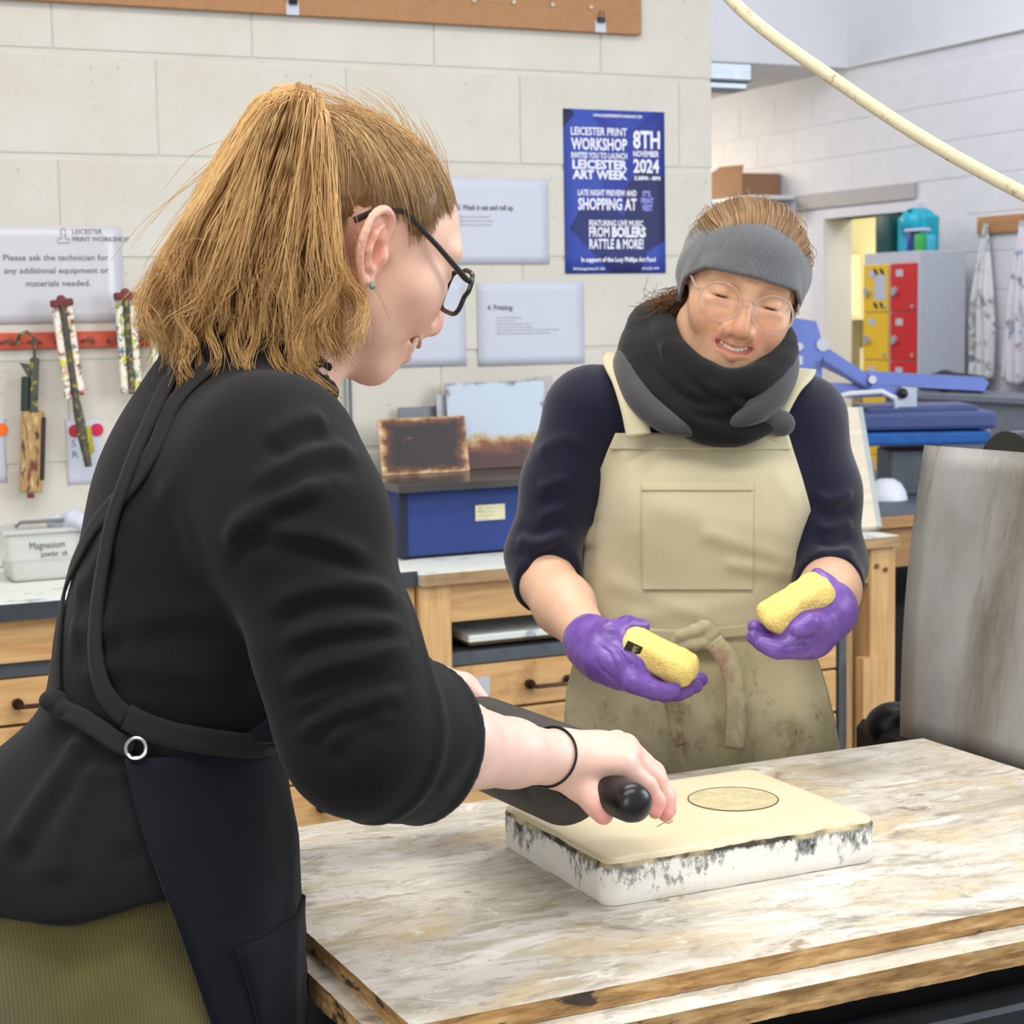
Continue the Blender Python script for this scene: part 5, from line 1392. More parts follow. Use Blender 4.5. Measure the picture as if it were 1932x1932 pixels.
def w1_shirt():
    s = w1_torso()
    # hem hanging over the seat
    s.add(Ell((.312, 1.462, 1.01), (.135, .165, .11)), .05)
    s.chain(ARM1[:4], [.062, .060, .054, .054], .035, .05)
    s.add(Cone((.475, 1.60, 1.335), (.56, 1.70, 1.115), .055, .05), .05)
    fd = (WR1-EL1)/np.linalg.norm(WR1-EL1)
    s.chain([EL1-fd*.012, EL1+fd*.05, EL1+fd*.118], [.054, .053, .0515], .03)
    s.cut(Half(EL1+fd*.066, fd), .004)
    s.sub(Cone(EL1+fd*.046, EL1+fd*.2, .045, .047), .002)
    s.sub(Cone(pd(480, 735, 1.53), pd(560, 600, 1.53), .050, .06), .003)
    s.cut(Half(pd(155, 1690, 1.40), (.10, -.04, -1)), .006)
    V, F = s.mesh(.0042); V = relax(V, F, 2)
    N = vnormals(V, F)
    def fold(pts, w, amp):
        nonlocal V
        P = s.march(np.repeat(CC[None], len(pts), 0), np.array([ray(*p)/np.linalg.norm(ray(*p)) for p in pts]), 3.0)
        P = P[~np.isnan(P[:, 0])]
        if len(P) > 1:
            V = crease(V, N, catmull(P, 16) if len(P) > 2 else P, w, amp)
    def pleat(pts, w, amp):
        fold(pts, w, amp*1.3); fold([(x+2, y+w*2600) for x, y in pts], w*1.1, -amp*1.05)
    pleat([(428, 1058), (452, 1000), (500, 960), (560, 935), (625, 905)], .009, .006)
    pleat([(450, 985), (520, 1000), (610, 1018), (705, 1062)], .008, .0055)
    pleat([(470, 930), (540, 880), (610, 850), (680, 858)], .010, .004)
    pleat([(500, 840), (560, 800), (620, 790)], .011, .004)
    pleat([(505, 1150), (580, 1118), (670, 1108), (752, 1128)], .009, .006)
    pleat([(520, 1220), (600, 1190), (690, 1178), (766, 1180)], .007, .005)
    pleat([(530, 1302), (610, 1262), (700, 1238), (775, 1212)], .008, .007)
    pleat([(540, 1345), (620, 1300), (700, 1272), (778, 1250)], .007, .006)
    pleat([(560, 1395), (625, 1345), (700, 1318), (765, 1300)], .008, .006)
    pleat([(600, 1420), (680, 1360), (750, 1345)], .008, .004)
    fold([(905, 1360), (870, 1440), (820, 1500)], .010, .002)
    for pts, am in (([(240, 1180), (330, 1160), (430, 1165)], .003), ([(150, 1270), (220, 1255), (330, 1270), (450, 1290)], .004), ([(130, 1180), (190, 1190), (240, 1170)], .004), ([(230, 1300), (330, 1320), (450, 1330)], .003), ([(300, 900), (350, 1000), (380, 1120)], .003), ([(140, 1120), (180, 1080), (220, 990)], .003)):
        pleat(pts, .013, am)
    pleat([(165, 1370), (130, 1440), (60, 1540), (20, 1620)], .011, .006)
    pleat([(180, 1420), (150, 1500), (120, 1600), (110, 1680)], .012, .005)
    pleat([(215, 1430), (230, 1520), (250, 1620)], .011, .004)
    # a low ripple near the hem and overall softness
    hemw = np.clip((1.07-V[:, 2])/.10, 0, 1)
    ang = np.arctan2(V[:, 1]-1.46, V[:, 0]-.33)
    V = V+N*(hemw*.006*np.sin(ang*9+1.0))[:, None]
    V = V+N*(vnoise(V, 26, 1)*.0012)[:, None]
    # stitched hem line and rolled cuff edges
    fdist = (V-EL1.astype(np.float32))@fd.astype(np.float32)
    nearf = np.linalg.norm(V-EL1.astype(np.float32), axis=1) < .16
    V = V+N*(np.where(nearf, .0025*np.exp(-((fdist-.010)/.006)**2)+.003*np.exp(-((fdist-.062)/.006)**2), 0))[:, None]
    o = np_mesh('shirt', V, F, MBLACKCLOTH, W1)
    # collar
    c = Sdf()
    ctr = pd(497, 700, 1.53); ax = np.array([.42, 0, .86]); ax /= np.linalg.norm(ax)
    u = np.array([0, 1.0, 0]); v = np.cross(ax, u)
    ring = lambda h_, r: [ctr+ax*h_+(u*math.cos(t)+v*math.sin(t)*1.0)*r for t in np.linspace(math.radians(-235), math.radians(55), 22)]
    A, B = ring(.022, .0545), ring(-.012, .0625)
    for i in range(21):
        c.add(Cone(A[i], A[i+1], .0042, .0042), .004); c.add(Cone(B[i], B[i+1], .005, .005), .004)
        c.add(Cone((A[i]+B[i])/2, (A[i+1]+B[i+1])/2, .0055, .0055), .010)
    V, F = c.mesh(.003); V = relax(V, F, 2)
    np_mesh('collar', V, F, MBLACKCLOTH, o)
    return s
S1 = w1_shirt()

# ---- trousers and boots
def w1_trousers():
    s = Sdf()
    s.add(Ell((.315, 1.465, .96), (.122, .150, .13)), .05)
    for q in (-1, 1):
        s.chain([(.315, 1.465+q*.072, .90), (.318, 1.462+q*.085, .46), (.315, 1.462+q*.10, .07)], [.102, .078, .062], .03, .05)
    s.cut(Half((.3, 1.46, 1.06), (0, 0, 1)), .004).cut(Half((.3, 1.46, .06), (0, 0, -1)), .004)
    V, F = s.mesh(.006); V = relax(V, F, 2); N = vnormals(V, F)
    V = V+N*(vnoise(V, 18, 4)*.003)[:, None]
    o = np_mesh('trousers', V, F, MCORD, W1)
    for q in (-1, 1):
        b = Sdf()
        y = 1.462+q*.10
        b.add(Cone((.315, y, .12), (.315, y, .05), .05, .045), .01).add(Cone((.30, y, .04), (.45, y, .03), .042, .036), .02)
        b.cut(Half((0, 0, .002), (0, 0, -1)), .002)
        V, F = b.mesh(.006); np_mesh('boot', V, F, MBLACKPLASTIC, W1)
    return s
T1 = w1_trousers()

# ---- apron: skirt panel, belt, eyelet, back straps
def w1_apron():
    body = Sdf(); body.p = [q for q in S1.p[:8]]+[q for q in T1.p if q[1] == '+']
    axx, axy = .345, 1.465
    rows = 70; cols = 60
    zs = np.linspace(1.122, .42, rows)
    G = np.zeros((rows, cols, 3))
    for i, z in enumerate(zs):
        k = (1.122-z)/.7
        a0 = math.radians(-106+62*min(1, k*1.15)); a1 = math.radians(95)
        th = np.linspace(a0, a1, cols)
        D = np.stack([np.cos(th), np.sin(th), np.zeros(cols)], 1)
        O = np.array([axx, axy, z])+D*.42
        P = body.march(O, -D, .42, .007)
        R_ = np.linalg.norm(P[:, :2]-np.array([axx, axy]), axis=1)
        R_ = np.where(np.isnan(R_), .10, R_)
        if i > 0:
            prev = G[i-1, :, :2]-np.array([axx, axy]); pr_ = np.linalg.norm(prev, axis=1)
            if z < .98: R_ = np.maximum(R_, pr_-.0008)
        R_ = np.convolve(np.pad(R_, 4, mode='edge'), np.ones(9)/9, 'valid')
        fold = .009*min(1, max(0, k*2.6))*np.sin(th*6.0+k*2.0)+.0045*np.sin(th*11+1+k*9)*min(1, k*5)
        R_ = R_+fold
        G[i] = np.stack([axx+np.cos(th)*R_, axy+np.sin(th)*R_, np.full(cols, z)], 1)
    G[:, :, 0] = np.minimum(np.minimum(G[:, :, 0], .463), (-.1795+.4286*G[:, :, 1])/.903)
    ap = sheet(G, .0025, MNAVYCLOTH, 'apron_skirt', W1)
    # pocket on the skirt
    sub_ = G[14:52, 4:36].copy(); ctr = np.array([axx, axy, 0])
    d = sub_-ctr; d[:, :, 2] = 0; d /= np.linalg.norm(d, axis=2, keepdims=True)
    sheet(sub_+d*.0035, .002, MNAVYCLOTH, 'pocket', ap)
    # bib on the chest
    rows2 = 26; zb = np.linspace(1.36, 1.12, rows2); Gb = np.zeros((rows2, 24, 3))
    for i, z in enumerate(zb):
        w = .09+.06*(i/rows2)
        ys = np.linspace(1.47-w, 1.47+w, 24)
        O = np.stack([np.full(24, .80), ys, np.full(24, z)], 1); P = S1_torso_only.march(O, np.tile([[-1.0, 0, 0]], (24, 1)), .7, .006)
        P[:, 0] = np.where(np.isnan(P[:, 0]), .44, P[:, 0]); P[:, 1] = ys; P[:, 2] = z
        Gb[i] = P
    sheet(Gb, .0025, MNAVYCLOTH, 'apron_bib', W1)
    # belt: around the waist, from the back knot to the eyelet and on to the front
    def strap(name, pix, width, off=.003, thick=.0022, par=W1, extra=None, sd=None):
        sd = sd or S1_smooth
        P = sd.march(np.repeat(CC[None], len(pix), 0), np.array([ray(*p)/np.linalg.norm(ray(*p)) for p in pix]), 3.0, off)
        P = P[~np.isnan(P[:, 0])]
        if extra is not None: P = np.concatenate([P, np.array(extra)])
        C = catmull(P, 46)
        C = sd.snap(C, off, 8)
        Nn = sd.grad(C.astype(np.float32))
        V, F = ribbon(C, Nn, width, thick)
        return np_mesh(name, V, F, MSTRAP, par)
    strap('shoulder_strap', [(345, 688), (318, 720), (285, 790), (240, 900), (212, 980), (196, 1060), (184, 1140), (180, 1220), (192, 1290), (215, 1330), (240, 1352)], .0165, .004)
    strap('shoulder_strap', [(400, 690), (330, 760), (300, 830), (260, 900), (215, 950), (180, 990), (150, 1045), (124, 1110), (112, 1180), (106, 1260), (106, 1310)], .0165, .0025)
    bl = strap('belt', [(92, 1318), (110, 1335), (150, 1352), (190, 1378), (225, 1402), (252, 1412)], .0150, .006)
    strap('belt', [(240, 1352), (280, 1372), (340, 1390), (420, 1402), (490, 1408), (524, 1402)], .0200, .0105)
    # knot of the belt at the back
    k = Sdf(); kc = S1_smooth.march(CC[None], (ray(100, 1322)/np.linalg.norm(ray(100, 1322)))[None], 3.0, .008)[0]
    k.add(Ell(kc, (.011, .012, .009)), .004).add(Ell(kc+np.array([.006, -.010, -.006]), (.008, .011, .008)), .004)
    V, F = k.mesh(.0018); np_mesh('knot', V, F, MSTRAP, bl)
    # eyelet
    ec = S1_smooth.march(CC[None], (ray(257, 1412)/np.linalg.norm(ray(257, 1412)))[None], 3.0, .0115)[0]
    en = S1_smooth.grad(ec[None].astype(np.float32))[0]
    m = MB(); u = Vector(en).orthogonal().normalized(); v = Vector(en).cross(u)
    m.tube([Vector(ec)+(u*math.cos(t)+v*math.sin(t))*.0078 for t in np.linspace(0, 2*math.pi, 24, endpoint=False)], .0017, 8, closed=True)
    m.build('eyelet', MSTEEL, ap, True)
    return strap
S1_torso_only = w1_torso()
S1_smooth = Sdf(); S1_smooth.p = list(S1.p[:8])
w1_strap = w1_apron()

# ---- hair
def w1_hairline(V):
    phi = np.degrees(np.abs(np.arctan2(V[:, 0], V[:, 1]+.005)))
    line = np.interp(phi, [0, 25, 42, 55, 66, 76, 84, 100, 112, 135, 155, 180], [.066, .062, .052, .040, .018, -.004, .018, .026, .004, -.030, -.050, -.058])
    q = np.degrees(np.arctan2(V[:, 0], V[:, 1]+.005))
    return V[:, 2]-line+.0030*np.sin(q*.33)+.0022*np.sin(q*.85+1)
TIE1 = np.array([0.0, -.089, .064])          # where the ponytail is tied, in head coordinates
def w1_hair():
    N = vnormals(H1V, H1F)
    hl = w1_hairline(H1V)
    ear = np.linalg.norm((np.abs(H1V)-np.array([.078, .016, .008], np.float32))/np.array([.014, .024, .034], np.float32), axis=1)
    keep = hl > .010
    keep &= ~((np.abs(H1V[:, 0]) > .069) & (np.abs(H1V[:, 1]+.014) < .03) & (H1V[:, 2] < .013) & (H1V[:, 2] > -.05))
    fk = keep[H1F].all(1)
    thick = np.clip((hl-.010)/.02, 0, 1)*.0040+.0004
    V = H1V+N*thick[:, None]
    # comb grooves run towards the tie
    d = V-TIE1; ang = np.arctan2(d[:, 0], d[:, 1]+.3*d[:, 2])
    V = V+N*(.0008*np.sin(ang*70+3*np.sin(ang*17)))[:, None]*np.clip(hl/.03, 0, 1)[:, None]
    used = np.unique(H1F[fk]); mp = np.full(len(V), -1); mp[used] = np.arange(len(used))
    V = V[used]; F = mp[H1F[fk]]
    base = np.array(srgb(128, 96, 58)[:3], np.float32)
    n = vnoise(np.stack([ang[used]*30, V[:, 1]*20, V[:, 2]*20], 1), 1.0, 3)[:, None]
    col = base*(1+.22*n)
    top = np.clip((V[:, 2]-.05)/.05, 0, 1)[:, None]
    col = col*(1-top*.5)+np.array(srgb(176, 138, 88)[:3], np.float32)*top*.5
    hair = np_mesh('hair', to_world(V, M1, C1), F, MHAIR, W1, color=col)
    # strands lying on the skull
    rng = np.random.default_rng(5)
    cand = np.where((hl > .004))[0]; cand = cand[~((np.abs(H1V[cand, 0]) > .067) & (np.abs(H1V[cand, 1]+.014) < .03) & (H1V[cand, 2] < .016) & (H1V[cand, 2] > -.05))]
    wgt = np.exp(-np.clip(hl[cand], 0, 1)/.025)+.25; r = rng.choice(cand, 3800, p=wgt/wgt.sum())
    roots = H1V[r]
    keep2 = (hl > -.006) & ~((np.abs(H1V[:, 0]) > .067) & (np.abs(H1V[:, 1]+.014) < .03) & (H1V[:, 2] < .016) & (H1V[:, 2] > -.05))
    edge = np.where((hl > -.006) & (hl < .010) & keep2)[0]
    roots = np.concatenate([roots, H1V[rng.choice(edge, 5200)]])
    ph_ = np.degrees(np.abs(np.arctan2(H1V[:, 0], H1V[:, 1]+.005))); tm = np.where((ph_ > 26) & (ph_ < 64) & (H1V[:, 2] > .018) & (H1V[:, 2] < .075) & (hl > -.004))[0]
    roots = np.concatenate([roots, H1V[rng.choice(tm, 900)]])
    t = np.linspace(0, 1, 12)[None, :, None]
    tgt = TIE1+rng.normal(size=(len(roots), 3))*.006
    C = roots[:, None]*(1-t)+tgt[:, None]*t
    side = np.sign(roots[:, :1])
    C += (np.sin(t*math.pi)*np.array([0, 0, .012]))
    flat = C.reshape(-1, 3).astype(np.float32)
    off = np.repeat(rng.uniform(.0040, .0085, len(roots)), 12).reshape(-1, 12)*np.clip(np.linspace(.15, 3, 12), 0, 1)
    skull = Sdf(); skull.p = list(H1.p[:14])
    flat = skull.snap(flat, 0, 5)
    g = skull.grad(flat)
    C = (flat+g*off.reshape(-1, 1)).reshape(C.shape)
    C += rng.normal(size=(len(roots), 1, 3))*.0008
    Cw = C@M1.T+C1
    Vs, Fs = strands(Cw, .00034, .00026, root=.25)
    shade = rng.uniform(0, 1, len(roots))[:, None]
    pal = np.array(srgb(134, 102, 64)[:3])*(1-shade)+np.array(srgb(226, 188, 134)[:3])*shade
    colS = np.repeat(pal, 36, 0)
    # ponytail: volume and loose strands
    tw = TIE1@M1.T+C1
    def T(x, y, d): return pd(x, y, d)
    dt = float((tw-CC)@CF)
    ntail = 9000
    u = rng.uniform(0, 1, ntail); v = rng.normal(0, 1, ntail)
    u = np.where(rng.uniform(size=ntail) < .12, rng.uniform(-.12, 1.06, ntail), u)
    # u runs across the tail from back (0) to face side (1)
    def lerp(a, k): return np.interp(u, np.linspace(0, 1, len(a)), a)
    depth = dt+.012+v*.026*1.0
    X0 = lerp([552, 572, 596], 0); Y0 = lerp([222, 215, 232], 0)
    X1 = lerp([500, 528, 566, 592, 608], 0)+rng.normal(0, 5, ntail); Y1 = lerp([182, 170, 166, 172, 205], 0)+np.abs(v)*6+rng.normal(0, 4, ntail)
    X2 = lerp([405, 470, 530, 585, 614], 0)+rng.normal(0, 9, ntail); Y2 = lerp([340, 330, 325, 325, 330], 0)
    X3 = lerp([325, 410, 490, 570, 622], 0)+rng.normal(0, 14, ntail); Y3 = lerp([500, 505, 500, 490, 480], 0)+rng.normal(0, 10, ntail)
    X4 = lerp([300, 385, 470, 560, 634], 0)+rng.normal(0, 20, ntail); Y4 = lerp([575, 600, 610, 600, 570], 0)+rng.normal(0, 14, ntail)
    X5 = lerp([318, 390, 475, 565, 618], 0)+rng.normal(0, 24, ntail); Y5 = lerp([610, 645, 670, 680, 640], 0)+rng.normal(0, 42, ntail)
    X5 = X5+rng.normal(0, 14, ntail)
    lk_ = np.clip((u*34).astype(int)+2, 0, 47)+(v > 0)*48; lz_ = np.random.default_rng(33).normal(0, 1, (100, 2)); Y5 = Y5+lz_[lk_, 0]*46; X5 = X5+lz_[lk_, 1]*26; X4 = X4+lz_[lk_, 1]*10
    deps = [depth*0+dt, depth-.004, depth-.004+v*.010, depth-.012+v*.012, depth-.010+v*.010, depth-.004+v*.004]
    P = np.stack([np.stack([CC+ray(a, b)*dd for a, b, dd in zip(X, Y, D)]) for X, Y, D in zip((X0, X1, X2, X3, X4, X5), (Y0, Y1, Y2, Y3, Y4, Y5), deps)], 1)
    m = 15
    tt = np.linspace(0, 4.999, m); i = tt.astype(int); f = (tt-i)[None, :, None]
    Q = np.concatenate([2*P[:, :1]-P[:, 1:2], P, 2*P[:, -1:]-P[:, -2:-1]], 1)
    a, b, c, d = Q[:, i], Q[:, i+1], Q[:, i+2], Q[:, i+3]
    C2 = .5*((2*b)+(-a+c)*f+(2*a-5*b+4*c-d)*f*f+(-a+3*b-3*c+d)*f**3)
    # waves shared by locks
    lock = np.clip((u*34).astype(int)+2, 0, 47)+(v > 0)*48; lr = np.random.default_rng(9).uniform(0, 6.28, (100, 3))
    lo_ = np.random.default_rng(19).normal(0, 1, (100, 3))
    w = np.linspace(0, 1, m)[None, :]
    wave = np.stack([(np.sin(w*(10+3*lo_[lock, 0][:, None])+lr[lock, k][:, None]+k)*.0085+np.sin(w*24+lr[lock, k][:, None]*2)*.003+lo_[lock, k][:, None]*.010)*w**1.2 for k in range(3)], -1)
    for L_ in np.unique(lock):
        k_ = lock == L_
        if k_.sum() > 3: C2[k_] = C2[k_]*(1-.62*w[..., None]**.8)+C2[k_].mean(0)[None]*(.62*w[..., None]**.8)
    C2 = C2+wave+rng.normal(size=(ntail, 1, 3))*.0022*w[..., None]
    Vt, Ft = strands(C2, rng.uniform(.00026, .00055, ntail), .40)
    sh = np.clip(np.random.default_rng(4).uniform(0, 1, 100)[lock]*.6+rng.uniform(0, 1, ntail)*.5-.05, 0, 1)[:, None]
    w2 = np.linspace(0, 1, m)[None, :, None]
    colT = (np.array(srgb(172, 124, 70)[:3])*(1-sh)+np.array(srgb(252, 214, 150)[:3])*sh)[:, None]*(1-w2*.0)+w2*np.array([.05, .035, .012])
    colT = np.repeat(colT.reshape(-1, 3), 3, 0)
    # loose curls below the tail and flyaways
    loose = [[(352, 545), (340, 600), (362, 650), (345, 700), (352, 740), (322, 782)], [(405, 560), (392, 620), (410, 670), (395, 715)], [(470, 560), (482, 630), (465, 690), (480, 730)], [(455, 570), (440, 640), (458, 700)], [(560, 540), (580, 600), (560, 660), (585, 700)], [(610, 500), (628, 560), (608, 610), (622, 660)], [(345, 560), (352, 640), (345, 690), (365, 720), (350, 760), (308, 795)], [(372, 600), (380, 680), (372, 720), (330, 752), (302, 765)], [(540, 640), (560, 690), (590, 715), (628, 745)], [(600, 560), (640, 510), (625, 560), (590, 620), (600, 680)], [(420, 620), (440, 680), (430, 730)],
             [(300, 480), (265, 560), (278, 600), (290, 650)], [(500, 600), (520, 680), (545, 710)], [(330, 520), (285, 540), (262, 610), (300, 640)]]
    LC = []
    for pts in loose:
        for k in range(30):
            o = rng.normal(0, 7, 2); n_ = len(pts); sp = rng.uniform(.3, 1.6)
            LC.append(catmull([pd(x+o[0]*(.5+sp*j/n_)+rng.normal(0, 3), y+o[1]*.8+rng.normal(0, 4), dt-.012-.060*min(1, j/1.5)+rng.normal(0, .004)) for j, (x, y) in enumerate(pts)], 18))
    nf = 700
    for k in range(nf):                                     # short flyaways around the outline
        q = rng.integers(0, ntail); j = rng.integers(3, 10)
        p0 = C2[q, j]; dirv = C2[q, min(j+3, m-1)]-p0; out = rng.normal(size=3)*.012
        LC.append(catmull([p0, p0+dirv*.5+out*.5, p0+dirv*1.0+out*1.4, p0+dirv*1.5+out*1.8], 18))
    for k in range(240):                                     # wisps on the skull
        q = rng.integers(0, len(Cw)); j = rng.integers(0, 8); p0 = Cw[q, j]; dv = Cw[q, j+3]-p0
        o = (Cw[q, j]-C1); o = o/np.linalg.norm(o)*rng.uniform(.003, .014)+rng.normal(size=3)*.004
        LC.append(catmull([p0, p0+dv*.4+o*.6, p0+dv*.8+o, p0+dv*1.3+o*1.1], 18))
    LC = np.array(LC)
    Vl, Fl = strands(LC, .00034, .00018, root=.1)
    colL = np.repeat(np.tile(np.array(srgb(206, 164, 104)[:3]), (len(LC), 1)), 54, 0)
    V, F = merge([(Vs, Fs), (Vt, Ft), (Vl, Fl)])
    np_mesh('hair_strands', V, F, MHAIR, hair, color=np.concatenate([colS, colT, colL]).astype(np.float32))['kind'] = 'stuff'
    # inner mass of the tail so that it is not see-through
    core = Sdf()
    core.chain([T(575, 232, dt), T(552, 215, dt+.012), T(520, 290, dt+.008), T(480, 400, dt), T(455, 510, dt-.006), T(450, 590, dt-.006)], [.008, .011, .026, .036, .040, .020], .02)
    core.chain([T(590, 300, dt), T(575, 420, dt), T(570, 560, dt), T(560, 640, dt)], [.010, .020, .022, .012], .02)
    V, F = core.mesh(.003); V = relax(V, F, 2); Nn = vnormals(V, F)
    V = V+Nn*(vnoise(V*np.array([3, 3, .6], np.float32), 60, 2)*.0015)[:, None]
    np_mesh('ponytail', V, F, MHAIR, hair, color=np.tile(np.array(srgb(120, 88, 50)[:3], np.float32), (len(V), 1)))
    m_ = MB(); ax = Vector(T(575, 200, dt+.004))-Vector(tw); u_ = ax.orthogonal().normalized(); v_ = ax.normalized().cross(u_)
    m_.tube([Vector(tw)+ax*.1+(u_*math.cos(q)+v_*math.sin(q))*.013 for q in np.linspace(0, 6.283, 20, endpoint=False)], .003, 6, closed=True)
    m_.build('hair_tie', MBLACKPLASTIC, hair, True)
w1_hair()

# ---- small things worn: band on the wrist, ear stud, nose ring
fd1 = (WR1-EL1)/np.linalg.norm(WR1-EL1)
def w1_small():
    m = MB(); c = WR1-fd1*.021; u = np.cross(fd1, [0, 0, 1]); u /= np.linalg.norm(u); v = np.cross(u, fd1)
    P = np.array([c+fd1*(.005*math.sin(t)+.004)+(u*math.cos(t)+v*math.sin(t))*.034 for t in np.linspace(0, 6.283, 48, endpoint=False)])
    D_ = c+fd1*.004-P; D_ /= np.linalg.norm(D_, axis=1, keepdims=True)
    P = ARMS1.march(P, D_, .05, .0008)
    m.tube(list(P), .0012, 6, closed=True)
    m.build('wrist_band', MBLACKPLASTIC, W1, True)
    lob = np.array([.0845, -.0035, -.0385])@M1.T+C1
    m = MB(); m.ball(lob, .0034, 12); m.build('ear_stud', plain('pale_stud', srgb(150, 165, 160), .2, .3), W1, True)
    c = np.array([0.003, .089, -.0525]); m = MB()
    m.tube([(np.array([math.cos(t)*.0042, 0.001, math.sin(t)*.0042])+c)@M1.T+C1 for t in np.linspace(0, 6.283, 20, endpoint=False)], .0006, 6, closed=True)
    m.build('nose_ring', plain('brass_ring', srgb(200, 160, 110), .2, 1), W1, True)
w1_small()
# ------------------------------------------------------------------ the woman with the sponges
W2 = tag(empty('person', (1.19, 2.0, 0)), 'person in navy jumper and khaki apron holding two yellow sponges in purple gloves', 'person')
M2 = np.array([[-0.879, -0.442, 0.181], [0.397, -0.886, -0.239], [0.266, -0.138, 0.954]]); C2 = np.array([1.231, 1.926, 1.478])
G2 = dict(mz=-.060, nz=-.037, ex=.030, chin=-.090, my=.0885, mw=.0275, lift=.0095, lipr=.9, tooth=.95, ns=1.10, open=.0046, slit=-.0062, cz=.024, crz=.074, w=.97, chz=-.038, ny=.102, ears=.62, flare=4, earz=.004, earx=.069)
B2 = np.stack([[.9035, -.4286, 0], [-.4286, -.9035, 0], [0, 0, 1]], 1)      # right in the photo, towards the camera, up
MJUMPER = cloth_mat('navy_wool', srgb(24, 24, 44), weave=500, sheen=.25, var=.10)
MSCARF = cloth_mat('black_fleece', srgb(15, 16, 17), weave=500, sheen=.12, var=.1)
MSCARFG = cloth_mat('charcoal_fleece', srgb(62, 62, 65), weave=700, sheen=.25, var=.12)
MAPRON = cloth_mat('khaki_canvas', srgb(190, 181, 150), weave=1300, sheen=.15, var=.05, bump=.2, dirt=[(11, .64, .85, srgb(140, 130, 98)), (46, .70, .80, srgb(112, 100, 78)), (120, .74, .80, srgb(96, 82, 66))])
def apron_skirt_mat():
    t = NT('khaki_canvas_stained'); t.set(rough=.9, sheen=.15, spec=.2)
    n1 = t.noise(6, 4); n2 = t.noise(1300, 2)
    c = t.ramp(n1, [(.3, srgb(176, 168, 132)), (.7, srgb(198, 188, 154))])
    c = t.mix(t.ramp(t.noise(13, 5, .65), [(.48, 0.0), (.78, .75)]), c, srgb(144, 138, 94))
    c = t.mix(t.ramp(t.noise(40, 5, .7), [(.58, 0.0), (.74, .8)]), c, srgb(106, 94, 68))
    c = t.mix(t.ramp(t.noise(85, 3, .6, t.mapping((1, 1, .5), loc=(3, 1, 0))), [(.68, 0.0), (.74, .8)]), c, srgb(74, 60, 48))
    c = t.mix(t.ramp(t.noise(22, 4, .7, t.mapping((1, 1, .6), loc=(7, 3, 2))), [(.72, 0.0), (.78, .6)]), c, srgb(118, 58, 54))
    for (sx, sy, sd, rad, colr, amt) in ((1345, 1250, 2.155, .034, (150, 74, 74), .75), (1352, 1290, 2.155, .03, (140, 104, 84), .6), (1160, 1300, 2.17, .03, (120, 140, 60), .55), (1290, 1420, 2.16, .028, (112, 52, 46), .7), (1400, 1370, 2.16, .06, (124, 116, 82), .6), (1500, 1390, 2.18, .04, (96, 84, 66), .6), (1430, 1340, 2.16, .02, (92, 80, 62), .7), (1300, 1350, 2.155, .025, (100, 90, 68), .6), (1190, 1360, 2.17, .05, (116, 108, 74), .5)):
        p = pd(sx, sy, sd); v = t.n('ShaderNodeVectorMath', operation='DISTANCE'); v.inputs[1].default_value = tuple(p); t.l(t.co.outputs['Object'], v.inputs[0])
        q = t.math('ADD', v.outputs['Value'], t.math('MULTIPLY', t.math('SUBTRACT', t.noise(60, 5, .7, t.mapping((1, 1, .6), loc=(sx*.01, 0, 0))), .5), rad*2.4))
        c = t.mix(t.ramp(t.math('DIVIDE', q, rad), [(.25, amt), (.85, 0.0)]), c, srgb(*colr))
    c = t.mix(t.ramp(n2, [(.35, 0.0), (.7, .2)]), c, srgb(200, 192, 165))
    t.color(c); t.bump(n2, .2, .0006); return t.m
MAPRON2 = apron_skirt_mat()
def glove_mat():
    t = NT('purple_nitrile'); t.set(rough=.34, spec=.5)
    n = t.noise(160, 4, .6); c = t.ramp(t.noise(40, 3), [(.3, srgb(98, 64, 150)), (.7, srgb(126, 88, 178))])
    t.color(c); t.bump(n, .25, .0015); return t.m
MGLOVE = glove_mat()
MBAND = None
def headband_mat():
    t = NT('grey_rib_knit'); t.set(rough=.92, sheen=.4, spec=.15)
    w = t.n('ShaderNodeTexWave', wave_type='BANDS', bands_direction='X'); w.inputs['Scale'].default_value = 150; w.inputs['Distortion'].default_value = .4
    t.l(t.attr('ribs'), w.inputs['Vector'])
    c = t.ramp(w.outputs['Fac'], [(.2, srgb(72, 75, 78)), (.8, srgb(112, 115, 118))])
    c = t.mix(t.ramp(t.noise(500, 2), [(.62, 0.0), (.72, .5)]), c, srgb(165, 165, 165))
    t.color(c); t.bump(w.outputs['Fac'], .3, .0008); return t.m

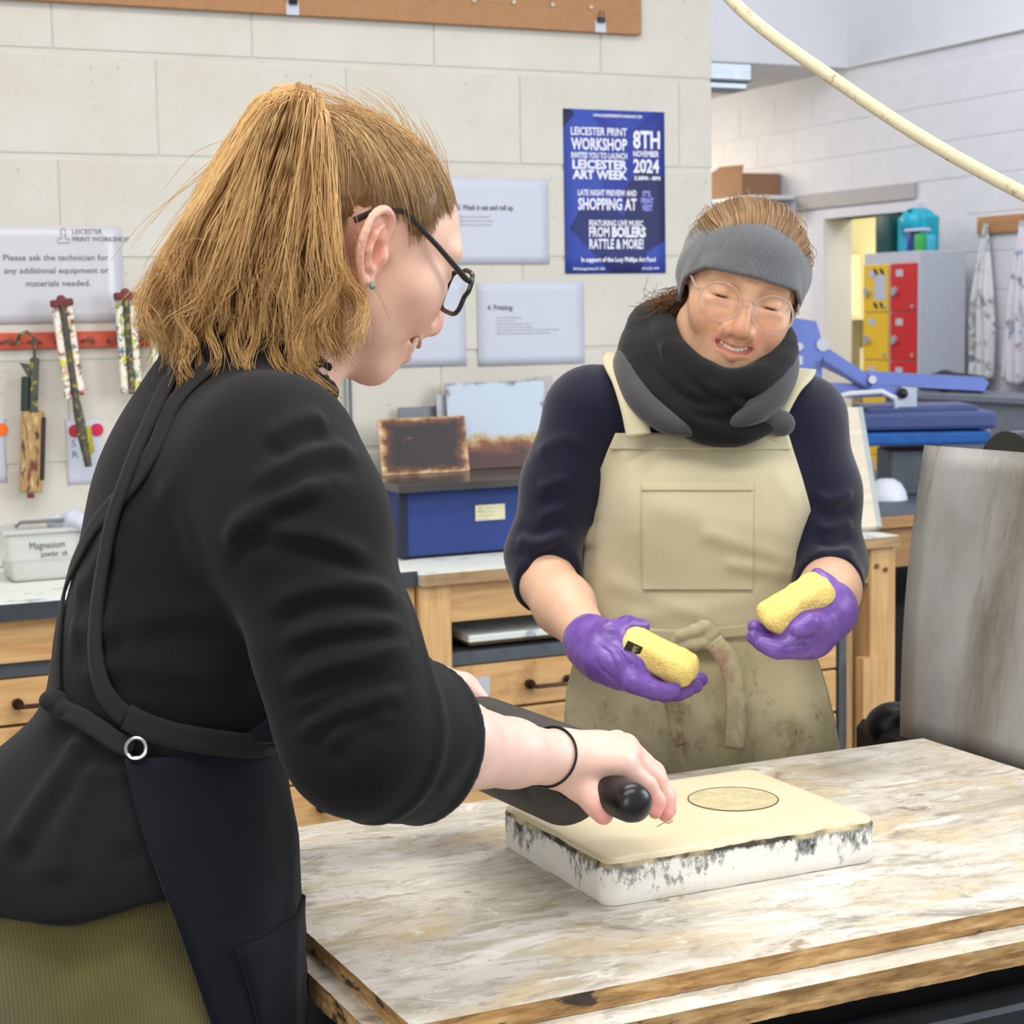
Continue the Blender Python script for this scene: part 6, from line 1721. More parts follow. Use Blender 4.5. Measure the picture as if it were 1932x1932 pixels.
def w2_body():
    h = head_sdf(G2)
    nb = to_local(pd(1330, 760, 2.33), M2, C2)
    h.add(Cone((0, -.025, -.045), nb, .048, .052), .025)
    V, F = h.mesh(.0016); V = relax(V, F, 1); N = vnormals(V, F)
    # lines of age: eye corners, forehead, cheeks
    for s in (-1, 1):
        for p in (([(.043, .068, .000), (.055, .052, .004)]), ([(.043, .067, -.004), (.056, .050, -.006)]), ([(.042, .067, -.009), (.054, .052, -.016)]), ([(.020, .083, -.018), (.034, .078, -.022), (.046, .066, -.018)])):
            V = crease(V, N, [(s*x, y, z) for x, y, z in p], .0014, -.0010)
        V = crease(V, N, [(s*.038, .068, -.045), (s*.043, .060, -.060), (s*.040, .056, -.076)], .0018, -.0020)
        V = crease(V, N, [(s*.046, .056, -.044), (s*.051, .046, -.060), (s*.047, .044, -.078)], .0018, -.0016)
        V = crease(V, N, [(s*.020, .086, -.044), (s*.030, .078, -.052), (s*.034, .070, -.064), (s*.031, .066, -.078)], .0020, -.0020)
    for x in (-.004, .004): V = crease(V, N, [(x, .088, .010), (x*1.2, .090, .024)], .0014, -.0010)
    for z in (.034, .042): V = crease(V, N, [(-.03, .082, z), (0, .09, z+.002), (.03, .082, z)], .0016, -.0006)
    V = V+N*(vnoise(V, 300, 7)*.00022)[:, None]
    col = skin_colors(V, G2, srgb(212, 168, 134)[:3], srgb(196, 124, 104)[:3], srgb(210, 146, 116)[:3])
    for s in (-1, 1):                                   # lashes and brows read as soft darker skin
        e = np.exp(-(((V[:, 0]-s*.030)/.012)**2+((V[:, 2]+.0055)/.0013)**2))*(V[:, 1] > .06)
        b = np.exp(-(((V[:, 0]-s*.030)/.016)**2+((V[:, 2]-.0165-.002*np.cos((V[:, 0]-s*.03)*90))/.0028)**2))*(V[:, 1] > .05)
        u = np.exp(-(((V[:, 0]-s*.030)/.015)**2+((V[:, 2]+.013)/.004)**2))*(V[:, 1] > .05)
        for w, cc, k in ((e, srgb(70, 46, 40), .95), (b, srgb(150, 108, 80), .5), (u, srgb(206, 150, 130), .4)):
            w = (np.clip(w, 0, 1)*k)[:, None].astype(np.float32); col = col*(1-w)+np.array(cc[:3], np.float32)*w
    Wv = to_world(V, M2, C2)
    a = Sdf()
    ER, WRr = pd(1015, 1075, 2.30), pd(1118, 1215, 2.13)
    a.chain([ER, ER*.5+WRr*.5, WRr], [.039, .0345, .0245], .02)
    EL, WL = pd(1566, 1082, 2.27), pd(1566, 1150, 2.115)
    a.chain([EL, EL*.5+WL*.5, WL], [.038, .034, .026], .02)
    V2, F2 = a.mesh(.0025); V2 = relax(V2, F2, 1)
    t = Sdf()
    t.add(Ell(pd(1335, 900, 2.33), (.11, .07, .14), B2), .03).add(Ell(pd(1330, 1150, 2.33), (.11, .075, .13), B2), .03).add(Ell(pd(1328, 1400, 2.33), (.12, .085, .12), B2), .03)
    t.add(Cone(pd(1100, 790, 2.32), ER, .036, .034), .02).add(Cone(pd(1520, 800, 2.32), EL, .036, .034), .02).add(Cone(pd(1335, 850, 2.33), pd(1335, 740, 2.33), .06, .045), .03)
    for s in (-1, 1):
        p = pd(1328, 1430, 2.34)+B2[:, 0]*s*.085; t.add(Cone(p, (p[0], p[1], .08), .06, .035), .03)
    V4, F4 = t.mesh(.009)
    V, F = merge([(Wv, F), (V2, F2), (V4, F4)])
    arm = np.tile(np.array(srgb(228, 186, 156)[:3], np.float32), (len(V2)+len(V4), 1))
    np_mesh('body', V, F, MSKIN, W2, color=np.concatenate([col, arm]))
    return h, ER, WRr, EL, WL
H2, ER2, WR2, EL2, WL2 = w2_body()
teeth_mesh(G2, M2, C2, MTEETH, W2)
for s in (-1, 1):
    p_ = np.array([s*.030, .0668, -.003])@M2.T+C2
    MB().ball(p_, .0125, 20).build('eye', plain('dark_eye', srgb(58, 48, 46), .15), W2, True)

def w2_torso(off=0.0):
    s = Sdf()
    s.add(Ell(pd(1335, 890, 2.32), (.140+off, .092+off, .145+off), B2), .04)
    s.add(Ell(pd(1262, 955, 2.245), (.062+off, .048+off, .062+off), B2), .04)
    s.add(Ell(pd(1408, 955, 2.245), (.062+off, .048+off, .062+off), B2), .04)
    s.add(Ell(pd(1310, 1130, 2.31), (.132+off, .098+off, .14+off), B2), .06)
    s.add(Ell(pd(1325, 1390, 2.31), (.160+off, .112+off, .17+off), B2), .06)
    s.add(Cone(pd(1130, 772, 2.32), pd(1505, 790, 2.32), .050+off, .050+off), .05)
    return s
def w2_jumper():
    s = w2_torso()
    RA = [pd(1110, 782, 2.32), pd(1062, 905, 2.315), pd(1022, 1045, 2.295)]
    s.chain(RA, [.058, .047, .044], .03, .03)
    fd = (WR2-ER2)/np.linalg.norm(WR2-ER2)
    s.chain([RA[2], ER2+fd*.035], [.044, .0435], .02)
    LA = [pd(1512, 800, 2.32), pd(1545, 930, 2.305), pd(1562, 1062, 2.275)]
    s.chain(LA, [.056, .049, .046], .03, .03)
    fl = (WL2-EL2)/np.linalg.norm(WL2-EL2)
    s.chain([LA[2], EL2+fl*.055], [.046, .042], .02)
    # sleeve ends
    def endcut(P, d, r):
        def f(p):
            q = (p-_c(P))@_c(d); w = (p-_c(P))-q[..., None]*_c(d)
            return np.maximum(np.linalg.norm(w, axis=-1)-r, np.abs(q-.03)-.03)
        s.sub(Fn(f, np.array(P)-.12, np.array(P)+.12), .002)
    endcut(ER2+fd*.038, fd, .06); endcut(EL2+fl*.058, fl, .052)
    s.cut(Half(pd(1330, 1420, 2.3), (0, 0, -1)), .004)
    V, F = s.mesh(.0042); V = relax(V, F, 2); N = vnormals(V, F)
    def fold(pts, w, amp):
        nonlocal V
        P = s.march(np.repeat(CC[None], len(pts), 0), np.array([ray(*p)/np.linalg.norm(ray(*p)) for p in pts]), 3.5)
        P = P[~np.isnan(P[:, 0])]
        if len(P) > 1:
            V = crease(V, N, catmull(P, 12) if len(P) > 2 else P, w, amp)
    for i, y in enumerate((905, 935, 960, 985, 1008, 1032, 1056)):
        fold([(972, y+8), (1015, y+18), (1075, y-4)], .007, .005 if i % 2 == 0 else -.004)
    for i, y in enumerate((930, 958, 985, 1012, 1040, 1068, 1092)):
        fold([(1535, y+6), (1570, y+14), (1612, y-2)], .007, .0055 if i % 2 == 0 else -.004)
    fold([(1010, 860), (1060, 830), (1110, 840)], .010, .004)
    V = V+N*(vnoise(V, 34, 3)*.0014)[:, None]
    np_mesh('jumper', V, F, MJUMPER, W2)
    return s
J2 = w2_jumper()
T2 = w2_torso(.004)
def w2_trousers():
    s = Sdf(); s.add(Ell(pd(1328, 1430, 2.335), (.15, .105, .12), B2), .04)
    for q in (-1, 1):
        p = pd(1328, 1450, 2.34)+B2[:, 0]*q*.08
        s.add(Cone(p, (p[0], p[1], .09), .085, .06), .03)
        b = Sdf(); g = np.array([p[0], p[1], 0]); b.add(Cone(g+[0, 0, .09], g+[0, 0, .045], .048, .045), .01).add(Cone(g+[0, 0, .04], g+B2[:, 1]*.15+[0, 0, .03], .042, .035), .02).cut(Half((0, 0, .002), (0, 0, -1)), .002)
        V, F = b.mesh(.006); np_mesh('shoe', V, F, MBLACKPLASTIC, W2)
    s.cut(Half((0, 0, .07), (0, 0, -1)), .003)
    V, F = s.mesh(.007); np_mesh('trousers', V, F, plain('dark_denim', srgb(38, 42, 56), .85), W2)
w2_trousers()

# ---- apron
def w2_sheet(name, ys, left, right, off, mat, par, cols=70, wob=None, thick=.0022):
    rows = len(ys); G = np.zeros((rows, cols, 3))
    for i, y in enumerate(ys):
        xs = np.linspace(left(y), right(y), cols)
        R_ = np.array([ray(x, y) for x in xs]); Rn = R_/np.linalg.norm(R_, axis=1, keepdims=True)
        P = T2.march(np.repeat(CC[None], cols, 0), Rn, 3.5, off)
        dep = (P-CC)@CF
        ok = ~np.isnan(dep)
        idx = np.arange(cols)
        k = np.where(ok)[0]
        dd = np.interp(idx, k, dep[k])
        # past the silhouette of the body the cloth curves away to the back
        a, b = k[0], k[-1]
        dd = dd+np.where(idx < a, (a-idx)*.006, 0)+np.where(idx > b, (idx-b)*.006, 0)
        dd = np.convolve(np.pad(dd, 3, mode='edge'), np.ones(7)/7, 'valid')
        if wob is not None: dd = dd-wob(xs, y)
        G[i] = CC+R_*dd[:, None]
    for _ in range(2):
        Gp = np.pad(G, ((1, 1), (0, 0), (0, 0)), mode='edge'); G = Gp[:-2]*.25+G*.5+Gp[2:]*.25
    return sheet(G, thick, mat, name, par), G
def ip(xs, ys): return lambda y: float(np.interp(y, xs, ys))
def w2_apron():
    L = ip([815, 850, 900, 950, 1000, 1080, 1195], [1162, 1147, 1128, 1113, 1103, 1097, 1100])
    Rr = ip([815, 850, 900, 950, 985, 1010, 1040, 1075, 1110, 1195], [1486, 1496, 1512, 1526, 1533, 1532, 1520, 1497, 1492, 1512])
    def wob(xs, y):
        q = np.zeros_like(xs)
        for (x0, y0, x1, y1, w, a) in ((1340, 1010, 1500, 1060, 16, .006), (1380, 1065, 1500, 1085, 12, .006), (1200, 1165, 1420, 1130, 18, .003), (1160, 1100, 1330, 1165, 16, .003), (1250, 960, 1460, 1010, 30, .004), (1470, 900, 1520, 980, 14, .003), (1180, 850, 1200, 1000, 18, .002)):
            t = np.clip(((xs-x0)*(x1-x0)+(y-y0)*(y1-y0))/((x1-x0)**2+(y1-y0)**2), 0, 1)
            d = np.hypot(xs-x0-t*(x1-x0), y-y0-t*(y1-y0)); q += a*np.exp(-(d/w)**2)
        return q
    bib, Gb = w2_sheet('apron_bib', np.linspace(815, 1200, 80), L, Rr, .004, MAPRON, W2, wob=wob)
    L2 = ip([1195, 1250, 1300, 1340, 1400, 1480, 1600], [1098, 1082, 1070, 1066, 1064, 1062, 1062])
    R2 = ip([1195, 1250, 1300, 1350, 1410, 1480, 1600], [1515, 1545, 1560, 1572, 1584, 1592, 1600])
    def wob2(xs, y):
        k = np.clip((y-1195)/120, 0, 1)
        q = .010*np.sin((xs-1230)/47.0+(y-1200)/180.0)*k+.004*np.sin((xs-1100)/21.0)*k
        for (x0, x1, w, a) in ((1360, 1392, 14, .012), (1290, 1300, 12, .008)):
            xc = x0+(x1-x0)*(y-1210)/200; q += a*np.exp(-((xs-xc)/w)**2)*k
        return q
    sk, Gs = w2_sheet('apron_skirt', np.linspace(1195, 1600, 70), L2, R2, .008, MAPRON2, W2, cols=90, wob=wob2)
    # top hem of the bib, patch pocket, seams
    w2_sheet('hem', np.linspace(817, 850, 8), lambda y: L(y)+2, lambda y: Rr(y)-2, .0065, MAPRON, bib, 60)
    w2_sheet('pocket', np.linspace(908, 1115, 44), ip([908, 1115], [1211, 1212]), ip([908, 1115], [1421, 1420]), .0070, MAPRON, bib, 44, wob=wob)
    w2_sheet('pocket_hem', np.linspace(908, 928, 5), ip([908, 1115], [1211, 1212]), ip([908, 1115], [1421, 1420]), .0088, MAPRON, bib, 40, wob=wob)
    # straps over the shoulders
    def strap(name, pix, wid, par, mat, off=.006, deps=None, nrm=None):
        P = []
        for i, p in enumerate(pix):
            q = T2.march(CC[None], (ray(*p[:2])/np.linalg.norm(ray(*p[:2])))[None], 3.5, off)[0]
            if np.isnan(q[0]) or len(p) > 2: q = pd(p[0], p[1], p[2] if len(p) > 2 else 2.24)
            P.append(q)
        C = catmull(P, 40); Nn = np.tile(-CF, (40, 1))
        if nrm is not None: Nn = np.array([np.array(nrm[0])*(1-k)+np.array(nrm[1])*k for k in np.linspace(0, 1, 40)])
        V, F = ribbon(C, Nn, wid, .0022)
        return np_mesh(name, V, F, mat, par)
    up = np.array([0, 0, 1.0])
    strap('apron_strap', [(1205, 822, 2.200), (1194, 770, 2.215), (1178, 720, 2.245), (1160, 684, 2.29), (1165, 668, 2.34)], .030, W2, MAPRON, nrm=(-CF, -CF*.5+up*.9))
    strap('apron_strap', [(1446, 826, 2.200), (1462, 780, 2.215), (1488, 732, 2.245), (1512, 708, 2.29), (1518, 698, 2.35)], .030, W2, MAPRON, nrm=(-CF, -CF*.5+up*.9))
    # waist tie: two bands, knot, two hanging ends
    tie = strap('waist_tie', [(1102, 1168), (1140, 1182), (1200, 1196), (1250, 1200), (1300, 1202)], .017, W2, MAPRON2, .012)
    strap('waist_tie', [(1318, 1198), (1380, 1192), (1440, 1186), (1500, 1180)], .015, W2, MAPRON2, .012)
    k = Sdf()
    def K(x, y, o): 
        q = T2.march(CC[None], (ray(x, y)/np.linalg.norm(ray(x, y)))[None], 3.5, o)[0]; return q
    k.chain([K(1268, 1218, .014), K(1285, 1200, .018), K(1310, 1192, .020), K(1332, 1184, .022), K(1345, 1195, .020), K(1335, 1212, .020), K(1310, 1216, .018), K(1282, 1222, .016)], [.006, .008, .009, .0085, .008, .009, .009, .007], .003)
    k.chain([K(1325, 1180, .020), K(1340, 1200, .022), K(1352, 1222, .018)], [.007, .008, .008], .003)
    V, F = k.mesh(.0016); V = relax(V, F, 1); np_mesh('knot', V, F, MAPRON2, tie)
    strap('tie_end', [(1345, 1210, 2.150), (1372, 1245, 2.150), (1388, 1300, 2.155), (1390, 1360, 2.158), (1385, 1412, 2.16)], .024, tie, MAPRON2)
    strap('tie_end', [(1268, 1225, 2.155), (1262, 1290, 2.150), (1272, 1350, 2.155), (1288, 1405, 2.158)], .018, tie, MAPRON2)
w2_apron()

# ---- scarf
def w2_scarf():
    def loop(pts, rads, s, k=.006):
        C = catmull([pd(*p) for p in pts], 46); r = np.interp(np.linspace(0, 1, 46), np.linspace(0, 1, len(rads)), rads)
        s.chain(C, r, .006, k)
    s = Sdf()
    loop([(1340, 585, 2.42), (1262, 586, 2.37), (1258, 640, 2.28), (1300, 700, 2.215), (1365, 735, 2.185), (1425, 728, 2.19), (1464, 690, 2.235), (1470, 640, 2.31), (1440, 610, 2.40)], [.018, .020, .022, .024, .025, .024, .020, .018], s)
    loop([(1330, 590, 2.44), (1228, 604, 2.38), (1222, 660, 2.29), (1262, 726, 2.225), (1330, 768, 2.19), (1400, 772, 2.185), (1452, 742, 2.21), (1474, 690, 2.28), (1450, 630, 2.42)], [.022, .024, .022, .020, .020, .020, .018, .018], s)
    loop([(1222, 620, 2.42), (1200, 660, 2.31), (1225, 730, 2.235), (1290, 785, 2.195), (1350, 806, 2.18), (1410, 800, 2.178)], [.018, .022, .020, .018, .016, .010], s)
    loop([(1215, 690, 2.29), (1252, 765, 2.225), (1320, 806, 2.19), (1390, 814, 2.18), (1448, 800, 2.185)], [.014, .016, .017, .016, .010], s)
    s.add(Ell(pd(1348, 725, 2.265), (.068, .055, .048), B2), .012)
    V, F = s.mesh(.0028); V = relax(V, F, 2); N = vnormals(V, F)
    for pts, a in (([(1235, 690), (1290, 745), (1370, 775)], -.005), ([(1262, 650), (1300, 715), (1360, 750), (1420, 750)], -.004), ([(1250, 640), (1262, 700), (1330, 760)], .003), ([(1300, 780), (1370, 790), (1430, 760)], -.004), ([(1330, 720), (1390, 760), (1440, 800)], .005), ([(1400, 745), (1430, 775), (1450, 800)], -.004)):
        P = s.march(np.repeat(CC[None], len(pts), 0), np.array([ray(*p)/np.linalg.norm(ray(*p)) for p in pts]), 3.5)
        P = P[~np.isnan(P[:, 0])]
        if len(P) > 1: V = crease(V, N, catmull(P, 14) if len(P) > 2 else P, .0055, a)
    V = V+N*(vnoise(V*np.array([1, 1, 2.2], np.float32), 55, 6)*.0014)[:, None]
    o = np_mesh('scarf', V, F, MSCARF, W2)
    g = Sdf()
    loop([(1200, 640, 2.38), (1184, 690, 2.283), (1206, 748, 2.222), (1258, 796, 2.186), (1310, 814, 2.178)], [.014, .017, .016, .012, .004], g)
    loop([(1480, 645, 2.31), (1480, 695, 2.235), (1460, 740, 2.190), (1425, 776, 2.168), (1385, 798, 2.162)], [.013, .016, .016, .012, .004], g)
    loop([(1420, 780, 2.184), (1450, 792, 2.187), (1478, 800, 2.200)], [.007, .011, .012], g)
    V, F = g.mesh(.0028); V = relax(V, F, 2); np_mesh('scarf_grey_side', V, F, MSCARFG, o)
w2_scarf()

# ---- headband, hair
def w2_head_wear():
    hs = Sdf(); hs.p = list(H2.p[:14])
    n, m = 140, 22
    phi = np.linspace(-math.pi, math.pi, n)
    deg = np.degrees(np.abs(phi))
    zl = np.interp(deg, [0, 35, 65, 90, 130, 180], [.032, .027, .004, -.026, -.036, -.036])
    zu = np.interp(deg, [0, 40, 80, 110, 140, 180], [.093, .088, .066, .046, .030, .024])
    G = np.zeros((m, n, 3)); UVc = np.zeros((m, n, 3))
    for j, t in enumerate(np.linspace(0, 1, m)):
        z = zl+(zu-zl)*t
        # rays point at the skull centre from outside so that the band follows its dome
        D = np.stack([np.sin(phi), np.cos(phi), np.zeros(n)], 1)
        O = np.stack([D[:, 0]*.2, D[:, 1]*.2-.012, z+.045*t*t], 1); Tg = np.stack([D[:, 0]*0, D[:, 0]*0-.012, z-.010], 1)
        dv = Tg-O; dv /= np.linalg.norm(dv, axis=1, keepdims=True)
        P = hs.march(O, dv, .3, .0065+.0015*math.sin(t*math.pi))
        G[j] = P+np.stack([np.zeros(n)]*3, 1)
        UVc[j, :, 0] = phi*.08; UVc[j, :, 1] = t*.05
    ear = np.exp(-((deg-98)/22)**2)[None, :]*np.linspace(1, .3, m)[:, None]*.004
    G += np.stack([np.sin(phi), np.cos(phi), phi*0], 1)[None]*ear[..., None]
    wr = .0016*np.sin(np.linspace(0, 1, m)[:, None]*9+phi[None]*3)*np.clip((np.abs(phi)-1.0)/.5, 0, 1)[None]
    G += np.stack([np.sin(phi), np.cos(phi), phi*0], 1)[None]*wr[..., None]
    Gw = G@M2.T+C2
    o = sheet(Gw, .004, headband_mat(), 'headband', W2)
    a = o.data.color_attributes.new('ribs', 'FLOAT_COLOR', 'POINT')
    c = np.ones((len(o.data.vertices), 4), np.float32); c[:, :3] = np.concatenate([UVc.reshape(-1, 3)]*2); a.data.foreach_set('color', c.ravel())
    # hair: crown volume combed back into a low bun, strands on top
    s = Sdf()
    s.add(Ell((0, -.014, .046), (.071, .088, .064)), .01).add(Ell((0, -.055, .045), (.062, .062, .062)), .02).add(Ell((0, -.095, -.045), (.032, .026, .030)), .02)
    s.add(Ell((0, -.060, -.030), (.058, .045, .050)), .02)
    s.cut(Half((0, .070, .070), (0, 1, -.1)), .004)
    V, F = s.mesh(.0026); V = relax(V, F, 2); N = vnormals(V, F)
    ang = np.arctan2(V[:, 0], V[:, 2]-.0)
    V = V+N*(.0009*np.sin(ang*60+4*np.sin(ang*11)))[:, None]
    nz = vnoise(np.stack([ang*20, V[:, 1]*8, V[:, 2]*8], 1), 1.0, 5)[:, None]
    col = np.array(srgb(150, 114, 76)[:3], np.float32)*(1+.18*nz)
    hair = np_mesh('hair', to_world(V, M2, C2), F, MHAIR, W2, color=col)
    rng = np.random.default_rng(21)
    k = 1500
    th = rng.uniform(-1.75, 1.75, k)
    C = []
    y = np.linspace(.066, -.10, 13)[None]
    zz = np.sqrt(np.clip(1-((y+.014)/.094)**2, 0, 1))
    rx, rz = .0720, .0655
    R_ = zz*(1+rng.uniform(-.004, .022, k)[:, None])
    th2 = th[:, None]*(1-.25*np.linspace(0, 1, 13)[None])
    P = np.stack([np.sin(th2)*rx*R_, np.repeat(y, k, 0), .046+np.cos(th2)*rz*R_], -1)
    P[:, 0, 2] -= .012; P[:, 1, 2] -= .004; P[:, 0, 0] *= .95
    P += rng.normal(size=(k, 1, 3))*.0008
    fly = []
    for i in range(110):
        j = rng.integers(0, k); p = P[j, 2:10].copy(); up = (p-np.array([0, -.01, .04])); up /= np.linalg.norm(up, axis=1, keepdims=True)
        fly.append(catmull(p+up*np.linspace(0, rng.uniform(.002, .009), 8)[:, None]+rng.normal(size=(1, 3))*.003, 13))
    # tuft below the headband on the nape
    tuft = []
    for i in range(260):
        a0 = np.array([.062+rng.normal(0, .004), -.035+rng.normal(0, .012), -.028+rng.normal(0, .006)])
        e = np.array([.078+rng.normal(0, .012), -.060+rng.normal(0, .012), -.058+rng.normal(0, .014)])
        tuft.append(catmull([a0, (a0+e)/2+rng.normal(size=3)*.006, e, e+rng.normal(size=3)*.012], 13))
    Vs, Fs = strands(np.concatenate([P, np.array(fly)])@M2.T+C2, .00050, .00035)
    sh = rng.uniform(0, 1, k+110)[:, None]
    pal = np.array(srgb(128, 94, 62)[:3])*(1-sh)+np.array(srgb(206, 170, 126)[:3])*sh
    Vt, Ft = strands(np.array(tuft)@M2.T+C2, .00045, .00030)
    V, F = merge([(Vs, Fs), (Vt, Ft)])
    st = np_mesh('hair_strands', V, F, MHAIR, hair, color=np.concatenate([np.repeat(pal, 39, 0), np.tile(np.array(srgb(120, 84, 58)[:3]), (len(Vt), 1))]).astype(np.float32))
    st['kind'] = 'stuff'
w2_head_wear()

# ---- gloves
def w2_gloves():
    g = Sdf()
    fd = (WR2-ER2)/np.linalg.norm(WR2-ER2)
    cuff = WR2-fd*.012
    palm = pd(1180, 1262, 2.085)
    g.add(Cone(cuff, WR2+fd*.02, .0285, .0285), .01).add(Cone(WR2, palm, .0275, .024), .02)
    g.add(Ell(pd(1165, 1248, 2.095), (.040, .034, .026), B2), .015)
    # four fingers under the sponge
    for i, (mx, my, md, px_, py, pdp, tx, ty, td) in enumerate(((1205, 1262, 2.115, 1262, 1284, 2.13, 1322, 1283, 2.135), (1208, 1278, 2.095, 1262, 1300, 2.105, 1312, 1294, 2.11), (1205, 1286, 2.075, 1255, 1306, 2.08, 1296, 1302, 2.085), (1196, 1288, 2.06, 1238, 1304, 2.06, 1272, 1303, 2.065))):
        g.chain([pd(mx, my, md), pd(px_, py, pdp), pd((px_+tx)/2, (py+ty)/2+2, (pdp+td)/2), pd(tx, ty, td)], [.0125, .0108, .0102, .0088], .004, .012)
    g.chain([pd(1142, 1222, 2.10), pd(1152, 1196, 2.10), pd(1182, 1182, 2.115), pd(1212, 1182, 2.125)], [.020, .0145, .0115, .0092], .008, .012)
    V, F = g.mesh(.0017); V = relax(V, F, 1); N = vnormals(V, F)
    for pts in ([(1120, 1200), (1150, 1230), (1165, 1262)], [(1150, 1200), (1172, 1235), (1190, 1262)], [(1165, 1215), (1180, 1250), (1210, 1272)], [(1112, 1235), (1140, 1268), (1175, 1290)]):
        P = [pd(x, y, 2.065) for x, y in pts]; P = list(g.snap(np.array(P), 0, 10)); V = crease(V, N, P, .0022, -.0016)
    V = V+N*(vnoise(V, 170, 8)*.0006)[:, None]
    np_mesh('glove', V, F, MGLOVE, W2)
    g = Sdf()
    fl = (WL2-EL2)/np.linalg.norm(WL2-EL2)
    g.add(Cone(WL2-fl*.008, WL2+fl*.015, .0285, .0280), .01)
    g.add(Cone(WL2, pd(1528, 1196, 2.075), .027, .026), .02)
    g.add(Ell(pd(1520, 1192, 2.08), (.034, .034, .028), B2), .015)
    for (mx, my, md, px_, py, pdp, tx, ty, td) in ((1500, 1208, 2.095, 1452, 1205, 2.105, 1424, 1184, 2.10), (1502, 1218, 2.075, 1455, 1219, 2.08, 1422, 1202, 2.08), (1508, 1222, 2.055, 1468, 1226, 2.055, 1438, 1214, 2.055), (1545, 1180, 2.05, 1528, 1176, 2.035, 1502, 1188, 2.03)):
        g.chain([pd(mx, my, md), pd(px_, py, pdp), pd((px_+tx)/2, (py+ty)/2+2, (pdp+td)/2), pd(tx, ty, td)], [.0125, .0106, .0098, .0084], .004, .012)
    g.chain([pd(1552, 1165, 2.10), pd(1566, 1132, 2.115), pd(1556, 1102, 2.125), pd(1542, 1086, 2.13)], [.018, .0132, .0112, .0092], .008, .012)
    V, F = g.mesh(.0017); V = relax(V, F, 1); N = vnormals(V, F)
    for pts in ([(1490, 1232), (1530, 1222), (1560, 1190)], [(1475, 1222), (1515, 1212), (1550, 1180)], [(1460, 1228), (1500, 1236), (1540, 1218)]):
        P = [pd(x, y, 2.045) for x, y in pts]; P = list(g.snap(np.array(P), 0, 10)); V = crease(V, N, P, .0022, -.0015)
    V = V+N*(vnoise(V, 170, 9)*.0006)[:, None]
    np_mesh('glove', V, F, MGLOVE, W2)
w2_gloves()

# ------------------------------------------------------------------ sponges
def sponge_mat():
    t = NT('yellow_sponge'); t.set(rough=.95, spec=.1, sss=.1, sssscale=.004)
    n = t.noise(260, 4, .6); v = t.n('ShaderNodeTexVoronoi'); v.inputs['Scale'].default_value = 330; t.l(t.co.outputs['Object'], v.inputs['Vector'])
    c = t.ramp(n, [(.3, srgb(232, 204, 112)), (.65, srgb(246, 224, 144))])
    c = t.mix(t.ramp(v.outputs['Distance'], [(.05, .22), (.22, 0.0)]), c, srgb(206, 170, 84))
    t.color(c); t.bump(v.outputs['Distance'], .5, .0016); return t.m
MSPONGE = sponge_mat()
def sponge(c, ax, up, L, Wd, H_, label):
    """thick sponge with one rounded long side"""
    ax = np.array(ax)/np.linalg.norm(ax); up = np.array(up)-ax*np.dot(up, ax); up /= np.linalg.norm(up); dp = np.cross(ax, up)
    M = np.stack([ax, dp, up], 1)
    s = Sdf(); s.add(Box(c, (L/2-.010, Wd/2-.010, H_/2-.008), .008, M), .002)
    for k in (-1, 1): s.add(Ell(np.array(c)+ax*k*(L/2-.02), (.022, Wd/2-.002, H_/2), M), .012)
    V, F = s.mesh(.0018); V = relax(V, F, 2); N = vnormals(V, F)
    V = V+N*(vnoise(V, 240, 2)*.0008+vnoise(V, 90, 4)*.0007)[:, None]
    o = np_mesh('sponge', V, F, MSPONGE); tag(o, label, 'sponge', 'yellow sponges'); return o, M
c_r = pd(1243, 1240, 2.088)
axr = pd(1300, 1265, 2.085)-pd(1190, 1214, 2.092)
SP1, SM1 = sponge(c_r, axr, np.array([0, 0, 1.0])+B2[:, 1]*.25, .089, .052, .029, 'yellow sponge with black label in the gloved hand nearer the roller')
axl = pd(1555, 1105, 2.085)-pd(1450, 1172, 2.075)
SP2, SM2 = sponge(pd(1501, 1138, 2.082), axl, np.array([0, 0, 1.0])+B2[:, 1]*.3, .085, .050, .026, 'plain yellow sponge in the gloved hand nearer the metal sheet')

def sponge_label():
    ax, dp, up = SM1[:, 0], SM1[:, 1], SM1[:, 2]
    if dp@CF > 0: dp = -dp
    c = c_r-ax*.0305+dp*.0253+up*.006
    M = Matrix((ax, -dp, up)).transposed()
    if M.determinant() < 0: M = Matrix((ax, dp, up)).transposed()
    o = MB().box(c, (.019, .0016, .019), M, .0006, 1).build('label', plain('black_label', srgb(44, 42, 36), .6), SP1)
    rd = up; u2 = -ax                                      # the word runs up the sponge
    q = c+dp*.0010-up*.008+ax*.005
    text_mesh('lettering', 'LAMPE', .0085, plain('label_ink', srgb(214, 196, 120), .6), ((rd[0], u2[0], dp[0], q[0]), (rd[1], u2[1], dp[1], q[1]), (rd[2], u2[2], dp[2], q[2]), (0, 0, 0, 1)), SP1, .016)
sponge_label()
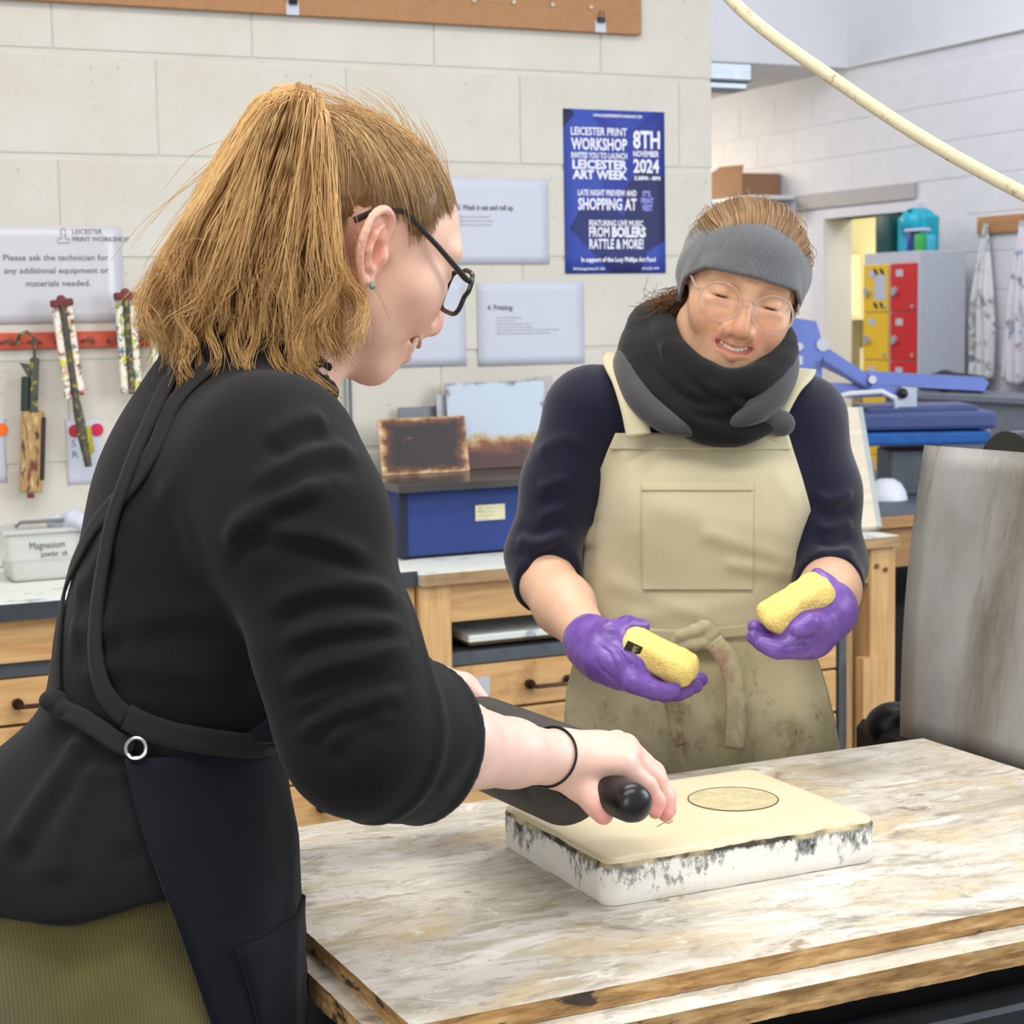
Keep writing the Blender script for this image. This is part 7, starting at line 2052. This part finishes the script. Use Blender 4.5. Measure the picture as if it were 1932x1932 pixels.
# ------------------------------------------------------------------ spectacles
def glass_mat(name, tint=(1, 1, 1, 1)):
    t = NT(name); t.set(rough=.02, trans=1.0, ior=1.0 if name == 'lens' else 1.25, spec=.5); t.color(tint); return t.m
MLENS = glass_mat('lens')
def spectacles(name, label, M, c, lens_c, rx, rz, shape, rim, mat, bridge_z, temple_end, lensmat, yaw=8):
    M = np.asarray(M); c = np.asarray(c)
    L = lambda p: np.asarray(p)@M.T+c
    r = tag(empty(name, tuple(L((0, lens_c[1], lens_c[2])))), label, 'glasses')
    for s in (-1, 1):
        ce = np.array([s*lens_c[0], lens_c[1], lens_c[2]]); ya = math.radians(yaw)*s
        ux = np.array([math.cos(ya), -abs(math.sin(ya))*1.0, 0]); ux[0] = math.cos(ya); ux = np.array([math.cos(ya), -s*math.sin(abs(ya)), 0])
        uz = np.array([0, -.12, .99])
        pts = []
        for t in np.linspace(0, 2*math.pi, 40, endpoint=False):
            a, b = math.cos(t), math.sin(t)
            if shape == 'round': q = ux*a*rx+uz*b*rz
            else:
                k = (abs(a)**4+abs(b)**4)**-.25; q = ux*a*rx*k+uz*b*rz*k*(1 if b > 0 else .9)
                if b > 0 and a*s > 0: q = q+ux*s*.005+uz*.003
            pts.append(L(ce+q))
        MB().tube(pts, rim, 8, closed=True).build('rim', mat, r, True)
        m = MB(); vs = [m.bm.verts.new(Vector(p)) for p in pts]; m.bm.faces.new(vs)
        o = m.build('lens', lensmat, r)
        so = o.modifiers.new('thick', 'SOLIDIFY'); so.thickness = .0012
        h0 = ce+ux*s*(rx+.002)+uz*(rz*.35 if shape == 'round' else rz*.75)
        te = np.array([s*temple_end[0], temple_end[1], temple_end[2]])
        MB().tube([L(h0), L(h0+np.array([s*.004, -.008, 0])), L(h0*.5+te*.5+np.array([s*.001, 0, .000])), L(te), L(te+np.array([-s*.003, -.020, -.008])), L(te+np.array([-s*.004, -.034, -.026]))], [rim*1.2, rim*1.3, rim*1.1, rim, rim*1.2, rim*1.3], 8).build('temple', mat, r, True)
    a = np.array([lens_c[0]-rx, lens_c[1]+.001, bridge_z])
    MB().tube([L((-a[0], a[1], a[2])), L((-a[0]*.5, a[1]+.004, a[2]+.004)), L((a[0]*.5, a[1]+.004, a[2]+.004)), L(a)], rim*1.1, 8).build('bridge', mat, r, True)
MDARKFRAME = plain('dark_acetate', srgb(38, 38, 34), .3, 0, .2, 80)
tcl = NT('clear_acetate'); tcl.set(rough=.08, trans=.75, ior=1.3, spec=.6); tcl.color(srgb(232, 216, 206))
spectacles('eyeglasses', 'dark rimmed glasses on the blond person', M1, C1, (.034, .0905, -.010), .0265, .0190, 'square', .0021, MDARKFRAME, .002, (.0745, -.004, .027), MLENS)
spectacles('eyeglasses', 'clear round glasses below the grey headband', M2, C2, (.0325, .0975, -.010), .0250, .0225, 'round', .0013, tcl.m, -.004, (.072, .005, .010), MLENS)
